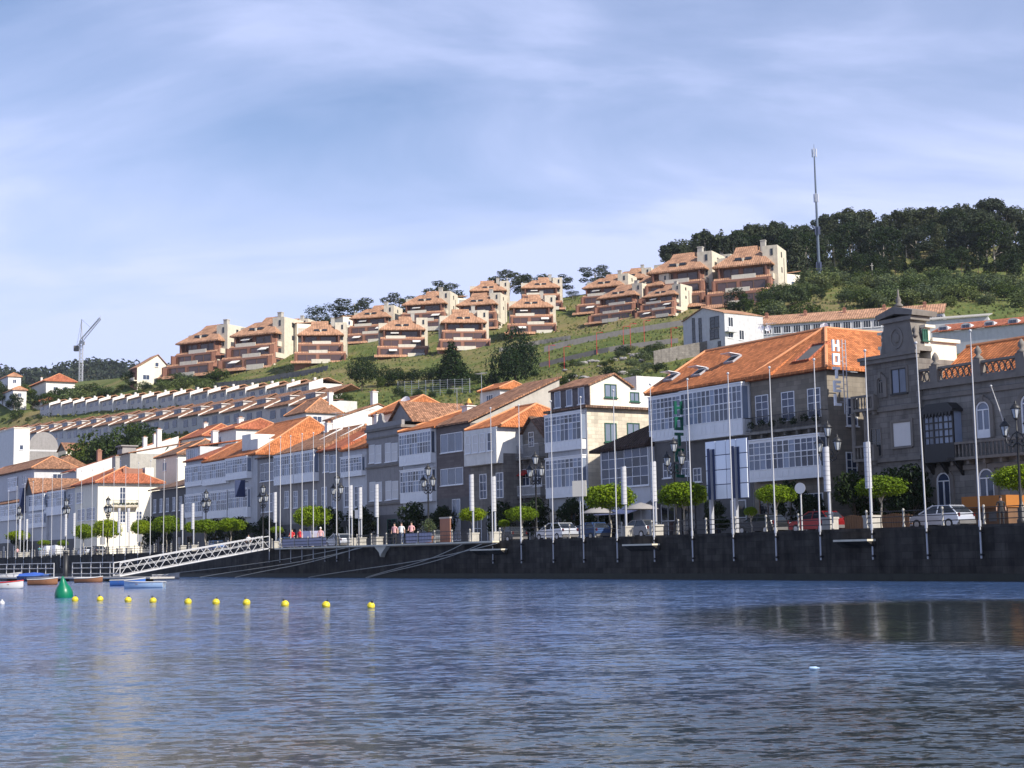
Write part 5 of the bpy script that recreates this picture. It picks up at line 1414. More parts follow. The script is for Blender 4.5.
def build_cars():
    pm = lambda n, c: plain(n, c, .25, .04, 1, .35, .5, False)
    silver, dark, blue, red, white, grey = pm('silver_car_paint', (.52, .55, .62)), pm('dark_car_paint', (.025, .028, .035)), pm('blue_car_paint', (.05, .10, .24)), pm('red_car_paint', (.24, .015, .018)), pm('white_van_paint', (.75, .75, .74)), pm('grey_car_paint', (.16, .17, .19))
    P = math.pi
    car('hatchback', 'silver hatchback parked before the arched doors of the mansion', 941, 9.0, silver, P + .05)
    car('parked_car', 'red car parked beside the round traffic sign', 817, 9.0, red, P)
    car('parked_car', 'dark car half hidden behind the second tree before the stone hotel', 762, 9.0, dark, P)
    car('parked_car', 'dark grey car under the trees before the glazed annexe', 640, 9.0, grey, P)
    car('parked_car', 'dark blue car parked left of the square sign post', 590, 9.2, blue, P)
    car('parked_car', 'silver estate car parked before the white galleries left of the square sign', 556, 6.2, silver, P, L=4.4)
    car('parked_car', 'dark car behind the two banner posts by the mop headed tree', 508, 9.0, dark, P)
    car('parked_car', 'silver blue car parked right of the red shirted people', 339, 6.5, silver, P)
    car('parked_van', 'pale lilac van behind the red shirted people', 310, 6.5, pm('lilac_van_paint', (.45, .44, .58)), P, 'van')
    car('parked_car', 'dark blue car parked behind the gangway head', 285, 9.0, blue, P)
    car('parked_car', 'grey car seen between banner posts left of the kiosk board', 430, 8.8, grey, P)
    car('parked_car', 'dark blue car above the middle of the gangway', 214, 8.8, blue, P)
    car('parked_car', 'silver blue car left of the cream corner house', 85, 6.5, silver, P + .1)
    car('parked_car', 'dark car right beside the pale sign panel at left', 97, 7.5, dark, P)
    car('parked_van', 'white van at far left, behind the mooring pile, left of two', 48, 8.0, white, P, 'van')
    car('parked_van', 'white van at far left, right one of the two', 57, 7.2, white, P, 'van')
# ------------------------------------------------------------------ people
def person_mesh(name, shirt, trousers, pose, seed):
    rnd = random.Random(seed)
    V = [(0, 0, .95), (0, 0, 1.12), (0, .01, 1.34), (0, .01, 1.48), (0, -.01, 1.56), (0, -.015, 1.68)]
    Rr = [(.15, .11), (.14, .10), (.17, .11), (.062, .062), (.07, .08), (.075, .09)]
    E = [(0, 1), (1, 2), (2, 3), (3, 4), (4, 5)]
    def chain(root, pts, rr):
        k = root
        for p, r in zip(pts, rr): V.append(p); Rr.append((r, r)); E.append((k, len(V) - 1)); k = len(V) - 1
    st = .12 if pose == 'walk' else .0
    chain(0, [(.10, 0, .86), (.11, -st, .5), (.11, st * .6, .09), (.11, st * .6 - .14, .035)], [.085, .06, .042, .035])
    chain(0, [(-.10, 0, .86), (-.11, st, .5), (-.11, st * 1.6, .09), (-.11, st * 1.6 - .14, .035)], [.085, .06, .042, .035])
    lean = (.22, -.22, 1.05) if pose == 'rail' else (.27, -.04, .86)
    chain(2, [(.19, .01, 1.40), (.25, .02, 1.14), lean], [.055, .043, .033])
    chain(2, [(-.19, .01, 1.40), (-.25, .02, 1.14), (-lean[0], lean[1], lean[2])], [.055, .043, .033])
    me = bpy.data.meshes.new('tmp'); me.from_pydata(V, E, []); o = bpy.data.objects.new('tmp', me); COL.objects.link(o)
    md = o.modifiers.new('s', 'SKIN'); sv = me.skin_vertices[0].data
    for i, r in enumerate(Rr): sv[i].radius = r; sv[i].use_root = (i == 0)
    o.modifiers.new('d', 'SUBSURF').levels = 2
    dg = bpy.context.evaluated_depsgraph_get(); m2 = bpy.data.meshes.new_from_object(o.evaluated_get(dg)); m2.name = name
    bpy.data.objects.remove(o); bpy.data.meshes.remove(me)
    m2.materials.clear()
    for q in ('skin', shirt, trousers, 'iron'): m2.materials.append(M[q] if isinstance(q, str) else q)
    for p in m2.polygons:
        c = p.center; z = c.z; arm = abs(c.x) > .2
        p.use_smooth = True
        p.material_index = 0 if z > 1.475 else (1 if (z > .95 and not (arm and z < 1.18)) else (0 if arm else (2 if z > .09 else 3)))
    return m2
def build_people():
    mk = lambda n, c: plain(n, c, .85, .1)
    red, pink, white, jeans, dark, teal = mk('red_shirt', (.55, .03, .04)), mk('pink_shirt', (.66, .36, .36)), mk('white_shirt', (.75, .74, .72)), mk('jeans', (.06, .09, .18)), mk('dark_trousers', (.03, .03, .035)), mk('teal_shirt', (.15, .40, .42))
    Ps = [(292, .3, red, jeans, 'rail', 'person in a red shirt at the railing, left of the pair beside the pole'), (300, .3, red, dark, 'stand', 'person in red and dark trousers standing right beside the first red shirt'), (320.5, .4, pink, jeans, 'stand', 'person in red and white top with pale cap at the railing'),
          (394.5, .5, pink, dark, 'stand', 'person in a pink top at the left of the group by the lilac banner'), (401.5, .5, white, jeans, 'walk', 'person in a white shirt in the middle of the group by the lilac banner'), (411.5, .4, pink, dark, 'rail', 'taller person in a pale pink shirt directly behind the lilac banner'),
          (248.5, 1.6, white, dark, 'walk', 'person in a white shirt walking near the gangway head'), (17.5, 3, pink, dark, 'walk', 'person in pink walking at the far left of the promenade'), (39.5, 3, teal, white, 'stand', 'person in teal standing before the white vans at far left'), (1001, 5.5, dark, dark, 'stand', 'person in dark clothes standing beside the orange kiosk')]
    hair = None
    for i, (px, off, sh, tr, pose, lab) in enumerate(Ps):
        p = W(u_at(px, off, GZ + 1), off, GZ + .004)
        t = thing('person', lab, 'person', p, random.uniform(-.5, .5), 'people on the promenade')
        o = bpy.data.objects.new('body', person_mesh('body', sh, tr, pose, i)); COL.objects.link(o); o.parent = t
        b = MB(); b.ball((0, .005, 1.695), .092, .105, .085, 12, 8); b.ball((0, .05, 1.64), .085, .07, .10, 10, 6)
        b.build('hair' if i != 2 else 'cap', 'hair' if i != 2 else white, t)
        f = MB(); f.ball((0, -.105, 1.625), .014, .02, .02, 6, 4); f.build('nose', 'skin', t)
        if off < 1: t.location.z = GZ + .021; t.scale = (1.2, 1.2, 1.15)
# ------------------------------------------------------------------ signs and other furniture
def letters(word, h, gap, depth, horizontal=False):
    w = h * .8; s = h * .22; out = []
    for ch in word:
        b = []
        if ch == 'H': b = [(0, 0, s, h), (w - s, 0, w, h), (s, h * .4, w - s, h * .6)]
        if ch == 'O': b = [(0, 0, s, h), (w - s, 0, w, h), (s, 0, w - s, s), (s, h - s, w - s, h)]
        if ch == 'T': b = [(0, h - s, w, h), (w / 2 - s / 2, 0, w / 2 + s / 2, h - s)]
        if ch == 'E': b = [(0, 0, s, h), (s, 0, w, s), (s, h - s, w, h), (s, h * .41, w * .85, h * .59)]
        if ch == 'L': b = [(0, 0, s, h), (s, 0, w, s)]
        out.append(b)
    return out, w
def hotel_sign(label, px, ytop, ybot, off, mat, frame_px, n='hotel_sign'):
    u, zt = uz(px, ytop, off); _, zb = uz(px, ybot, off)
    H = zt - zb; h = H / 5 * .84
    t = thing(n, label, 'sign', W(u, off, zb), QROT, None)
    L, w = letters('HOTEL', h, 0, .12)
    for i, b in enumerate(L):
        z = H - (i + 1) * H / 5 + H / 5 * .2; m = MB()
        for (x0, z0, x1, z1) in b: m.box(.0, x0 - w / 2, z + z0, .14, x1 - w / 2, z + z1)
        m.build('letter', mat, t)
    f = MB(); y = w / 2 + .35
    f.tube([(.07, y, -.4), (.07, y, H + .1)], .04, 6); f.tube([(.07, y + .35, -.4), (.07, y + .35, H + .1)], .04, 6)
    for i in range(11): f.tube([(.07, y, -.2 + i * H / 10), (.07, y + .35, -.2 + i * H / 10)], .025, 5)
    for i in range(5):
        z = H - (i + .5) * H / 5; f.tube([(.07, w * .4, z), (.07, y, z)], .025, 5)
    f.tube([(.07, y + .35, H * .55), (.07, y + 1.5, H * .55)], .035, 5)
    f.build('ladder_bracket', 'grey_metal', t)
    return t
def build_signs():
    hotel_sign('white upright HOTEL letters on the corner of the tan stone hotel', 834.5, 340.5, 409, 15.2, 'joinery', 845)
    hotel_sign('dark green upright HOTEL letters on the white hotel gallery', 677.5, 402, 481, 14.4, 'green_sign', 684)
    # big white panelled board on dark steel posts
    off = 5.0
    u0, z1 = uz(705.5, 442, off); u1, z1b = uz(747, 439, off); z0 = uz(726, 499, off)[1]
    t = thing('panel_board', 'large pale glass panelled board on two steel posts before the white hotel', 'board', W(u0, off, GZ), QROT); w = u1 - u0
    b = MB()
    nx, nz = 4, 4; zt = z1 - GZ; zb = z0 - GZ
    for i in range(nx):
        for j in range(nz): b.box(w * i / nx + .03, -.06, zb + (zt - zb) * j / nz + .03, w * (i + 1) / nx - .03, 0, zb + (zt - zb) * (j + 1) / nz - .03)
    b.build('panel', 'mirror', t)
    f = MB(); f.box(0, .003, zb, w, .09, zt); f.build('backing', 'navy', t)
    for px in (713, 737.5):
        x = u_at(px, off, 6) - u0; p = MB(); p.box(x - .12, -.3, 0, x + .12, -.062, zt - .6); p.build('post', 'grey_metal', t)
        p = MB(); p.box(x - .14, -.34, zb, x + .14, -.302, zt - .55); p.box(x + .2, -.12, zb, x + .4, -.062, zt - .6); p.build('stiffener', 'navy', t)
    # traffic signs
    def sign(name, label, px, y0, y1, off, shape, r, mat, post='pole_white'):
        u = u_at(px, off, GZ + 2); z = uz(px, (y0 + y1) / 2, off)[1] - GZ; t = thing(name, label, 'sign', W(u, off, GZ), QROT + .45)
        p = MB(); p.tube([(0, 0, 0), (0, 0, z + r)], .055, 8); p.build('post', post, t)
        b = MB()
        if shape == 'disc': b.tube([(0, -.07, z), (0, -.11, z)], r, 24)
        else: b.prism([(-r, z - r), (r, z - r), (r, z + r), (-r, z + r)], 'y', -.12, -.07)
        b.build('plate', mat, t); return t
    sign('round_sign', 'round pale traffic sign on a white post beside the red car', 801, 482.5, 494, 2.0, 'disc', .36, 'grey_metal')
    sign('square_sign', 'square pale sign plate on a thin post before the sandstone house', 580.5, 481, 496, 1.5, 'square', .62, 'cream2', 'grey_metal')
    sign('square_sign', 'small white square sign near the grey parapet house', 359, 510, 518, 1.4, 'square', .42, 'white', 'grey_metal')
    sign('pale_sign', 'pale square sign panel before the left mop headed trees', 103, 537, 545, 1.5, 'square', .55, 'cream2', 'grey_metal')
    sign('pale_sign', 'pale sign panel under the tree before the cream corner house', 140, 533, 543, 1.5, 'square', .5, 'cream2', 'grey_metal')
    # blue vertical signs hung on facades
    for px0, px1, y0, y1, lab in ((245, 253.5, 480, 497, 'dark blue hanging sign on the big orange roof house'), (26, 31, 488, 513, 'tall narrow navy sign on the brown gable house')):
        off = 15.2; u, zt = uz(px0, y0, off); zb = uz(px0, y1, off)[1]; o_ = (px1 - px0) / FPX * W(u, off).y / .8
        t = thing('hanging_sign', lab, 'sign', W(u, off - o_, zb), QROT)
        m = MB(); m.box(-.06, 0, 0, .06, o_, zt - zb); m.build('plate', 'navy', t)
        m = MB(); m.box(-.03, o_, .2, .03, o_ + .5, .3); m.box(-.03, o_, zt - zb - .3, .03, o_ + .5, zt - zb - .2); m.build('arm', 'iron', t)
    # lilac banner on the railing, red board
    u0, u1 = u_at(404, -.55, GZ + .5), u_at(430, -.55, GZ + .5)
    t = thing('railing_banner', 'pale lilac banner hung on the railing in front of three people', 'banner', W(u0, -.38, GZ + .05), QROT)
    m = MB(); k = 14
    for i in range(k):
        x0, x1 = (u1 - u0) * i / k, (u1 - u0) * (i + 1) / k; a, b = .03 * math.sin(i * 1.3), .03 * math.sin((i + 1) * 1.3)
        m.add([(x0, a, .05), (x1, b, .05), (x1, b, .92), (x0, a, .92), (x0, a + .01, .05), (x1, b + .01, .05), (x1, b + .01, .92), (x0, a + .01, .92)], [(0, 1, 2, 3), (7, 6, 5, 4), (3, 2, 6, 7), (0, 4, 5, 1)])
    m.build('cloth', 'lilac', t)
    m = MB(); m.tube([(0, 0, .93), (u1 - u0, 0, .93)], .02, 5); m.build('cord', 'rope', t)
    u0, u1 = u_at(281.5, -.52, GZ + .5), u_at(325, -.52, GZ + .5)
    t = thing('railing_banner', 'long bluish banner hung on the railing below the red shirted people', 'banner', W(u0, -.40, GZ + .05), QROT)
    m = MB(); m.box(0, 0, .08, u1 - u0, .012, .86); m.build('cloth', 'lilac', t); m = MB(); m.tube([(0, 0, .88), (u1 - u0, 0, .88)], .02, 5); m.build('cord', 'rope', t)
    off = 2.5; u0, u1 = u_at(440, off, GZ + 1), u_at(450, off, GZ + 1); h = uz(445, 517, off)[1] - GZ
    t = thing('red_board', 'upright red brown information board behind the lilac banner', 'board', W(u0, off, GZ), QROT)
    m = MB(); m.box(0, 0, .1, u1 - u0, .12, h - .15); m.build('panel', 'brick', t); m = MB(); m.box(-.06, -.05, h - .15, u1 - u0 + .06, .17, h); m.box(-.05, -.04, 0, u1 - u0 + .05, .16, .1); m.build('frame', 'concrete', t)
    # planter tree top beside the board
    u = u_at(429, 2.5, GZ + 1); t = thing('potted_plant', 'potted bush left of the red brown board', 'plant', W(u, 2.5, GZ))
    z1 = uz(429, 517, 2.5)[1] - GZ
    o = bpy.data.objects.new('foliage', leaf_mesh('bush', [(0, 0, z1 * .75, .55, .55, .45), (.2, .1, z1 * .6, .5, .5, .4), (-.2, 0, z1 * .62, .5, .5, .4)], 700, .13, 'lf_olive', 9)); COL.objects.link(o); o.parent = t
    m = MB(); m.lathe([(.3, 0), (.42, .6), (.46, .75), (.4, .75)], n=12); m.tube([(0, 0, .5), (0, 0, z1 * .7)], .05, 6); m.build('pot', 'brick', t)
    # wooden fence, orange kiosk
    off = 6.5; u0, u1 = u_at(845, off, GZ), u_at(912, off, GZ)
    t = thing('plank_fence', 'low brown plank fence behind the landing before the narrow gabled house', 'fence', W(u0, off, GZ), QROT)
    m = MB(); k = int((u1 - u0) / .22)
    for i in range(k): m.box(i * .22, 0, .08, i * .22 + .19, .04, 1.0 + .04 * math.sin(i * 7))
    m.build('planks', 'wood', t); m = MB(); m.box(0, .041, .3, u1 - u0, .1, .4); m.box(0, .041, .8, u1 - u0, .1, .9); m.build('rail', 'wood', t)
    off = 11.5; u0, u1 = u_at(966, off, GZ + 1), u_at(1008, off, GZ + 1); h = uz(985, 496, off)[1] - GZ
    t = thing('kiosk', 'low orange topped wooden kiosk at the foot of the mansion wall', 'kiosk', W(u0, off, GZ), QROT); w = u1 - u0
    m = MB(); m.box(0, 0, 0, w, 1.6, h * .62); m.build('counter', 'wood', t); m = MB(); m.box(-.1, -.25, h * .62, w + .1, 1.8, h); m.build('fascia', 'orange_paint', t)
    m = MB(); m.box(w * .3, -.02, h * .2, w * .48, -.002, h * .5); m.box(w * .55, -.02, h * .2, w * .73, -.002, h * .5); m.build('hatch', 'dark_render', t)
    # parasol at the annexe
    for px, y, lab in ((641, 506, 'pale parasol on the terrace before the glazed annexe'), (598, 510, 'pale grey parasol left of the other one, before the sandstone house')):
        off = 11; u = u_at(px, off, GZ + 2); z = uz(px, y, off)[1] - GZ + .3
        t = thing('parasol', lab, 'parasol', W(u, off, GZ), QROT, 'terrace parasols')
        m = MB(); m.lathe([(1.6, z - .6), (1.58, z - .55), (.8, z - .22), (.05, z)], n=8); m.build('canopy', 'grey_render', t)
        m = MB(); m.tube([(0, 0, 0), (0, 0, z - .05)], .03, 6); m.lathe([(.3, 0), (.3, .1), (.1, .14)], n=10); m.build('pole', 'grey_metal', t)
# ------------------------------------------------------------------ hillside: terraced apartment blocks
APTS = [  # px centre, base py, depth Y, width px, scale z, yaw(deg), label
    (189, 377, 520, 66, 1.05, -30, 'terraced block at the far left end of the hillside row, next to the cream gable'),
    (246, 370, 505, 66, 1.08, -26, 'second terraced block from the left on the hillside'),
    (320, 363, 470, 54, 1.05, 4, 'third terraced block from the left, seen square on'),
    (366, 343, 510, 50, 1.0, -16, 'terraced block set back behind the third and fourth square ones'),
    (403, 357, 455, 54, 1.0, 6, 'square on terraced block above the two round dark trees'),
    (421, 331, 500, 54, .98, -14, 'terraced block peeping over the roof behind the middle square block'),
    (465, 350, 440, 54, 1.02, 6, 'square on terraced block just left of the big dark tree, lower row'),
    (474, 330, 480, 50, 1.0, -14, 'terraced block behind the one left of the big dark tree'),
    (488, 312, 525, 44, .95, -2, 'smallest terraced block, uppermost behind two others left of the big dark tree'),
    (532, 334, 450, 52, 1.05, 0, 'terraced block right above the big dark tree'),
    (541, 310, 500, 46, .95, -2, 'terraced block behind the one above the big dark tree'),
    (600, 313, 480, 52, 1.0, -24, 'terraced block left of the stepped cluster, under the lone eucalyptus'),
    (612, 322, 445, 54, .85, -34, 'lower terraced block in the stepped cluster on the slope'),
    (640, 312, 445, 52, .9, -34, 'middle terraced block in the stepped cluster with pale balconies'),
    (672, 309, 440, 74, 1.05, -28, 'wide terraced block with big cream side wall left of the highest one'),
    (627, 302, 500, 46, 1.0, -20, 'small terraced block rising behind the stepped cluster, right of the lone eucalyptus'),
    (655, 318, 432, 46, .9, -36, 'low terraced block at the right foot of the stepped cluster, beside the wide one'),
    (704, 292, 480, 50, 1.0, -26, 'terraced block behind the gap between the wide block and the highest one'),
    (283, 352, 520, 44, 1.0, -16, 'terraced block set back between the second and third blocks from the left'),
    (740, 306, 430, 72, 1.25, -24, 'highest terraced block at the right, with cream tower and trees in front'),
]
def apartment_proto(kind=0):
    t = thing('terraced_apartments', 'x', 'apartment block', (0, 0, 0))
    Wd = 14.0; h = Wd / 2; ST = 2.3; HW = (8.2, 7.2, 6.2)
    PAR = ((-2.6, 3.4), (-3.6, 2.4), (-2.6, 3.4)) if kind == 0 else ((1.5, 6.9), (-1.5, 4.2), (-5.4, 1.0))
    b = MB()
    for i in range(3): b.box(-HW[i], ST * i, 3 * i - (7 if i == 0 else 0), HW[i], 13 - .01 * i, 3 * i + 3 - .002)
    b.build('body', 'brick', t)
    # windows: wide dark openings on every floor
    for i in range(3):
        for x0, x1 in ((-HW[i] + 1, -1.2), (-.2, HW[i] - 1.2)):
            f = MB(); y = ST * i
            f.box(x0, y - .1, 3 * i + .1, x0 + .15, y - .002, 3 * i + 2.4); f.box(x1 - .15, y - .1, 3 * i + .1, x1, y - .002, 3 * i + 2.4); f.box((x0 + x1) / 2 - .08, y - .1, 3 * i + .1, (x0 + x1) / 2 + .08, y - .003, 3 * i + 2.4); f.box(x0, y - .1, 3 * i + 2.4, x1, y - .001, 3 * i + 2.55)
            o = f.build('window', 'wood', t)
            g = MB(); g.poly([(x0, y - .03, 3 * i + .1), (x1, y - .03, 3 * i + .1), (x1, y - .03, 3 * i + 2.4), (x0, y - .03, 3 * i + 2.4)]); g.build('glass', 'aptglass', o)
        # side openings on the right flank
        f = MB(); yb = ST * i + 2; f.box(HW[i] + .002, yb, 3 * i + .4, HW[i] + .1, yb + 3.4, 3 * i + 2.3); f.build('side_window', 'darkglass', t)
    for i in range(3):
        y = ST * i; z = 3 * i; h = HW[i]
        s = MB(); s.box(-h - .9, y - 1.9, z - .25, h + .9, y - .003, z - .02); s.box(h + .003, y, z - .25, h + 1.2, y + 6, z - .02)
        so = s.build('balcony', 'aptcream', t)
        a, c = PAR[i]
        p = MB(); p.box(a, y - 1.95, z - .3, c, y - 1.75, z + .95); p.build('parapet', 'aptpar', so); p = MB(); p.box(h + 1.05, y - .8, z - .3, h + 1.22, y + 5.5, z + .9); p.build('side_parapet', 'aptcream', so)
        # tiled planter skirts either side of the parapet
        for x0, x1 in ((-h - 1, a - .02), (c + .02, h + 1)):
            e = MB(); e.prism([(y - 2.3, z - .25), (y - 1.5, z + .55), (y - 1.4, z + .45), (y - 2.2, z - .35)], 'x', x0, x1)
            e.build('tiled_skirt', 'tilefar', so)
        for x in (-h + .1, h - .5): 
            w = MB(); w.box(x, y - 1.6, z, x + .4, y - .004, z + 2.7); w.build('fin_wall', 'brick_dark', so)
    h = 6.4
    r = MB(); z = 9.0; y0, y1 = 3.4, 13.2
    a, bb, c, d = (-h - 1.1, y0 - .6, z), (h + 1.1, y0 - .6, z), (h + 1.1, y1, z), (-h - 1.1, y1, z)
    e, f, g_, k = (-h + 3.4, 8.2, z + 3.6), (h - 3.4, 8.2, z + 3.6), (h - 3.4, 10.4, z + 3.6), (-h + 3.4, 10.4, z + 3.6)
    for q in ([a, bb, f, e], [bb, c, g_, f], [c, d, k, g_], [d, a, e, k], [e, f, g_, k]): r.poly(q)
    lo = [(x, y, zz - .3) for x, y, zz in (a, bb, c, d)]; q = [a, bb, c, d]
    for i in range(4): r.poly([lo[i], lo[(i + 1) % 4], q[(i + 1) % 4], q[i]])
    r.poly(lo[::-1]); ro = r.build('roof', 'tilefar', t)
    dm = MB()
    for x0 in (-2.1, .5): dm.box(x0, 4.3, z + 1.25, x0 + 1.6, 5.6, z + 1.75)
    dm.build('roof_opening', 'darkglass', ro)
    dm = MB(); dm.box(-.22, 4.1, z + .9, .22, 5.6, z + 1.6); dm.build('roof_post', 'aptcream', ro)
    u = MB(); u.prism([(7.2, z + 2.8), (10.4, z + 5.0), (12.6, z + 5.0), (12.6, z + 2.8)], 'x', -3.4 if kind == 0 else -1.0, 2.2 if kind == 0 else 3.2); u.build('upper_roof', 'tilefar', t)
    cb = MB(); cb.box(h - 1.8, 5.5, -6, h + 1.9, 14.5, z + 3.9); so = cb.build('stair_tower', 'aptcream', t); cb = MB(); cb.box(-h - 1.2, 8, -5, -h + 1.6, 14.8, z + 2.6); cb.build('side_block', 'aptcream', t)
    wn = MB()
    for zz in (z + 1.8, z - 1.4): wn.box(h + 1.902, 9.0, zz, h + 1.98, 9.8, zz + 1.1); wn.box(h + .2, 5.42, zz, h + .8, 5.498, zz + 1.4)
    wn.box(h + 1.902, 11.6, 2, h + 1.96, 11.9, z + 2); wn.build('window', 'darkglass', so)
    if kind:
        for (x, i) in ((-4.5, 0), (3.2, 1), (-3.8, 2)):
            w = MB(); yy = ST * i; w.prism([(yy - .02, 3 * i + 2.5), (yy - 1.9, 3 * i + 1.7), (yy - 1.9, 3 * i + 1.6), (yy - .02, 3 * i + 2.35)], 'x', x, x + 2.6); w.build('awning', 'limewash', t)
    ch = MB(); ch.box(3.0, 10, z + 2.5, 4.2, 11.2, z + 5.8); ch.box(2.9, 9.9, z + 5.8, 4.3, 11.3, z + 6.0); ch.build('chimney', 'concrete', t)
    return t
def build_apartments():
    pr = [apartment_proto(0), apartment_proto(1)]
    for i, (px, py, Y, w, sz, yaw, lab) in enumerate(APTS):
        o = pr[i] if i < 2 else copy_tree(pr[(i * 7 // 3) % 2])
        p = at_depth(px, py, Y); k = w * Y / FPX / 17.2
        place(o, (p.x, p.y, p.z), R(yaw), (k, k, k * 1.06 * (sz ** .5)), lab, 'terraced apartment blocks on the hillside')
# ------------------------------------------------------------------ generic house behind the waterfront
def town(name, label, px0, px1, eave, base, Y, wall, depth=8.0, cat='house', group='houses behind the waterfront'):
    pe = at_depth(px0, eave, Y); off = uo(pe)[1]; zb = at_depth(px0, base, Y).z
    s = House(name, label, px0, px1, (px0, eave), wall, off=off, depth=depth, zg=zb, cat=cat, group=group)
    HOUSES.pop(); s.mb.box(.01, .01, -9, s.w - .01, s.d - .01, -.7)
    CTRL.append((pe.x, pe.y, zb)); q = W(s.u1, off + depth); CTRL.append((q.x, q.y, zb + .5))
    return s
def town2(name, label, a, b, H, wall, depth, cat='house', group='hillside houses'):
    """a long building whose eaves run between two sighted points"""
    A, B = at_depth(*a), at_depth(*b); d = B - A
    s = House.__new__(House); s.off = uo(A)[1]; s.u0 = uo(A)[0]; s.w = math.hypot(d.x, d.y); s.u1 = s.u0 + s.w; s.d = depth; s.H = H; s.zg = (A.z + B.z) / 2 - H; s.px = (a[0], b[0])
    s.root = thing(name, label, cat, (A.x, A.y, s.zg), math.atan2(d.y, d.x), group); s.mb = MB(); s.wall = wall
    s.mb.box(0, 0, -8, s.w, s.d, s.H)
    for p in (A, B, A.lerp(B, .5)): CTRL.append((p.x, p.y, s.zg))
    return s
def rows_of_terraces():
    # upper row: white units with party walls standing above salmon roofs
    A0, A1 = at_depth(312, 397, 380), at_depth(40, 414, 545)
    def frame(P0, P1): d = P1 - P0; return math.atan2(-d.y, -d.x), math.hypot(d.x, d.y)
    rz, L = frame(A0, A1); n = 17; w = L / n
    def unit_a():
        t = thing('row_house', 'x', 'row house', (0, 0, 0))
        b = MB(); b.box(0, 0, -4, w - .4, 9, 3.0); b.build('wall', 'rowwhite', t)
        r = MB(); r.prism([(-.5, 2.9), (5.0, 4.7), (9.4, 3.2), (9.4, 3.0), (5.0, 4.45), (-.5, 2.7)], 'x', -.02, w - .42); r.build('roof', 'tilefar', t)
        f = MB(); f.prism([(-.8, -4), (-.8, 2.9), (3.2, 4.25), (3.2, 2), (9.0, 2), (9.0, -4)], 'x', w - .4, w - .02); f.build('party_wall', 'limewash', t)
        for x in (.14, .56):
            m = MB(); x0 = w * x; m.box(x0, -.08, 1.1, x0 + w * .18, -.002, 2.2); m.build('window', 'pan', t)
        c = MB(); c.box(w * .3, 5, 4, w * .3 + .6, 5.6, 5.4); c.build('chimney', 'limewash', t); return t
    pr = unit_a()
    for i in range(n):
        o = pr if i == 0 else copy_tree(pr)
        p = A0.lerp(A1, (i + 1) / n); CTRL.append((p.x, p.y, p.z)); 
        q = Vector((p.x, p.y)) + Vector((math.cos(rz + math.pi / 2), math.sin(rz + math.pi / 2))) * 10; CTRL.append((q.x, q.y, p.z + 1.5))
        side = 'from the right end' if i < n / 2 else 'from the left end'; k = i if i < n / 2 else n - 1 - i
        place(o, p, rz, None, f'white unit of the upper terrace with fin wall, {ORD[k]} {side}', 'upper terrace of white row houses')
    B0, B1 = at_depth(318, 419.5, 330), at_depth(-40, 452, 545)
    rz, L = frame(B0, B1); n = 22; w = L / n
    def unit_b():
        t = thing('row_house', 'x', 'row house', (0, 0, 0))
        b = MB(); b.box(0, 0, -5, w - .02, 10, 4.0); b.build('wall', 'rowwhite', t)
        r = MB(); r.prism([(-.7, 3.7), (8.5, 8.0), (10.8, 7.0), (10.8, 6.8), (8.5, 7.75), (-.7, 3.5)], 'x', -.01, w - .01); r.build('roof', 'tile3', t)
        d = MB(); d.box(w * .16, 2.4, 4, w * .56, 6.0, 6.1); d.box(w * .13, 2.1, 6.1, w * .59, 6.4, 6.28); do = d.build('dormer', 'rowwhite', t)
        g = MB(); g.box(w * .19, 2.3, 5.1, w * .35, 2.398, 5.95); g.box(w * .37, 2.3, 5.1, w * .53, 2.398, 5.95); g.build('window', 'pan', do)
        for x in (.12, .55):
            m = MB(); x0 = w * x; m.box(x0, -.08, 1.0, x0 + w * .22, -.002, 2.9); m.build('window', 'pan', t)
        p = MB(); p.prism([(-.8, 3.6), (4, 5.75), (4, 5.2), (-.8, 3.0)], 'x', w - .25, w - .012); p.build('party_wall', 'limewash', t)
        return t
    pr = unit_b()
    for i in range(n):
        o = pr if i == 0 else copy_tree(pr)
        p = B0.lerp(B1, (i + 1) / n); CTRL.append((p.x, p.y, p.z))
        q = Vector((p.x, p.y)) + Vector((math.cos(rz + math.pi / 2), math.sin(rz + math.pi / 2))) * 11; CTRL.append((q.x, q.y, p.z + 3))
        k = i; 
        words_ = ORD + ['tenth', 'eleventh']
        side = 'from the right end' if i < 11 else 'from the left end'; k = i if i < 11 else n - 1 - i
        place(o, p, rz, None, f'dormered unit of the lower terrace under brown tiles, {words_[k]} {side}', 'lower terrace of dormered row houses')
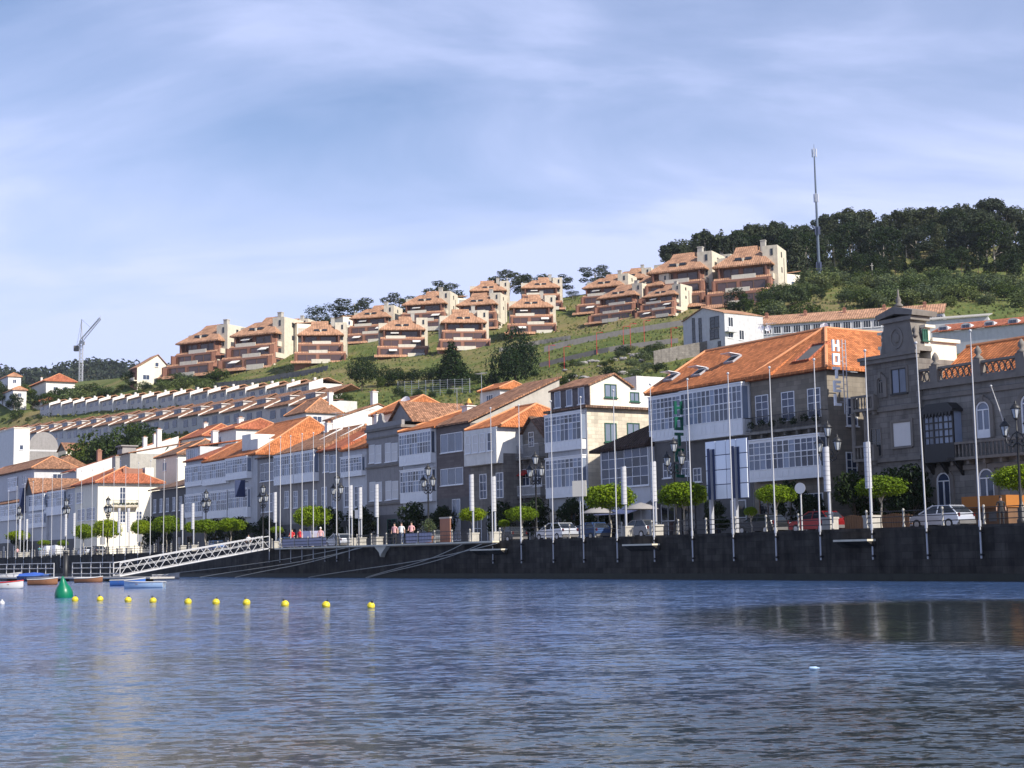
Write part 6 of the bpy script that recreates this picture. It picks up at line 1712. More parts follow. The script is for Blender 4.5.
def build_town():
    rows_of_terraces()
    # tan roofed house at the right end of the lower terrace
    s = town('tan_roofed_house', 'white house with tan hipped roof closing the right end of the lower terrace', 286, 306, 417, 432, 318, 'white', 8); s.done(); s.hip(3.2, 2.0, 2.0, 'tile3'); s.swin((1.5, 1.2, 3.6, 2.6), 2, 1)
    s.win((.5, .8, s.w * .45, 2.4), 3, 1); s.win((s.w * .55, .8, s.w - .4, 2.4), 3, 1); s.chimney(s.w - 1, 6, s.H + 2, .9, 2.5)
    s = town('white_tower_house', 'tall plain white block beside the tan roofed house', 307, 318, 403, 424, 322, 'limewash', 6); s.done(); s.mono(.4, 'tile4'); s.swin((1.5, s.H - 2.6, 2.6, s.H - 1.2), 1, 1)
    # cream gable at the left of the apartments
    s = town('cream_gable_house', 'cream gable ended house at the left end of the hillside blocks', 130, 137, 370, 384, 530, 'brick', 12, group='hillside houses'); s.done()
    s.gable_x = True
    g = MB(); g.prism([(0, s.H), (12, s.H), (7.5, s.H + 4.8)], 'x', .2, s.w + .02); g.box(s.w, 0, -3, s.w + .25, 12, s.H); g.build('gable', 'cream2', s.root)
    r = MB(); r.prism([(-.6, s.H - .2), (7.5, s.H + 4.9), (7.5, s.H + 5.15), (-.6, s.H + .05)], 'x', 0, s.w + .5); r.prism([(12.6, s.H - .3), (7.5, s.H + 4.9), (7.5, s.H + 5.15), (12.6, s.H - .05)], 'x', 0, s.w + .5); r.build('roof', 'tilefar', s.root)
    s.swin((6.5, s.H + .6, 7.8, s.H + 2.2), 1, 1, x=s.w + .25); s.swin((2, .8, 4.5, 2.6), 2, 1, x=s.w + .25); b = MB(); b.box(-.2, -1.3, .2, s.w + .6, -.003, .5); b.box(-.2, -1.3, .5, s.w + .6, -1.15, 1.5); b.build('balcony', 'cream2', s.root)
    # cream blocks between apartments
    for a in ((275, 283, 323, 350, 530, 'cream tower block between the second and third terraced blocks, back row'), (283, 297, 328, 350, 520, 'lower cream block left of the third terraced block'), (332, 343, 320, 340, 545, 'cream attic block behind the third terraced block'), (437, 447, 300, 322, 560, 'pale block with grey flat roof behind the middle apartments')):
        s = town('cream_block', a[5], a[0], a[1], a[2], a[3], a[4], 'cream2', 9, 'apartment block', 'hillside houses'); s.done(); s.mono(1.0, 'tilefar'); s.swin((2, s.H - 3, 3, s.H - 1.5), 1, 1); s.win((.8, s.H - 3, 2, s.H - 1.6), 1, 1)
    # villa and white blocks far left
    s = town('red_roofed_villa', 'white villa with wide red hipped roofs below the crane', 31, 46, 387, 398, 640, 'limewash', 12, 'villa', 'hillside houses'); s.done(); s.hip(3.6, 3, 3, 'tile2', ov=1); s.win((1.5, 1, 3.5, 2.6), 2, 1); s.win((5, 1, 7, 2.6), 2, 1); s.swin((3, 1, 5, 2.6), 2, 1); s.chimney(1.5, 4, s.H + 2, .8, 2)
    s.swin((7, 1, 9, 2.6), 2, 1)
    for i, a in enumerate(((-14, 8, 386, 400, 620, 'tall white house cut off by the left edge, below the far wood'), (-12, 13, 400, 417, 600, 'lower white house at the left edge with pale roof'), (11, 16, 406, 417, 600, 'narrow white house front right of the lower white one at the left edge'), (32, 44, 405, 413, 575, 'low white house with red roof just below the villa'))):
        s = town('white_house', a[5], a[0], a[1], a[2], a[3], a[4], 'limewash', 5, group='hillside houses'); s.done(); s.hip(1.6, 1.5, 1.5, 'tilefar' if i != 3 else 'tile2'); s.win((1, s.H - 2.4, 2.4, s.H - 1), 2, 1); s.swin((1.8, s.H - 2.6, 3.2, s.H - 1), 2, 1)
    # behind the left waterfront
    def off_at(px, extra): X = (px - 512) / FPX; return (66.7 + extra) / (X * EY.x + EY.y)
    F = off_at
    s = town('white_block', 'big plain windowless white block at the left edge above the brown roofs', -20, 14, 439, 480, F(0, 38), 'limewash', 4); s.done(); s.band(s.H, .3, .15, 'cream2'); s.win((.6, s.H - 4, 1.6, s.H - 2.5), 1, 1); v = s.swin((1.4, s.H - 5.5, 2.4, s.H - 4.2), 1, 1)
    s = town('round_gable_house', 'grey house end with rounded gable top and pale band', 21, 28, 446, 475, F(28, 46), 'grey_render', 8); s.done(); V1 = s.S(58, 450)[0]; HR = s.S(43, 432)[1]; print('round', V1, HR, s.H)
    g = MB(); g.prism([(.1, s.H - 9), (V1 - .1, s.H - 9), (V1, s.H - 1)] + [(V1 / 2 + V1 / 2 * math.cos(math.pi * i / 10), s.H - 1 + (HR - s.H + 1) * math.sin(math.pi * i / 10)) for i in range(1, 10)] + [(0, s.H - 1)], 'x', s.w + .02, s.w + .4); g.build('gable', 'grey_render', s.root)
    g = MB(); g.box(s.w + .41, .1, s.H - 2, s.w + .46, V1 - .1, s.H - 1.5); g.build('painted_band', 'white', s.root); s.mono(1.6, 'tile4'); s.swin((3, s.H - 7, 4, s.H - 6), 1, 1, x=s.w + .4)
    s = town('brown_roofed_house', 'white house under a broad weathered brown hipped roof at the left', -18, 34, 480, 512, F(5, 27), 'white', 9); s.done(); s.hip(2.8, 4, 3, 'tile3', ov=.9); s.gallery((s.w * .55, s.H - 4, s.w * .72, s.H - 1), 4, (.3, .4, .3), .3); s.win((s.w * .8, s.H - 3, s.w * .87, s.H - 1), 2, 2); s.swin((4, s.H - 3, 6, s.H - 1), 2, 2)
    s = town('stepped_white_house', 'white house with long sloping party wall behind the cream corner house', 62, 76, 474, 500, F(70, 27), 'white', 22); s.done(); s.mono(7.5, 'tile2', y1=22)
    g = MB(); g.prism([(0, 0), (22, 0), (22, s.H + 7.9), (0, s.H + .5)], 'x', s.w + .13, s.w + .5); g.build('party_wall', 'limewash', s.root); s.chimney(s.w - .6, 5, s.H + 2.2, .9, 2.2, 'brick'); s.chimney(s.w - 1, 15, s.H + 5.5, .8, 2.0); s.chimney(s.w - 3, 18, s.H + 6, .8, 2.4)
    s.win((1, s.H - 3, 3, s.H - 1), 2, 2)
    s = town('small_white_house', 'small white house with pale blue end and brown roof below the rounded gable', 44, 52, 468, 490, F(48, 33), 'white', 8); s.done(); s.hip(2.4, .3, .3, 'tile3'); s.swin((3, s.H - 3, 4.4, s.H - 1.4), 2, 1); s.win((1, s.H - 3, 2.6, s.H - 1.4), 2, 1)
    s = town('arched_attic_house', 'brown house with dark arched attic beside the rounded gable', 58, 66, 452, 476, F(60, 52), 'cream', 8); s.done(); s.gable_front(2.2, 0, s.w, s.H, mat='tile3', wall='dark_render'); s.win((1, s.H - 3, 3, s.H - 1), 2, 2); s.swin((2, s.H - 3, 3.4, s.H - 1.4), 1, 1)
    s = town('chimney_house', 'grey house with a big hooded chimney behind the cream corner house', 112, 130, 457, 490, F(120, 32), 'concrete', 14); s.done(); s.mono(2.8, 'tile3')
    c = MB(); c.box(.3, 1, s.H - 1, 3.4, 4, s.H + 1.4); c.box(.0, .7, s.H + 2.0, 3.7, 4.3, s.H + 2.25)
    for x in (.4, 1.7, 3.0): c.box(x, 1.1, s.H + 1.4, x + .35, 3.9, s.H + 2.0)
    c.build('chimney', 'grey_render', s.root); s.chimney(5.5, 8, s.H + 3, .9, 2.4); s.win((4, s.H - 3, 6, s.H - 1), 2, 2); 
    s = town('red_capped_house', 'white house with low red roof behind the cream corner house, right of the hooded chimney', 134, 152, 452, 485, F(140, 44), 'limewash', 10); s.done(); s.hip(2.2, 3, 3, 'tile2'); s.win((3, s.H - 3, 5, s.H - 1), 2, 2); s.swin((3, s.H - 3, 5, s.H - 1), 2, 1)
    s = town('grey_roofed_house', 'cream house with grey brown hipped roof above the dark shaded house', 156, 178, 459, 490, F(165, 34), 'cream', 12); s.done(); s.hip(3.0, 3, 2, 'tile4'); s.win((4, s.H - 2.6, 6, s.H - 1), 2, 1); s.swin((3, s.H - 2.6, 5, s.H - 1), 2, 1); s.chimney(s.w - 2, 6, s.H + 1.5)
    s = town('white_parapet_house', 'white panelled house top rising behind the pale gallery house', 186, 200, 449, 475, F(192, 30), 'white', 10); s.done(); s.mono(1.6, 'tile2'); s.win((1, s.H - 2.6, s.w - 1, s.H - .3), 5, 1, pane='curtain'); s.chimney(1, 5, s.H + 1, 1, 2.2)
    s = town('red_roofed_house', 'white house with red tiled roof left of the biggest orange roof', 180, 203, 441, 465, F(190, 50), 'white', 10); s.done(); s.hip(2.8, 1, 3, 'tile2'); s.win((3, s.H - 2.6, 5, s.H - 1), 2, 1); s.chimney(2, 5, s.H + 1.8, .9, 2); s.swin((3, s.H - 2.6, 5, s.H - 1), 2, 1)
    s = town('red_roofed_house', 'low white house with dull red roof under the lower terrace, above the panelled house', 212, 236, 434, 455, F(222, 42), 'limewash', 10); s.done(); s.hip(2.0, 1, 1, 'tile2'); s.chimney(2, 5, s.H + 1.2, 1, 1.8); s.win((3, s.H - 2.2, 5, s.H - .8), 2, 1); s.swin((3, s.H - 2.6, 5, s.H - 1), 2, 1)
    s = town('white_gable_house', 'white house with bright sunlit gable behind the orange roofed white house', 325, 333, 421, 450, F(335, 38), 'limewash', 16); s.done()
    g = MB(); g.prism([(0, s.H), (16, s.H), (8, s.H + 2.6)], 'x', 0, s.w + .02); g.build('gable', 'limewash', s.root); r = MB(); r.prism([(-.4, s.H - .1), (8, s.H + 2.7), (8, s.H + 2.9), (-.4, s.H + .1)], 'x', -.2, s.w + .2); r.prism([(16.4, s.H - .1), (8, s.H + 2.7), (8, s.H + 2.9), (16.4, s.H + .1)], 'x', -.2, s.w + .2); r.build('roof', 'tile3', s.root); s.chimney(1.5, 8, s.H + 3, .9, 1.8); s.win((.6, s.H - 2.4, 1.8, s.H - 1), 1, 1)
    s = town('orange_roofed_house', 'small white house with orange roof behind the jumble of ridges', 480, 500, 393, 404, F(490, 60), 'white', 5); s.done(); s.hip(1.2, .4, .4, 'tile'); s.win((2, s.H - 2, 4, s.H - .6), 3, 1); s.swin((2, s.H - 2, 4, s.H - .6), 2, 1)
    s = town('orange_roofed_house', 'house with pale orange roof left of the white satellite dish', 372, 396, 417, 440, F(380, 30), 'cream', 9); s.done(); s.hip(2.4, 1, 1, 'tile'); s.win((2, s.H - 2.4, 4, s.H - 1), 2, 1); dish(s, 405, 402.5, s.off + 3, .95, s.root); s.swin((2, s.H - 2.4, 4, s.H - 1), 2, 1)
    # white modern house on the right
    s = town('white_modern_house', 'white gable fronted modern house with narrow windows above the white hotel', 683, 724.5, 322, 354, 330, 'white', 11, group='hillside houses'); s.done()
    s.gable_front(uz(707, 307.5, s.off)[1] - s.zg - s.H, 0, s.w, s.H, mat='tilefar', wall='white', ov=.15)
    for a in ((692.5, 318, 695.3, 349), (699, 318, 702, 349), (710, 316.5, 719, 328), (710, 329, 719, 339), (718, 341, 721, 346)): s.win(s.rect(*a), 2 if a[2] - a[0] > 5 else 1, 3, 'iron', 'darkglass')
    for a in ((728, 317, 733, 327), (728, 330, 733, 338), (739, 330, 744, 340)):
        r_ = s.srect(*a); s.swin(r_, 2, 1, 'joinery', 'darkglass')
    bl = MB(); v0, v1 = s.S(725.2, 340)[0], s.S(734, 340)[0]; bl.box(s.w + .003, v0, s.H - 4.2, s.w + 1.2, v1, s.H - 4.0); bl.box(s.w + 1.1, v0, s.H - 4, s.w + 1.2, v1, s.H - 3.2); bl.build('balcony', 'white', s.root)
    s = town2('long_white_terrace', 'long low white building with orange roof and ribbon windows behind the hotels', (743, 327.5, 345), (944, 312.5, 330), 6.5, 'white', 9); s.done(); s.mono(3.4, 'tilefar')
    for i in range(20):
        x = s.w * (i + .15) / 20; s.win((x, s.H - 2.1, x + s.w / 20 * .75, s.H - .4), 3, 1, 'joinery', 'darkglass')
    for i in range(5): s.chimney(s.w * (i + .5) / 5, 6.5, s.H + 2.6, .7, 1.0, 'brick')
    s.swin((3, s.H - 2.1, 4.6, s.H - .6), 2, 1)
    s = town2('grey_roofed_hall', 'long hall with flat grey roof and white gable end above the mansion roof', (912, 321, 318), (988, 317, 312), 6, 'white', 10, 'hall'); s.done(); s.mono(1.9, 'concrete'); s.win((s.w * .1, .6, s.w * .3, 1.8), 4, 1); s.swin((3, s.H - 2.1, 4.6, s.H - .6), 2, 1)
    s = town2('dormered_terrace', 'long terrace with red roof and round headed white dormers above the mansion', (932, 330, 285), (1075, 322, 270), 6, 'white', 8); s.done(); s.mono(2.4, 'tile2')
    for i in range(6):
        x = s.w * (i + .25) / 6; d = MB(); w = s.w / 6 * .42
        d.prism([(x, s.H + .1), (x + w, s.H + .1)] + [(x + w / 2 + w / 2 * math.cos(math.pi * k / 8), s.H + .9 + w / 2 * .5 * math.sin(math.pi * k / 8)) for k in range(9)], 'y', .3, 4); do = d.build('dormer', 'white', s.root)
        g = MB(); g.box(x + w * .15, .22, s.H + .3, x + w * .48, .298, s.H + 1.0); g.box(x + w * .52, .22, s.H + .3, x + w * .85, .298, s.H + 1.0); g.build('window', 'pan', do)
    s.swin((3, s.H - 2.1, 4.6, s.H - .6), 2, 1)
    s = town('stone_hut', 'small tan house half hidden behind trees right of the highest terraced block', 776, 786, 276, 290, 455, 'cream', 6, group='hillside houses'); s.done(); s.mono(1.2, 'tilefar'); s.swin((2, .8, 3.4, 2.2), 1, 1); s.win((.5, .8, 1.6, 2.2), 1, 1)
def hill_controls():
    for px, py, Y, *_ in APTS: ctl(px, py, Y); p = at_depth(px, py, Y); CTRL.append((p.x, p.y + 14, p.z + 2))
    for px, py, Y in ((150, 368, 620), (230, 356, 620), (300, 342, 600), (400, 322, 570), (500, 308, 570), (600, 292, 560), (700, 284, 520), (800, 275, 500), (900, 262, 500), (960, 262, 500), (1030, 262, 500), (1110, 262, 500),
                      (700, 275, 580), (800, 262, 560), (900, 250, 560), (1000, 246, 560), (1100, 246, 560),
                      (820, 288, 430), (900, 290, 430), (1000, 292, 430), (1100, 292, 430), (850, 308, 380), (960, 310, 370), (1080, 312, 370), (800, 306, 400),
                      (400, 388, 395), (360, 388, 405), (440, 378, 400), (500, 388, 360), (430, 405, 330), (560, 372, 340), (610, 352, 365), (660, 335, 385), (560, 350, 390), (700, 322, 405), (770, 320, 400),
                      (640, 366, 320), (690, 356, 325), (590, 388, 300), (540, 400, 280), (470, 412, 290), (650, 385, 260), (760, 345, 330), (860, 345, 320), (960, 345, 280), (1070, 350, 270),
                      (320, 373, 430), (260, 383, 470), (200, 390, 490), (140, 394, 515), (90, 402, 560), (60, 398, 620), (20, 410, 620), (10, 420, 560), (-60, 420, 640), (-60, 440, 600),
                      (110, 380, 760), (40, 388, 800), (-40, 390, 800)):
        ctl(px, py, Y)
    for x, y, z in ((-500, 700, 40), (-400, 900, 60), (0, 900, 90), (300, 800, 110), (450, 600, 110), (300, 400, 70), (200, 250, 30), (-200, 900, 75), (100, 200, 8), (60, 230, 14), (20, 250, 20)): CTRL.append((x, y, z))
def ground(px, Y): 
    p = at_depth(px, 400, Y); return Vector((p.x, p.y, hz(p.x, p.y)))
def strip_wall(name, label, pts, h, mat, cat='retaining wall', t=.6, group='retaining walls on the hillside'):
    """wall following the ground through (px, Y) stations"""
    P = []
    for (a, b), (c, d) in zip(pts, pts[1:]):
        for i in range(8): P.append(ground(a + (c - a) * i / 8, b + (d - b) * i / 8))
    P.append(ground(*pts[-1])); o = P[0].copy(); m = MB(); vs = []
    for p in P:
        q = p - o
        for dy, z in ((0, -2), (0, h), (t, h), (t, -2)): vs.append((q.x, q.y + dy, q.z + z))
    n = len(P)
    fs = [(4 * i + k, 4 * (i + 1) + k, 4 * (i + 1) + (k + 1) % 4, 4 * i + (k + 1) % 4) for i in range(n - 1) for k in range(4)] + [(0, 1, 2, 3), (4 * n - 1, 4 * n - 2, 4 * n - 3, 4 * n - 4)]
    m.add(vs, fs); return tag(m.build(name, mat, None, o), label, cat, group)
def build_hill_objects():
    strip_wall('retaining_wall', 'grey retaining wall climbing the grass below the stepped terraced cluster', [(545, 395), (620, 398), (690, 402)], 1.5, 'dark_render')
    strip_wall('retaining_wall', 'long dark road wall crossing the slope left of the white modern house', [(540, 372), (610, 365), (680, 368)], 1.2, 'dark_render')
    strip_wall('retaining_wall', 'pale stone wall on the field below the left terraced blocks', [(195, 494), (260, 470), (328, 440)], 1.6, 'granite')
    strip_wall('retaining_wall', 'dark stone wall at the foot of the white modern house', [(655, 318), (690, 322), (720, 324)], 3.0, 'granite2')
    strip_wall('retaining_wall', 'stone wall on top of the steps beside the big dark tree', [(500, 420), (540, 418), (572, 414)], 1.2, 'granite')
    # conifers and round trees in the field
    def tr(name, lab, px, ytop, Y, kind, mat, seed, n=2000, size=.035, wide=1.0, grp=None, cat='tree', **k):
        g = ground(px, Y); h = max(2.0, at_depth(px, ytop, Y).z - g.z)
        return tree(name, lab, cat, g, h, kind, mat, seed, n, size, grp, wide, **k)
    tr('broad_tree', 'big broad dark tree in the middle of the field, tallest of the slope trees', 516, 322, 352, 'shrub', 'lf_pine', 31, 6000, .038, .68)
    tr('conifer', 'dark pointed conifer left of the big one, by the sports court', 452, 341, 375, 'cone', 'lf_pine', 32, 3200, .036, 1.7)
    tr('round_tree', 'round dark tree standing in the meadow, left of the sports court', 362, 354, 395, 'shrub', 'lf_shade', 33, 3600, .045, .68)
    tr('round_tree', 'small bright green tree at the right foot of the round dark meadow tree', 381, 376, 392, 'round', 'lf_green', 34, 1600, .05, .9)
    H = [(385, 364, 402), (399, 366, 400), (413, 367, 398), (428, 366, 396), (440, 362, 392), (465, 366, 380), (478, 370, 372), (492, 372, 362), (418, 388, 352), (432, 391, 350), (405, 391, 352), (450, 388, 350), (398, 385, 370), (535, 372, 352)]
    for i, (px, y, Y) in enumerate(H): tr('hedge_tree', 'dark bushy tree of the hedge around the sports court', px, y, Y, 'shrub', ('lf_shade', 'lf_pine')[i % 2], 35 + i % 3, 1500, .07, .8, 'hedge trees around the court')
    for i, (px, y, Y) in enumerate([(322, 387, 372), (330, 391, 368), (338, 386, 376), (346, 392, 366)]): tr('shrub', 'green shrub right of the upper terrace, below the meadow', px, y, Y, 'shrub', 'lf_green', 41 + i % 2, 1200, .07, 1.0, 'shrubs beside the upper terrace', 'shrub')
    for i, (px, y, Y) in enumerate([(92, 430, 400), (104, 436, 385), (112, 431, 392), (122, 424, 386), (134, 421, 384), (143, 421, 378), (150, 427, 372), (160, 430, 366), (170, 432, 360), (84, 440, 404)]): tr('round_tree', 'dense dark green tree between the lower terrace and the waterfront roofs', px, y, Y, 'round', ('lf_green', 'lf_green', 'lf_shade')[i % 3], 43 + i % 3, 1900, .05, .95, 'trees between the left roofs')
    for i, (px, y, Y) in enumerate([(150, 433, 340), (158, 434, 338), (165, 435, 332), (172, 434, 330), (179, 437, 326)]): tr('shrub', 'silvery green tall shrub among roofs above the dark shaded house', px, y, Y, 'shrub', 'lf_olive', 47, 1300, .06, .7, 'silvery shrubs above the roofs', 'shrub')
    for i in range(34):
        px = 66 + i * 4.6 + random.uniform(-3, 3); Y = 575 - (px - 60) * .55 + random.uniform(-14, 10)
        g = ground(px, Y); tree('shrub', 'green shrub in the belt above the upper terrace', 'shrub', g, random.uniform(3, 6.5) * (1.3 if px < 110 else .8), 'shrub', ('lf_green', 'lf_scrub', 'lf_shade')[i % 3], 51 + i % 3, 1000, .08, 'shrub belt above the upper terrace', 1.3)
    for i, (px, y, Y) in enumerate([(24, 393, 640), (30, 398, 620), (62, 392, 610), (70, 396, 590), (76, 398, 585), (35, 412, 560), (45, 414, 550), (28, 417, 545), (-6, 396, 640), (4, 419, 560), (12, 421, 555), (18, 397, 650), (20, 420, 552), (50, 404, 600), (58, 403, 590), (2, 428, 540), (24, 427, 535), (40, 423, 535), (12, 392, 660)]): tr('round_tree', 'bushy green tree around the red roofed villa', px, y, Y, 'round', 'lf_green', 44, 1700, .055, 1.25, 'trees around the villa')
    for i in range(18):
        g = ground(-8 + i * 4.0 + random.uniform(-3, 3), random.uniform(535, 640)); tree('round_tree', 'bushy green tree around the red roofed villa', 'tree', g, random.uniform(5, 8.5), 'round', ('lf_green', 'lf_shade')[i % 2], 44, 1700, .055, 'trees around the villa', 1.2)
    # skyline trees
    S = [(598, 266, 560, 'tall open crowned eucalyptus behind the stepped cluster, alone on the skyline'), (561, 275, 565, 'eucalyptus on the skyline right of the block above the big dark tree'), (535, 273, 575, 'flat topped tree directly behind the block above the big dark tree'), (509, 271, 575, 'broad eucalyptus rising left of the block above the big dark tree'), (445, 282, 590, 'wide eucalyptus on the skyline behind the middle blocks'), (400, 294, 600, 'small skyline tree between two back row blocks'), (355, 298, 610, 'low skyline tree behind the fourth block from the left'), (328, 303, 610, 'dark pointed tree behind the third block from the left'), (575, 290, 545, 'bushy dark tree low on the skyline, right of the paired blocks')]
    for i, (px, y, Y, lab) in enumerate(S): tr('skyline_tree', lab, px, y, Y, 'lone' if i not in (7, 8) else 'round', 'lf_euc', 61 + i % 3, 3200, .030, 1.9, None, bark='bark_pale')
    # the wood on the right hill
    lab = 'dark eucalyptus or pine in the wood covering the right hilltop'
    sky = [(676, 240), (686, 236), (700, 240), (715, 234), (728, 238), (742, 228), (755, 222), (768, 221), (780, 219), (792, 226), (803, 222), (815, 228), (832, 212), (845, 210), (857, 206), (868, 209), (880, 214), (893, 212), (905, 208), (918, 204), (930, 206), (942, 205), (955, 203), (968, 202), (980, 206), (992, 199), (1002, 196), (1013, 203), (1025, 203), (1038, 206), (1052, 204)]
    for i, (px, y) in enumerate(sky): tr('hilltop_tree', lab, px, y + 2, 540 + random.uniform(-12, 22), ('euc', 'round', 'euc')[i % 3], 'lf_euc', 65 + i % 4, 2600, .042, random.uniform(1.0, 1.3), 'wood on the right hilltop', bark='bark_pale')
    for i in range(46):
        px = 690 + i * 7.9 + random.uniform(-4, 4); Y = random.uniform(480, 525); g = ground(px, Y)
        tree('hilltop_tree', lab, 'tree', g, random.uniform(11, 19), ('euc', 'round', 'cone')[i % 3], ('lf_euc', 'lf_shade', 'lf_euc')[i % 3], 69 + i % 3, 2200, .045, 'wood on the right hilltop', random.uniform(.9, 1.2), bark='bark_pale')
    for i in range(26):
        px = 840 + i * 8 + random.uniform(-4, 4); Y = random.uniform(455, 478); g = ground(px, Y)
        tree('hilltop_tree', lab, 'tree', g, random.uniform(5, 10), ('round', 'cone')[i % 2], 'lf_shade', 72 + i % 2, 1500, .055, 'wood on the right hilltop', 1.0)
    for i in range(95):
        px = 770 + random.random() * 290; Y = random.uniform(375, 448); g = ground(px, Y)
        tree('scrub_bush', 'rounded grey green bush on the scrub slope below the wood', 'bush', g, random.uniform(3, 6.5), 'shrub', ('lf_scrub', 'lf_olive', 'lf_green', 'lf_scrub', 'lf_scrub')[i % 5], 75 + i % 4, 1000, .085, 'bushes on the scrub slope', 1.25)
    for i, (px, y, Y, k) in enumerate([(739, 287, 405, 'round'), (748, 293, 400, 'euc'), (770, 290, 405, 'round'), (788, 282, 410, 'round'), (800, 285, 405, 'round'), (812, 283, 408, 'cone'), (825, 288, 400, 'round'), (690, 316, 395, 'round')]): tr('slope_tree', 'green tree on the slope in front of the highest terraced block', px, y, Y, k, ('lf_shade', 'lf_green')[i % 2], 79 + i % 2, 2000, .045, 1.0, 'trees before the highest block')
    for i in range(26):
        px = 560 + random.random() * 110; Y = 300 + random.random() * 60; g = ground(px, Y)
        tree('shrub', 'small rough shrub on the rocky slope left of the white modern house', 'shrub', g, random.uniform(1.2, 3), 'shrub', ('lf_shade', 'lf_green', 'lf_olive')[i % 3], 51 + i % 3, 1000, .08, 'shrubs on the rocky slope', 1.2)
    rk = random.Random(5)
    m = MB()
    for k in range(7):
        a = k * .9; m.ball((math.cos(a) * .3, math.sin(a) * .3, .15 + .1 * (k % 3)), .45 + .1 * (k % 2), .35, .35, 6, 4)
    rm = m.mesh('boulder', 'grey_render'); rm.polygons.foreach_set('use_smooth', [False] * len(rm.polygons))
    for i in range(26):
        px = 565 + rk.random() * 95; Y = 305 + rk.random() * 50; o = bpy.data.objects.new('boulder', rm); COL.objects.link(o); o.location = ground(px, Y); o.rotation_euler.z = rk.random() * 6; k = rk.uniform(.6, 1.5); o.scale = (k * 1.3, k, k * .8)
        tag(o, 'grey boulder lying on the rocky slope left of the white modern house', 'rock', 'boulders on the rocky slope')
    # rough grass as ground cover
    rnd = np.random.default_rng(3); n = 26000
    pxs = rnd.uniform(-20, 1060, n); Ys = rnd.uniform(290, 560, n)
    X = (pxs - 512) / FPX * Ys; Z = HILL(X, Ys); s = rnd.uniform(.3, .9, n); a = rnd.uniform(0, math.pi, n)
    V = np.stack([np.stack([X - np.cos(a) * s * .5, Ys - np.sin(a) * s * .5, Z - .15], 1), np.stack([X + np.cos(a) * s * .5, Ys + np.sin(a) * s * .5, Z - .15], 1),
                  np.stack([X + np.cos(a) * s * .3, Ys + np.sin(a) * s * .3, Z + s * .5], 1), np.stack([X - np.cos(a) * s * .4, Ys - np.sin(a) * s * .4, Z + s * .6], 1)], 1).reshape(-1, 3)
    me = bpy.data.meshes.new('rough_grass'); me.from_pydata(V.tolist(), [], np.arange(4 * n).reshape(-1, 4).tolist()); me.materials.append(leaf('grass_blades', (.13, .155, .045), .6, (1.4, 1.1, 1.0), False))
    o = bpy.data.objects.new('rough_grass', me); COL.objects.link(o); stuff(o); o['label'] = 'rough grass growing over the hillside'
    # red lamp posts along the hill road
    for i, (px, y0, y1, Y) in enumerate([(550, 340, 362, 368), (565, 343, 365, 355), (625, 322, 345, 366), (632, 316, 342, 364), (646, 312, 338, 367), (673, 326, 345, 362), (598, 330, 352, 366)]):
        g = ground(px, Y); h = (y1 - y0) * Y / FPX; m = MB(); m.tube([(0, 0, -.5), (0, 0, h)], [.10, .06], 6); m.tube([(0, 0, h), (.6, 0, h + .15), (1.2, 0, h + .1)], .05, 5)
        m.box(.9, -.12, h, 1.6, .12, h + .15); o = m.build('road_lamp', 'red_paint', None, g); tag(o, 'thin red lamp post along the hill road', 'lamp post', 'red lamp posts along the hill road')
    # sports court fence
    A, B = ground(398, 372), ground(470, 352); d = B - A; t = thing('court_fence', 'tall wire fence with posts around the sports court', 'fence', A, math.atan2(d.y, d.x)); L = math.hypot(d.x, d.y); dz = d.z
    m = MB()
    for i in range(7): m.tube([(0, 0, .4 + i * .5), (L, 0, dz + .4 + i * .5)], .03, 4)
    m.build('wires', 'grey_metal', t); pm = MB(); pm.tube([(0, 0, -1), (0, 0, 3.6)], .07, 6); me = pm.mesh('post', 'grey_metal')
    for i in range(11): o = bpy.data.objects.new('post', me); COL.objects.link(o); o.parent = t; o.location = (L * i / 10, 0, dz * i / 10)
    # radio mast
    Y = 455; g = ground(824.5, Y); g.z = at_depth(825, 274, Y).z; ztop = at_depth(819.5, 148, Y).z - g.z
    t = thing('radio_mast', 'tall slim grey blue radio mast on the hill among the trees', 'mast', g, .3)
    m = MB(); m.tube([(0, 0, -6), (0, 0, ztop * .45), (0, 0, ztop * .8), (0, 0, ztop)], [.55, .38, .26, .2], 10); m.build('shaft', plain('mast_paint', (.09, .12, .17), .5, .15), t)
    for z, n, s in ((.96, 3, .5), (.6, 3, .5), (.34, 4, .7), (.06, 4, .9)):
        for k in range(n):
            a = k * 6.283 / n; q = MB(); q.box(.45 + s * .3, -.18, 0, .65 + s * .3, .18, 2.6); q.box(0, -.04, 1.2, .5 + s * .3, .04, 1.3); o = q.build('antenna_panel', 'grey_metal' if z > .5 else 'navy', t); o.location = (0, 0, ztop * z - 1.2); o.rotation_euler.z = a
    m = MB(); m.tube([(0, 0, ztop), (0, 0, ztop + 1.2)], .05, 5); m.build('lightning_rod', 'iron', t)
    g = ground(878, 440); m = MB(); h = at_depth(878, 263, 440).z - g.z; m.tube([(0, 0, -1), (0, 0, max(h, 6))], [.16, .12], 7); m.box(-.5, -.05, max(h, 6) - .8, .5, .05, max(h, 6) - .68); tag(m.build('utility_pole', 'concrete', None, g), 'pale utility pole standing in the scrub right of the mast', 'pole')
    # construction crane far away on the left
    Y = 880; g = at_depth(80.5, 402, Y); s = Y / FPX; H = (402 - 341) * s
    t = thing('tower_crane', 'grey tower crane with raised jib, far off at the left', 'crane', g, 0)
    m = MB(); w = .9
    for x, y in ((-w, -w), (w, -w), (w, w), (-w, w)): m.tube([(x, y, -8), (x, y, H)], .17, 4)
    n = 16
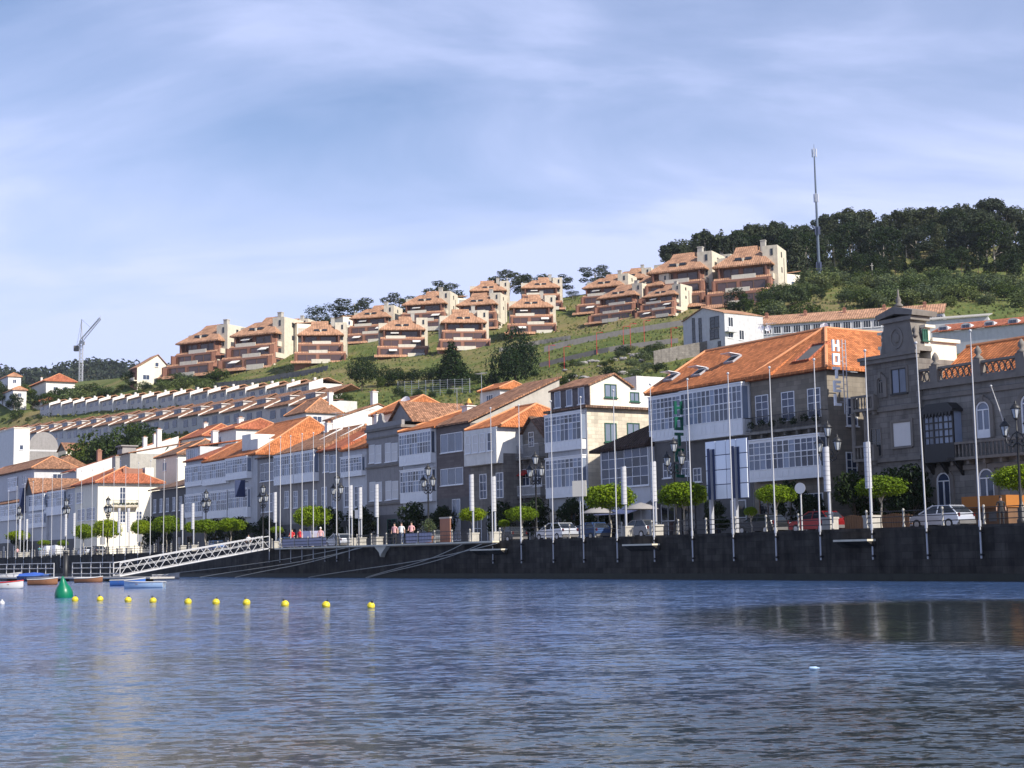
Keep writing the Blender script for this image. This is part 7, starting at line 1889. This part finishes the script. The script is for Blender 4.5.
    for i in range(n):
        z0, z1 = H * i / n, H * (i + 1) / n
        for (a, b), (c, d) in (((-w, -w), (w, -w)), ((w, -w), (w, w)), ((w, w), (-w, w)), ((-w, w), (-w, -w))): m.tube([(a, b, z0), (c, d, z1)], .10, 4); m.tube([(a, b, z0), (c, d, z0)], .09, 4)
    m.build('tower', 'grey_metal', t)
    m = MB(); m.tube([(-.6, 0, H), (0, 0, H + 13.5 * 1)], .25, 5); m.tube([(.6, 0, H), (0, 0, H + 13.5)], .25, 5)
    m.box(-1.2, -1.2, H, 1.2, 1.2, H + .8); m.build('slewing_head', 'grey_metal', t)
    J = Vector((15.5, -16, 10.5)); m = MB(); A = Vector((0, 0, H + .6)); up = Vector((0, 0, 1.5)); sd = Vector((.8, .7, 0))
    chords = [sd * 1.0, sd * -1.0, up * 1.2]
    for c in chords: m.tube([A + c, A + J + c * .4], .2, 4)
    for i in range(14):
        p, q = A + J * (i / 14), A + J * ((i + 1) / 14); m.tube([p + chords[0], q + chords[2], q + chords[1], p + chords[2], p + chords[0]], .10, 4)
    m.build('jib', 'grey_metal', t)
    m = MB(); m.tube([A, A - J * .28], .3, 4); m.tube([A + sd, A - J * .28 + sd], .25, 4); m.build('counter_jib', 'grey_metal', t)
    m = MB(); c = A - J * .27; m.box(c.x - 1.3, c.y - 1.3, c.z - 2.6, c.x + 1.3, c.y + 1.3, c.z + .6); m.build('counterweight', 'dark_render', t)
    m = MB(); m.tube([(0, 0, H + 13.5), A + J * .55], .07, 4); m.tube([(0, 0, H + 13.5), A - J * .26], .07, 4); m.build('tie_rods', 'iron', t)
    m = MB(); m.box(1.0, -2.4, H - 2, 2.6, -.9, H - .1); m.build('cab', 'white', t)
def build_far_hills():
    n = 90; rows = 16; V = []; rnd = random.Random(2)
    for r in range(rows):
        for i in range(n):
            px = -420 + i * 13; f = r / (rows - 1); Y = 1150 + 700 * f
            top = 384 - 6 * math.sin(px * .012 + .6) - max(0, (px - 20)) * .035 + 3 * math.sin(px * .05)
            z_top = at_depth(px, top, 1600).z; d = ray(px, 400)
            z = -3 + (z_top + 3) * math.sin(min(1, f / .64) * math.pi / 2) * (1 if f < .64 else 1 - .35 * (f - .64))
            V.append((d.x / d.y * Y, Y, z + rnd.uniform(-2, 2)))
    F = [(r * n + c, r * n + c + 1, (r + 1) * n + c + 1, (r + 1) * n + c) for r in range(rows - 1) for c in range(n - 1)]
    me = bpy.data.meshes.new('far_hills'); me.from_pydata(V, [], F); me.materials.append(far_mat()); me.polygons.foreach_set('use_smooth', [True] * len(F)); me.update()
    o = bpy.data.objects.new('far_hills', me); COL.objects.link(o); struct(o)
    bl = []
    for k in range(2600):
        r = rnd.random() ** .6 * (rows - 6) + .5; c = rnd.random() * (n - 2); i0 = int(r) * n + int(c); a, b = V[i0], V[i0 + n + 1]; t = r - int(r)
        if 24 < c < 36 and r < 7 and rnd.random() < .8: continue
        bl.append((a[0] + (b[0] - a[0]) * (c - int(c)), a[1] + (b[1] - a[1]) * t, a[2] + (b[2] - a[2]) * t + 4, rnd.uniform(4, 7), rnd.uniform(4, 7), rnd.uniform(5, 10)))
    o = bpy.data.objects.new('far_wood', leaf_mesh('far_wood', bl, 52000, 4.2, 'lf_far', 4)); COL.objects.link(o); stuff(o); o['label'] = 'dark wood covering the far hills at the left'
def far_mat():
    m, nt, b = _nodes('far_hill_ground'); v = _obj(nt)
    c = _ramp(nt, _noise(nt, .006, 5, v), [(.4, (.035, .048, .022)), (.55, (.10, .075, .05)), (.65, (.14, .10, .075))]); nt.links.new(c, b.inputs['Base Color']); b.inputs['Roughness'].default_value = 1; b.inputs['Specular IOR Level'].default_value = 0
    return m
# ------------------------------------------------------------------ light, sky, camera
SUN_AZ = Vector((.74, -.67)); SUN_EL = R(37)
def build_light():
    w = bpy.data.worlds.new('World'); SC.world = w; w.use_nodes = True; nt = w.node_tree
    bg = nt.nodes['Background']; sky = nt.nodes.new('ShaderNodeTexSky'); sky.sky_type = 'NISHITA'; sky.sun_disc = False
    sky.sun_elevation = SUN_EL; sky.sun_rotation = math.atan2(SUN_AZ.x, SUN_AZ.y)
    sky.air_density = 1.0; sky.dust_density = .6; sky.ozone_density = 2.2
    # thin cirrus: streaks on a high layer, seen in perspective towards the horizon
    tc = nt.nodes.new('ShaderNodeTexCoord'); s = nt.nodes.new('ShaderNodeSeparateXYZ'); nt.links.new(tc.outputs['Generated'], s.inputs[0])
    dz = _math(nt, 'ADD', _math(nt, 'MAXIMUM', s.outputs[2], 0.0), .38)
    c = nt.nodes.new('ShaderNodeCombineXYZ'); nt.links.new(_math(nt, 'DIVIDE', s.outputs[0], dz), c.inputs[0]); nt.links.new(_math(nt, 'DIVIDE', s.outputs[1], dz), c.inputs[1])
    mp = nt.nodes.new('ShaderNodeMapping'); mp.inputs['Rotation'].default_value = (0, 0, R(32)); mp.inputs['Scale'].default_value = (1.5, 4.0, 1); nt.links.new(c.outputs[0], mp.inputs[0])
    n1 = nt.nodes.new('ShaderNodeTexNoise'); n1.inputs['Scale'].default_value = 1.1; n1.inputs['Detail'].default_value = 7; n1.inputs['Roughness'].default_value = .55; n1.inputs['Distortion'].default_value = .5
    nt.links.new(mp.outputs[0], n1.inputs['Vector'])
    n2 = nt.nodes.new('ShaderNodeTexNoise'); n2.inputs['Scale'].default_value = 1.6; n2.inputs['Detail'].default_value = 4; nt.links.new(c.outputs[0], n2.inputs['Vector'])
    f = _math(nt, 'ADD', _math(nt, 'MULTIPLY', n1.outputs['Fac'], .65), _math(nt, 'MULTIPLY', n2.outputs['Fac'], .35))
    fac = _ramp(nt, f, [(.36, (.10, .10, .10)), (.49, (.40, .40, .40)), (.62, (.92, .92, .92))])
    hz_ = _math(nt, 'MULTIPLY', _math(nt, 'MAXIMUM', _math(nt, 'SUBTRACT', 1.0, _math(nt, 'DIVIDE', s.outputs[2], .30)), 0.0), .95)
    fac = _math(nt, 'MINIMUM', _math(nt, 'ADD', fac, hz_), .92)
    mr = nt.nodes.new('ShaderNodeMapRange'); nt.links.new(s.outputs[2], mr.inputs[0])  # unseen upper cirrus thinned out, to lessen and blue the light in shade
    for k, q in enumerate((.40, .75, 1.0, .12)): mr.inputs[k + 1].default_value = q
    col = _mixrgb(nt, _math(nt, 'MULTIPLY', fac, mr.outputs[0]), sky.outputs[0], CLOUD)
    col = _mixrgb(nt, 1.0, col, (.98, 1.03, 1.17), 'MULTIPLY')
    nt.links.new(col, bg.inputs[0]); bg.inputs['Strength'].default_value = SKY
    l = bpy.data.lights.new('sun', 'SUN'); l.energy = SUN; l.angle = R(.53); l.color = (1.0, .93, .82)
    o = bpy.data.objects.new('sun', l); COL.objects.link(o)
    d = Vector((SUN_AZ.x * math.cos(SUN_EL), SUN_AZ.y * math.cos(SUN_EL), math.sin(SUN_EL)))
    o.rotation_euler = d.to_track_quat('Z', 'Y').to_euler(); o.location = d * 300
    vs = SC.view_settings; vs.view_transform = 'Standard'; vs.look = 'None'; vs.gamma = 1; vs.exposure = EXPO; vs.use_curve_mapping = False
def build_camera():
    c = bpy.data.cameras.new('camera'); c.sensor_width = 36; c.lens = 36 * FPX / 1024; c.clip_end = 20000; c.clip_start = .1
    o = bpy.data.objects.new('camera', c); COL.objects.link(o)
    rx = VR * cr - VU * sr; ry = VR * sr + VU * cr; rz = -VF
    m = Matrix((rx, ry, rz)).transposed().to_4x4(); m.translation = CAM; o.matrix_world = m; SC.camera = o
def build_haze():
    mb = MB(); mb.box(-2400, -60, -5.2, 1400, 2300, 330)
    m = bpy.data.materials.new('haze'); m.use_nodes = True; nt = m.node_tree; nt.nodes.remove(nt.nodes['Principled BSDF'])
    v = nt.nodes.new('ShaderNodeVolumePrincipled'); v.inputs['Color'].default_value = (.80, .88, 1, 1); v.inputs['Density'].default_value = HAZE; v.inputs['Anisotropy'].default_value = .2
    nt.links.new(v.outputs[0], nt.nodes['Material Output'].inputs['Volume'])
    stuff(mb.build('haze', m))
SUN, SKY, EXPO, HAZE = 5.0, .092, 0.43, .00006
CLOUD = (6.2, 6.6, 8.5)
setup_materials()
hill_controls()
build_waterfront()
build_town()
build_terrain()
build_far_hills()
build_water()
build_quay(); build_pontoon(); build_poles(); build_lamps(); build_trees(); build_boats(); build_cars(); build_people(); build_signs()
build_apartments(); build_hill_objects()
if HAZE: build_haze()
build_light(); build_camera()
SC.cycles.max_bounces = 5; SC.cycles.diffuse_bounces = 2; SC.cycles.glossy_bounces = 3; SC.cycles.transparent_max_bounces = 8; SC.cycles.volume_bounces = 0
SC.cycles.use_denoising = True
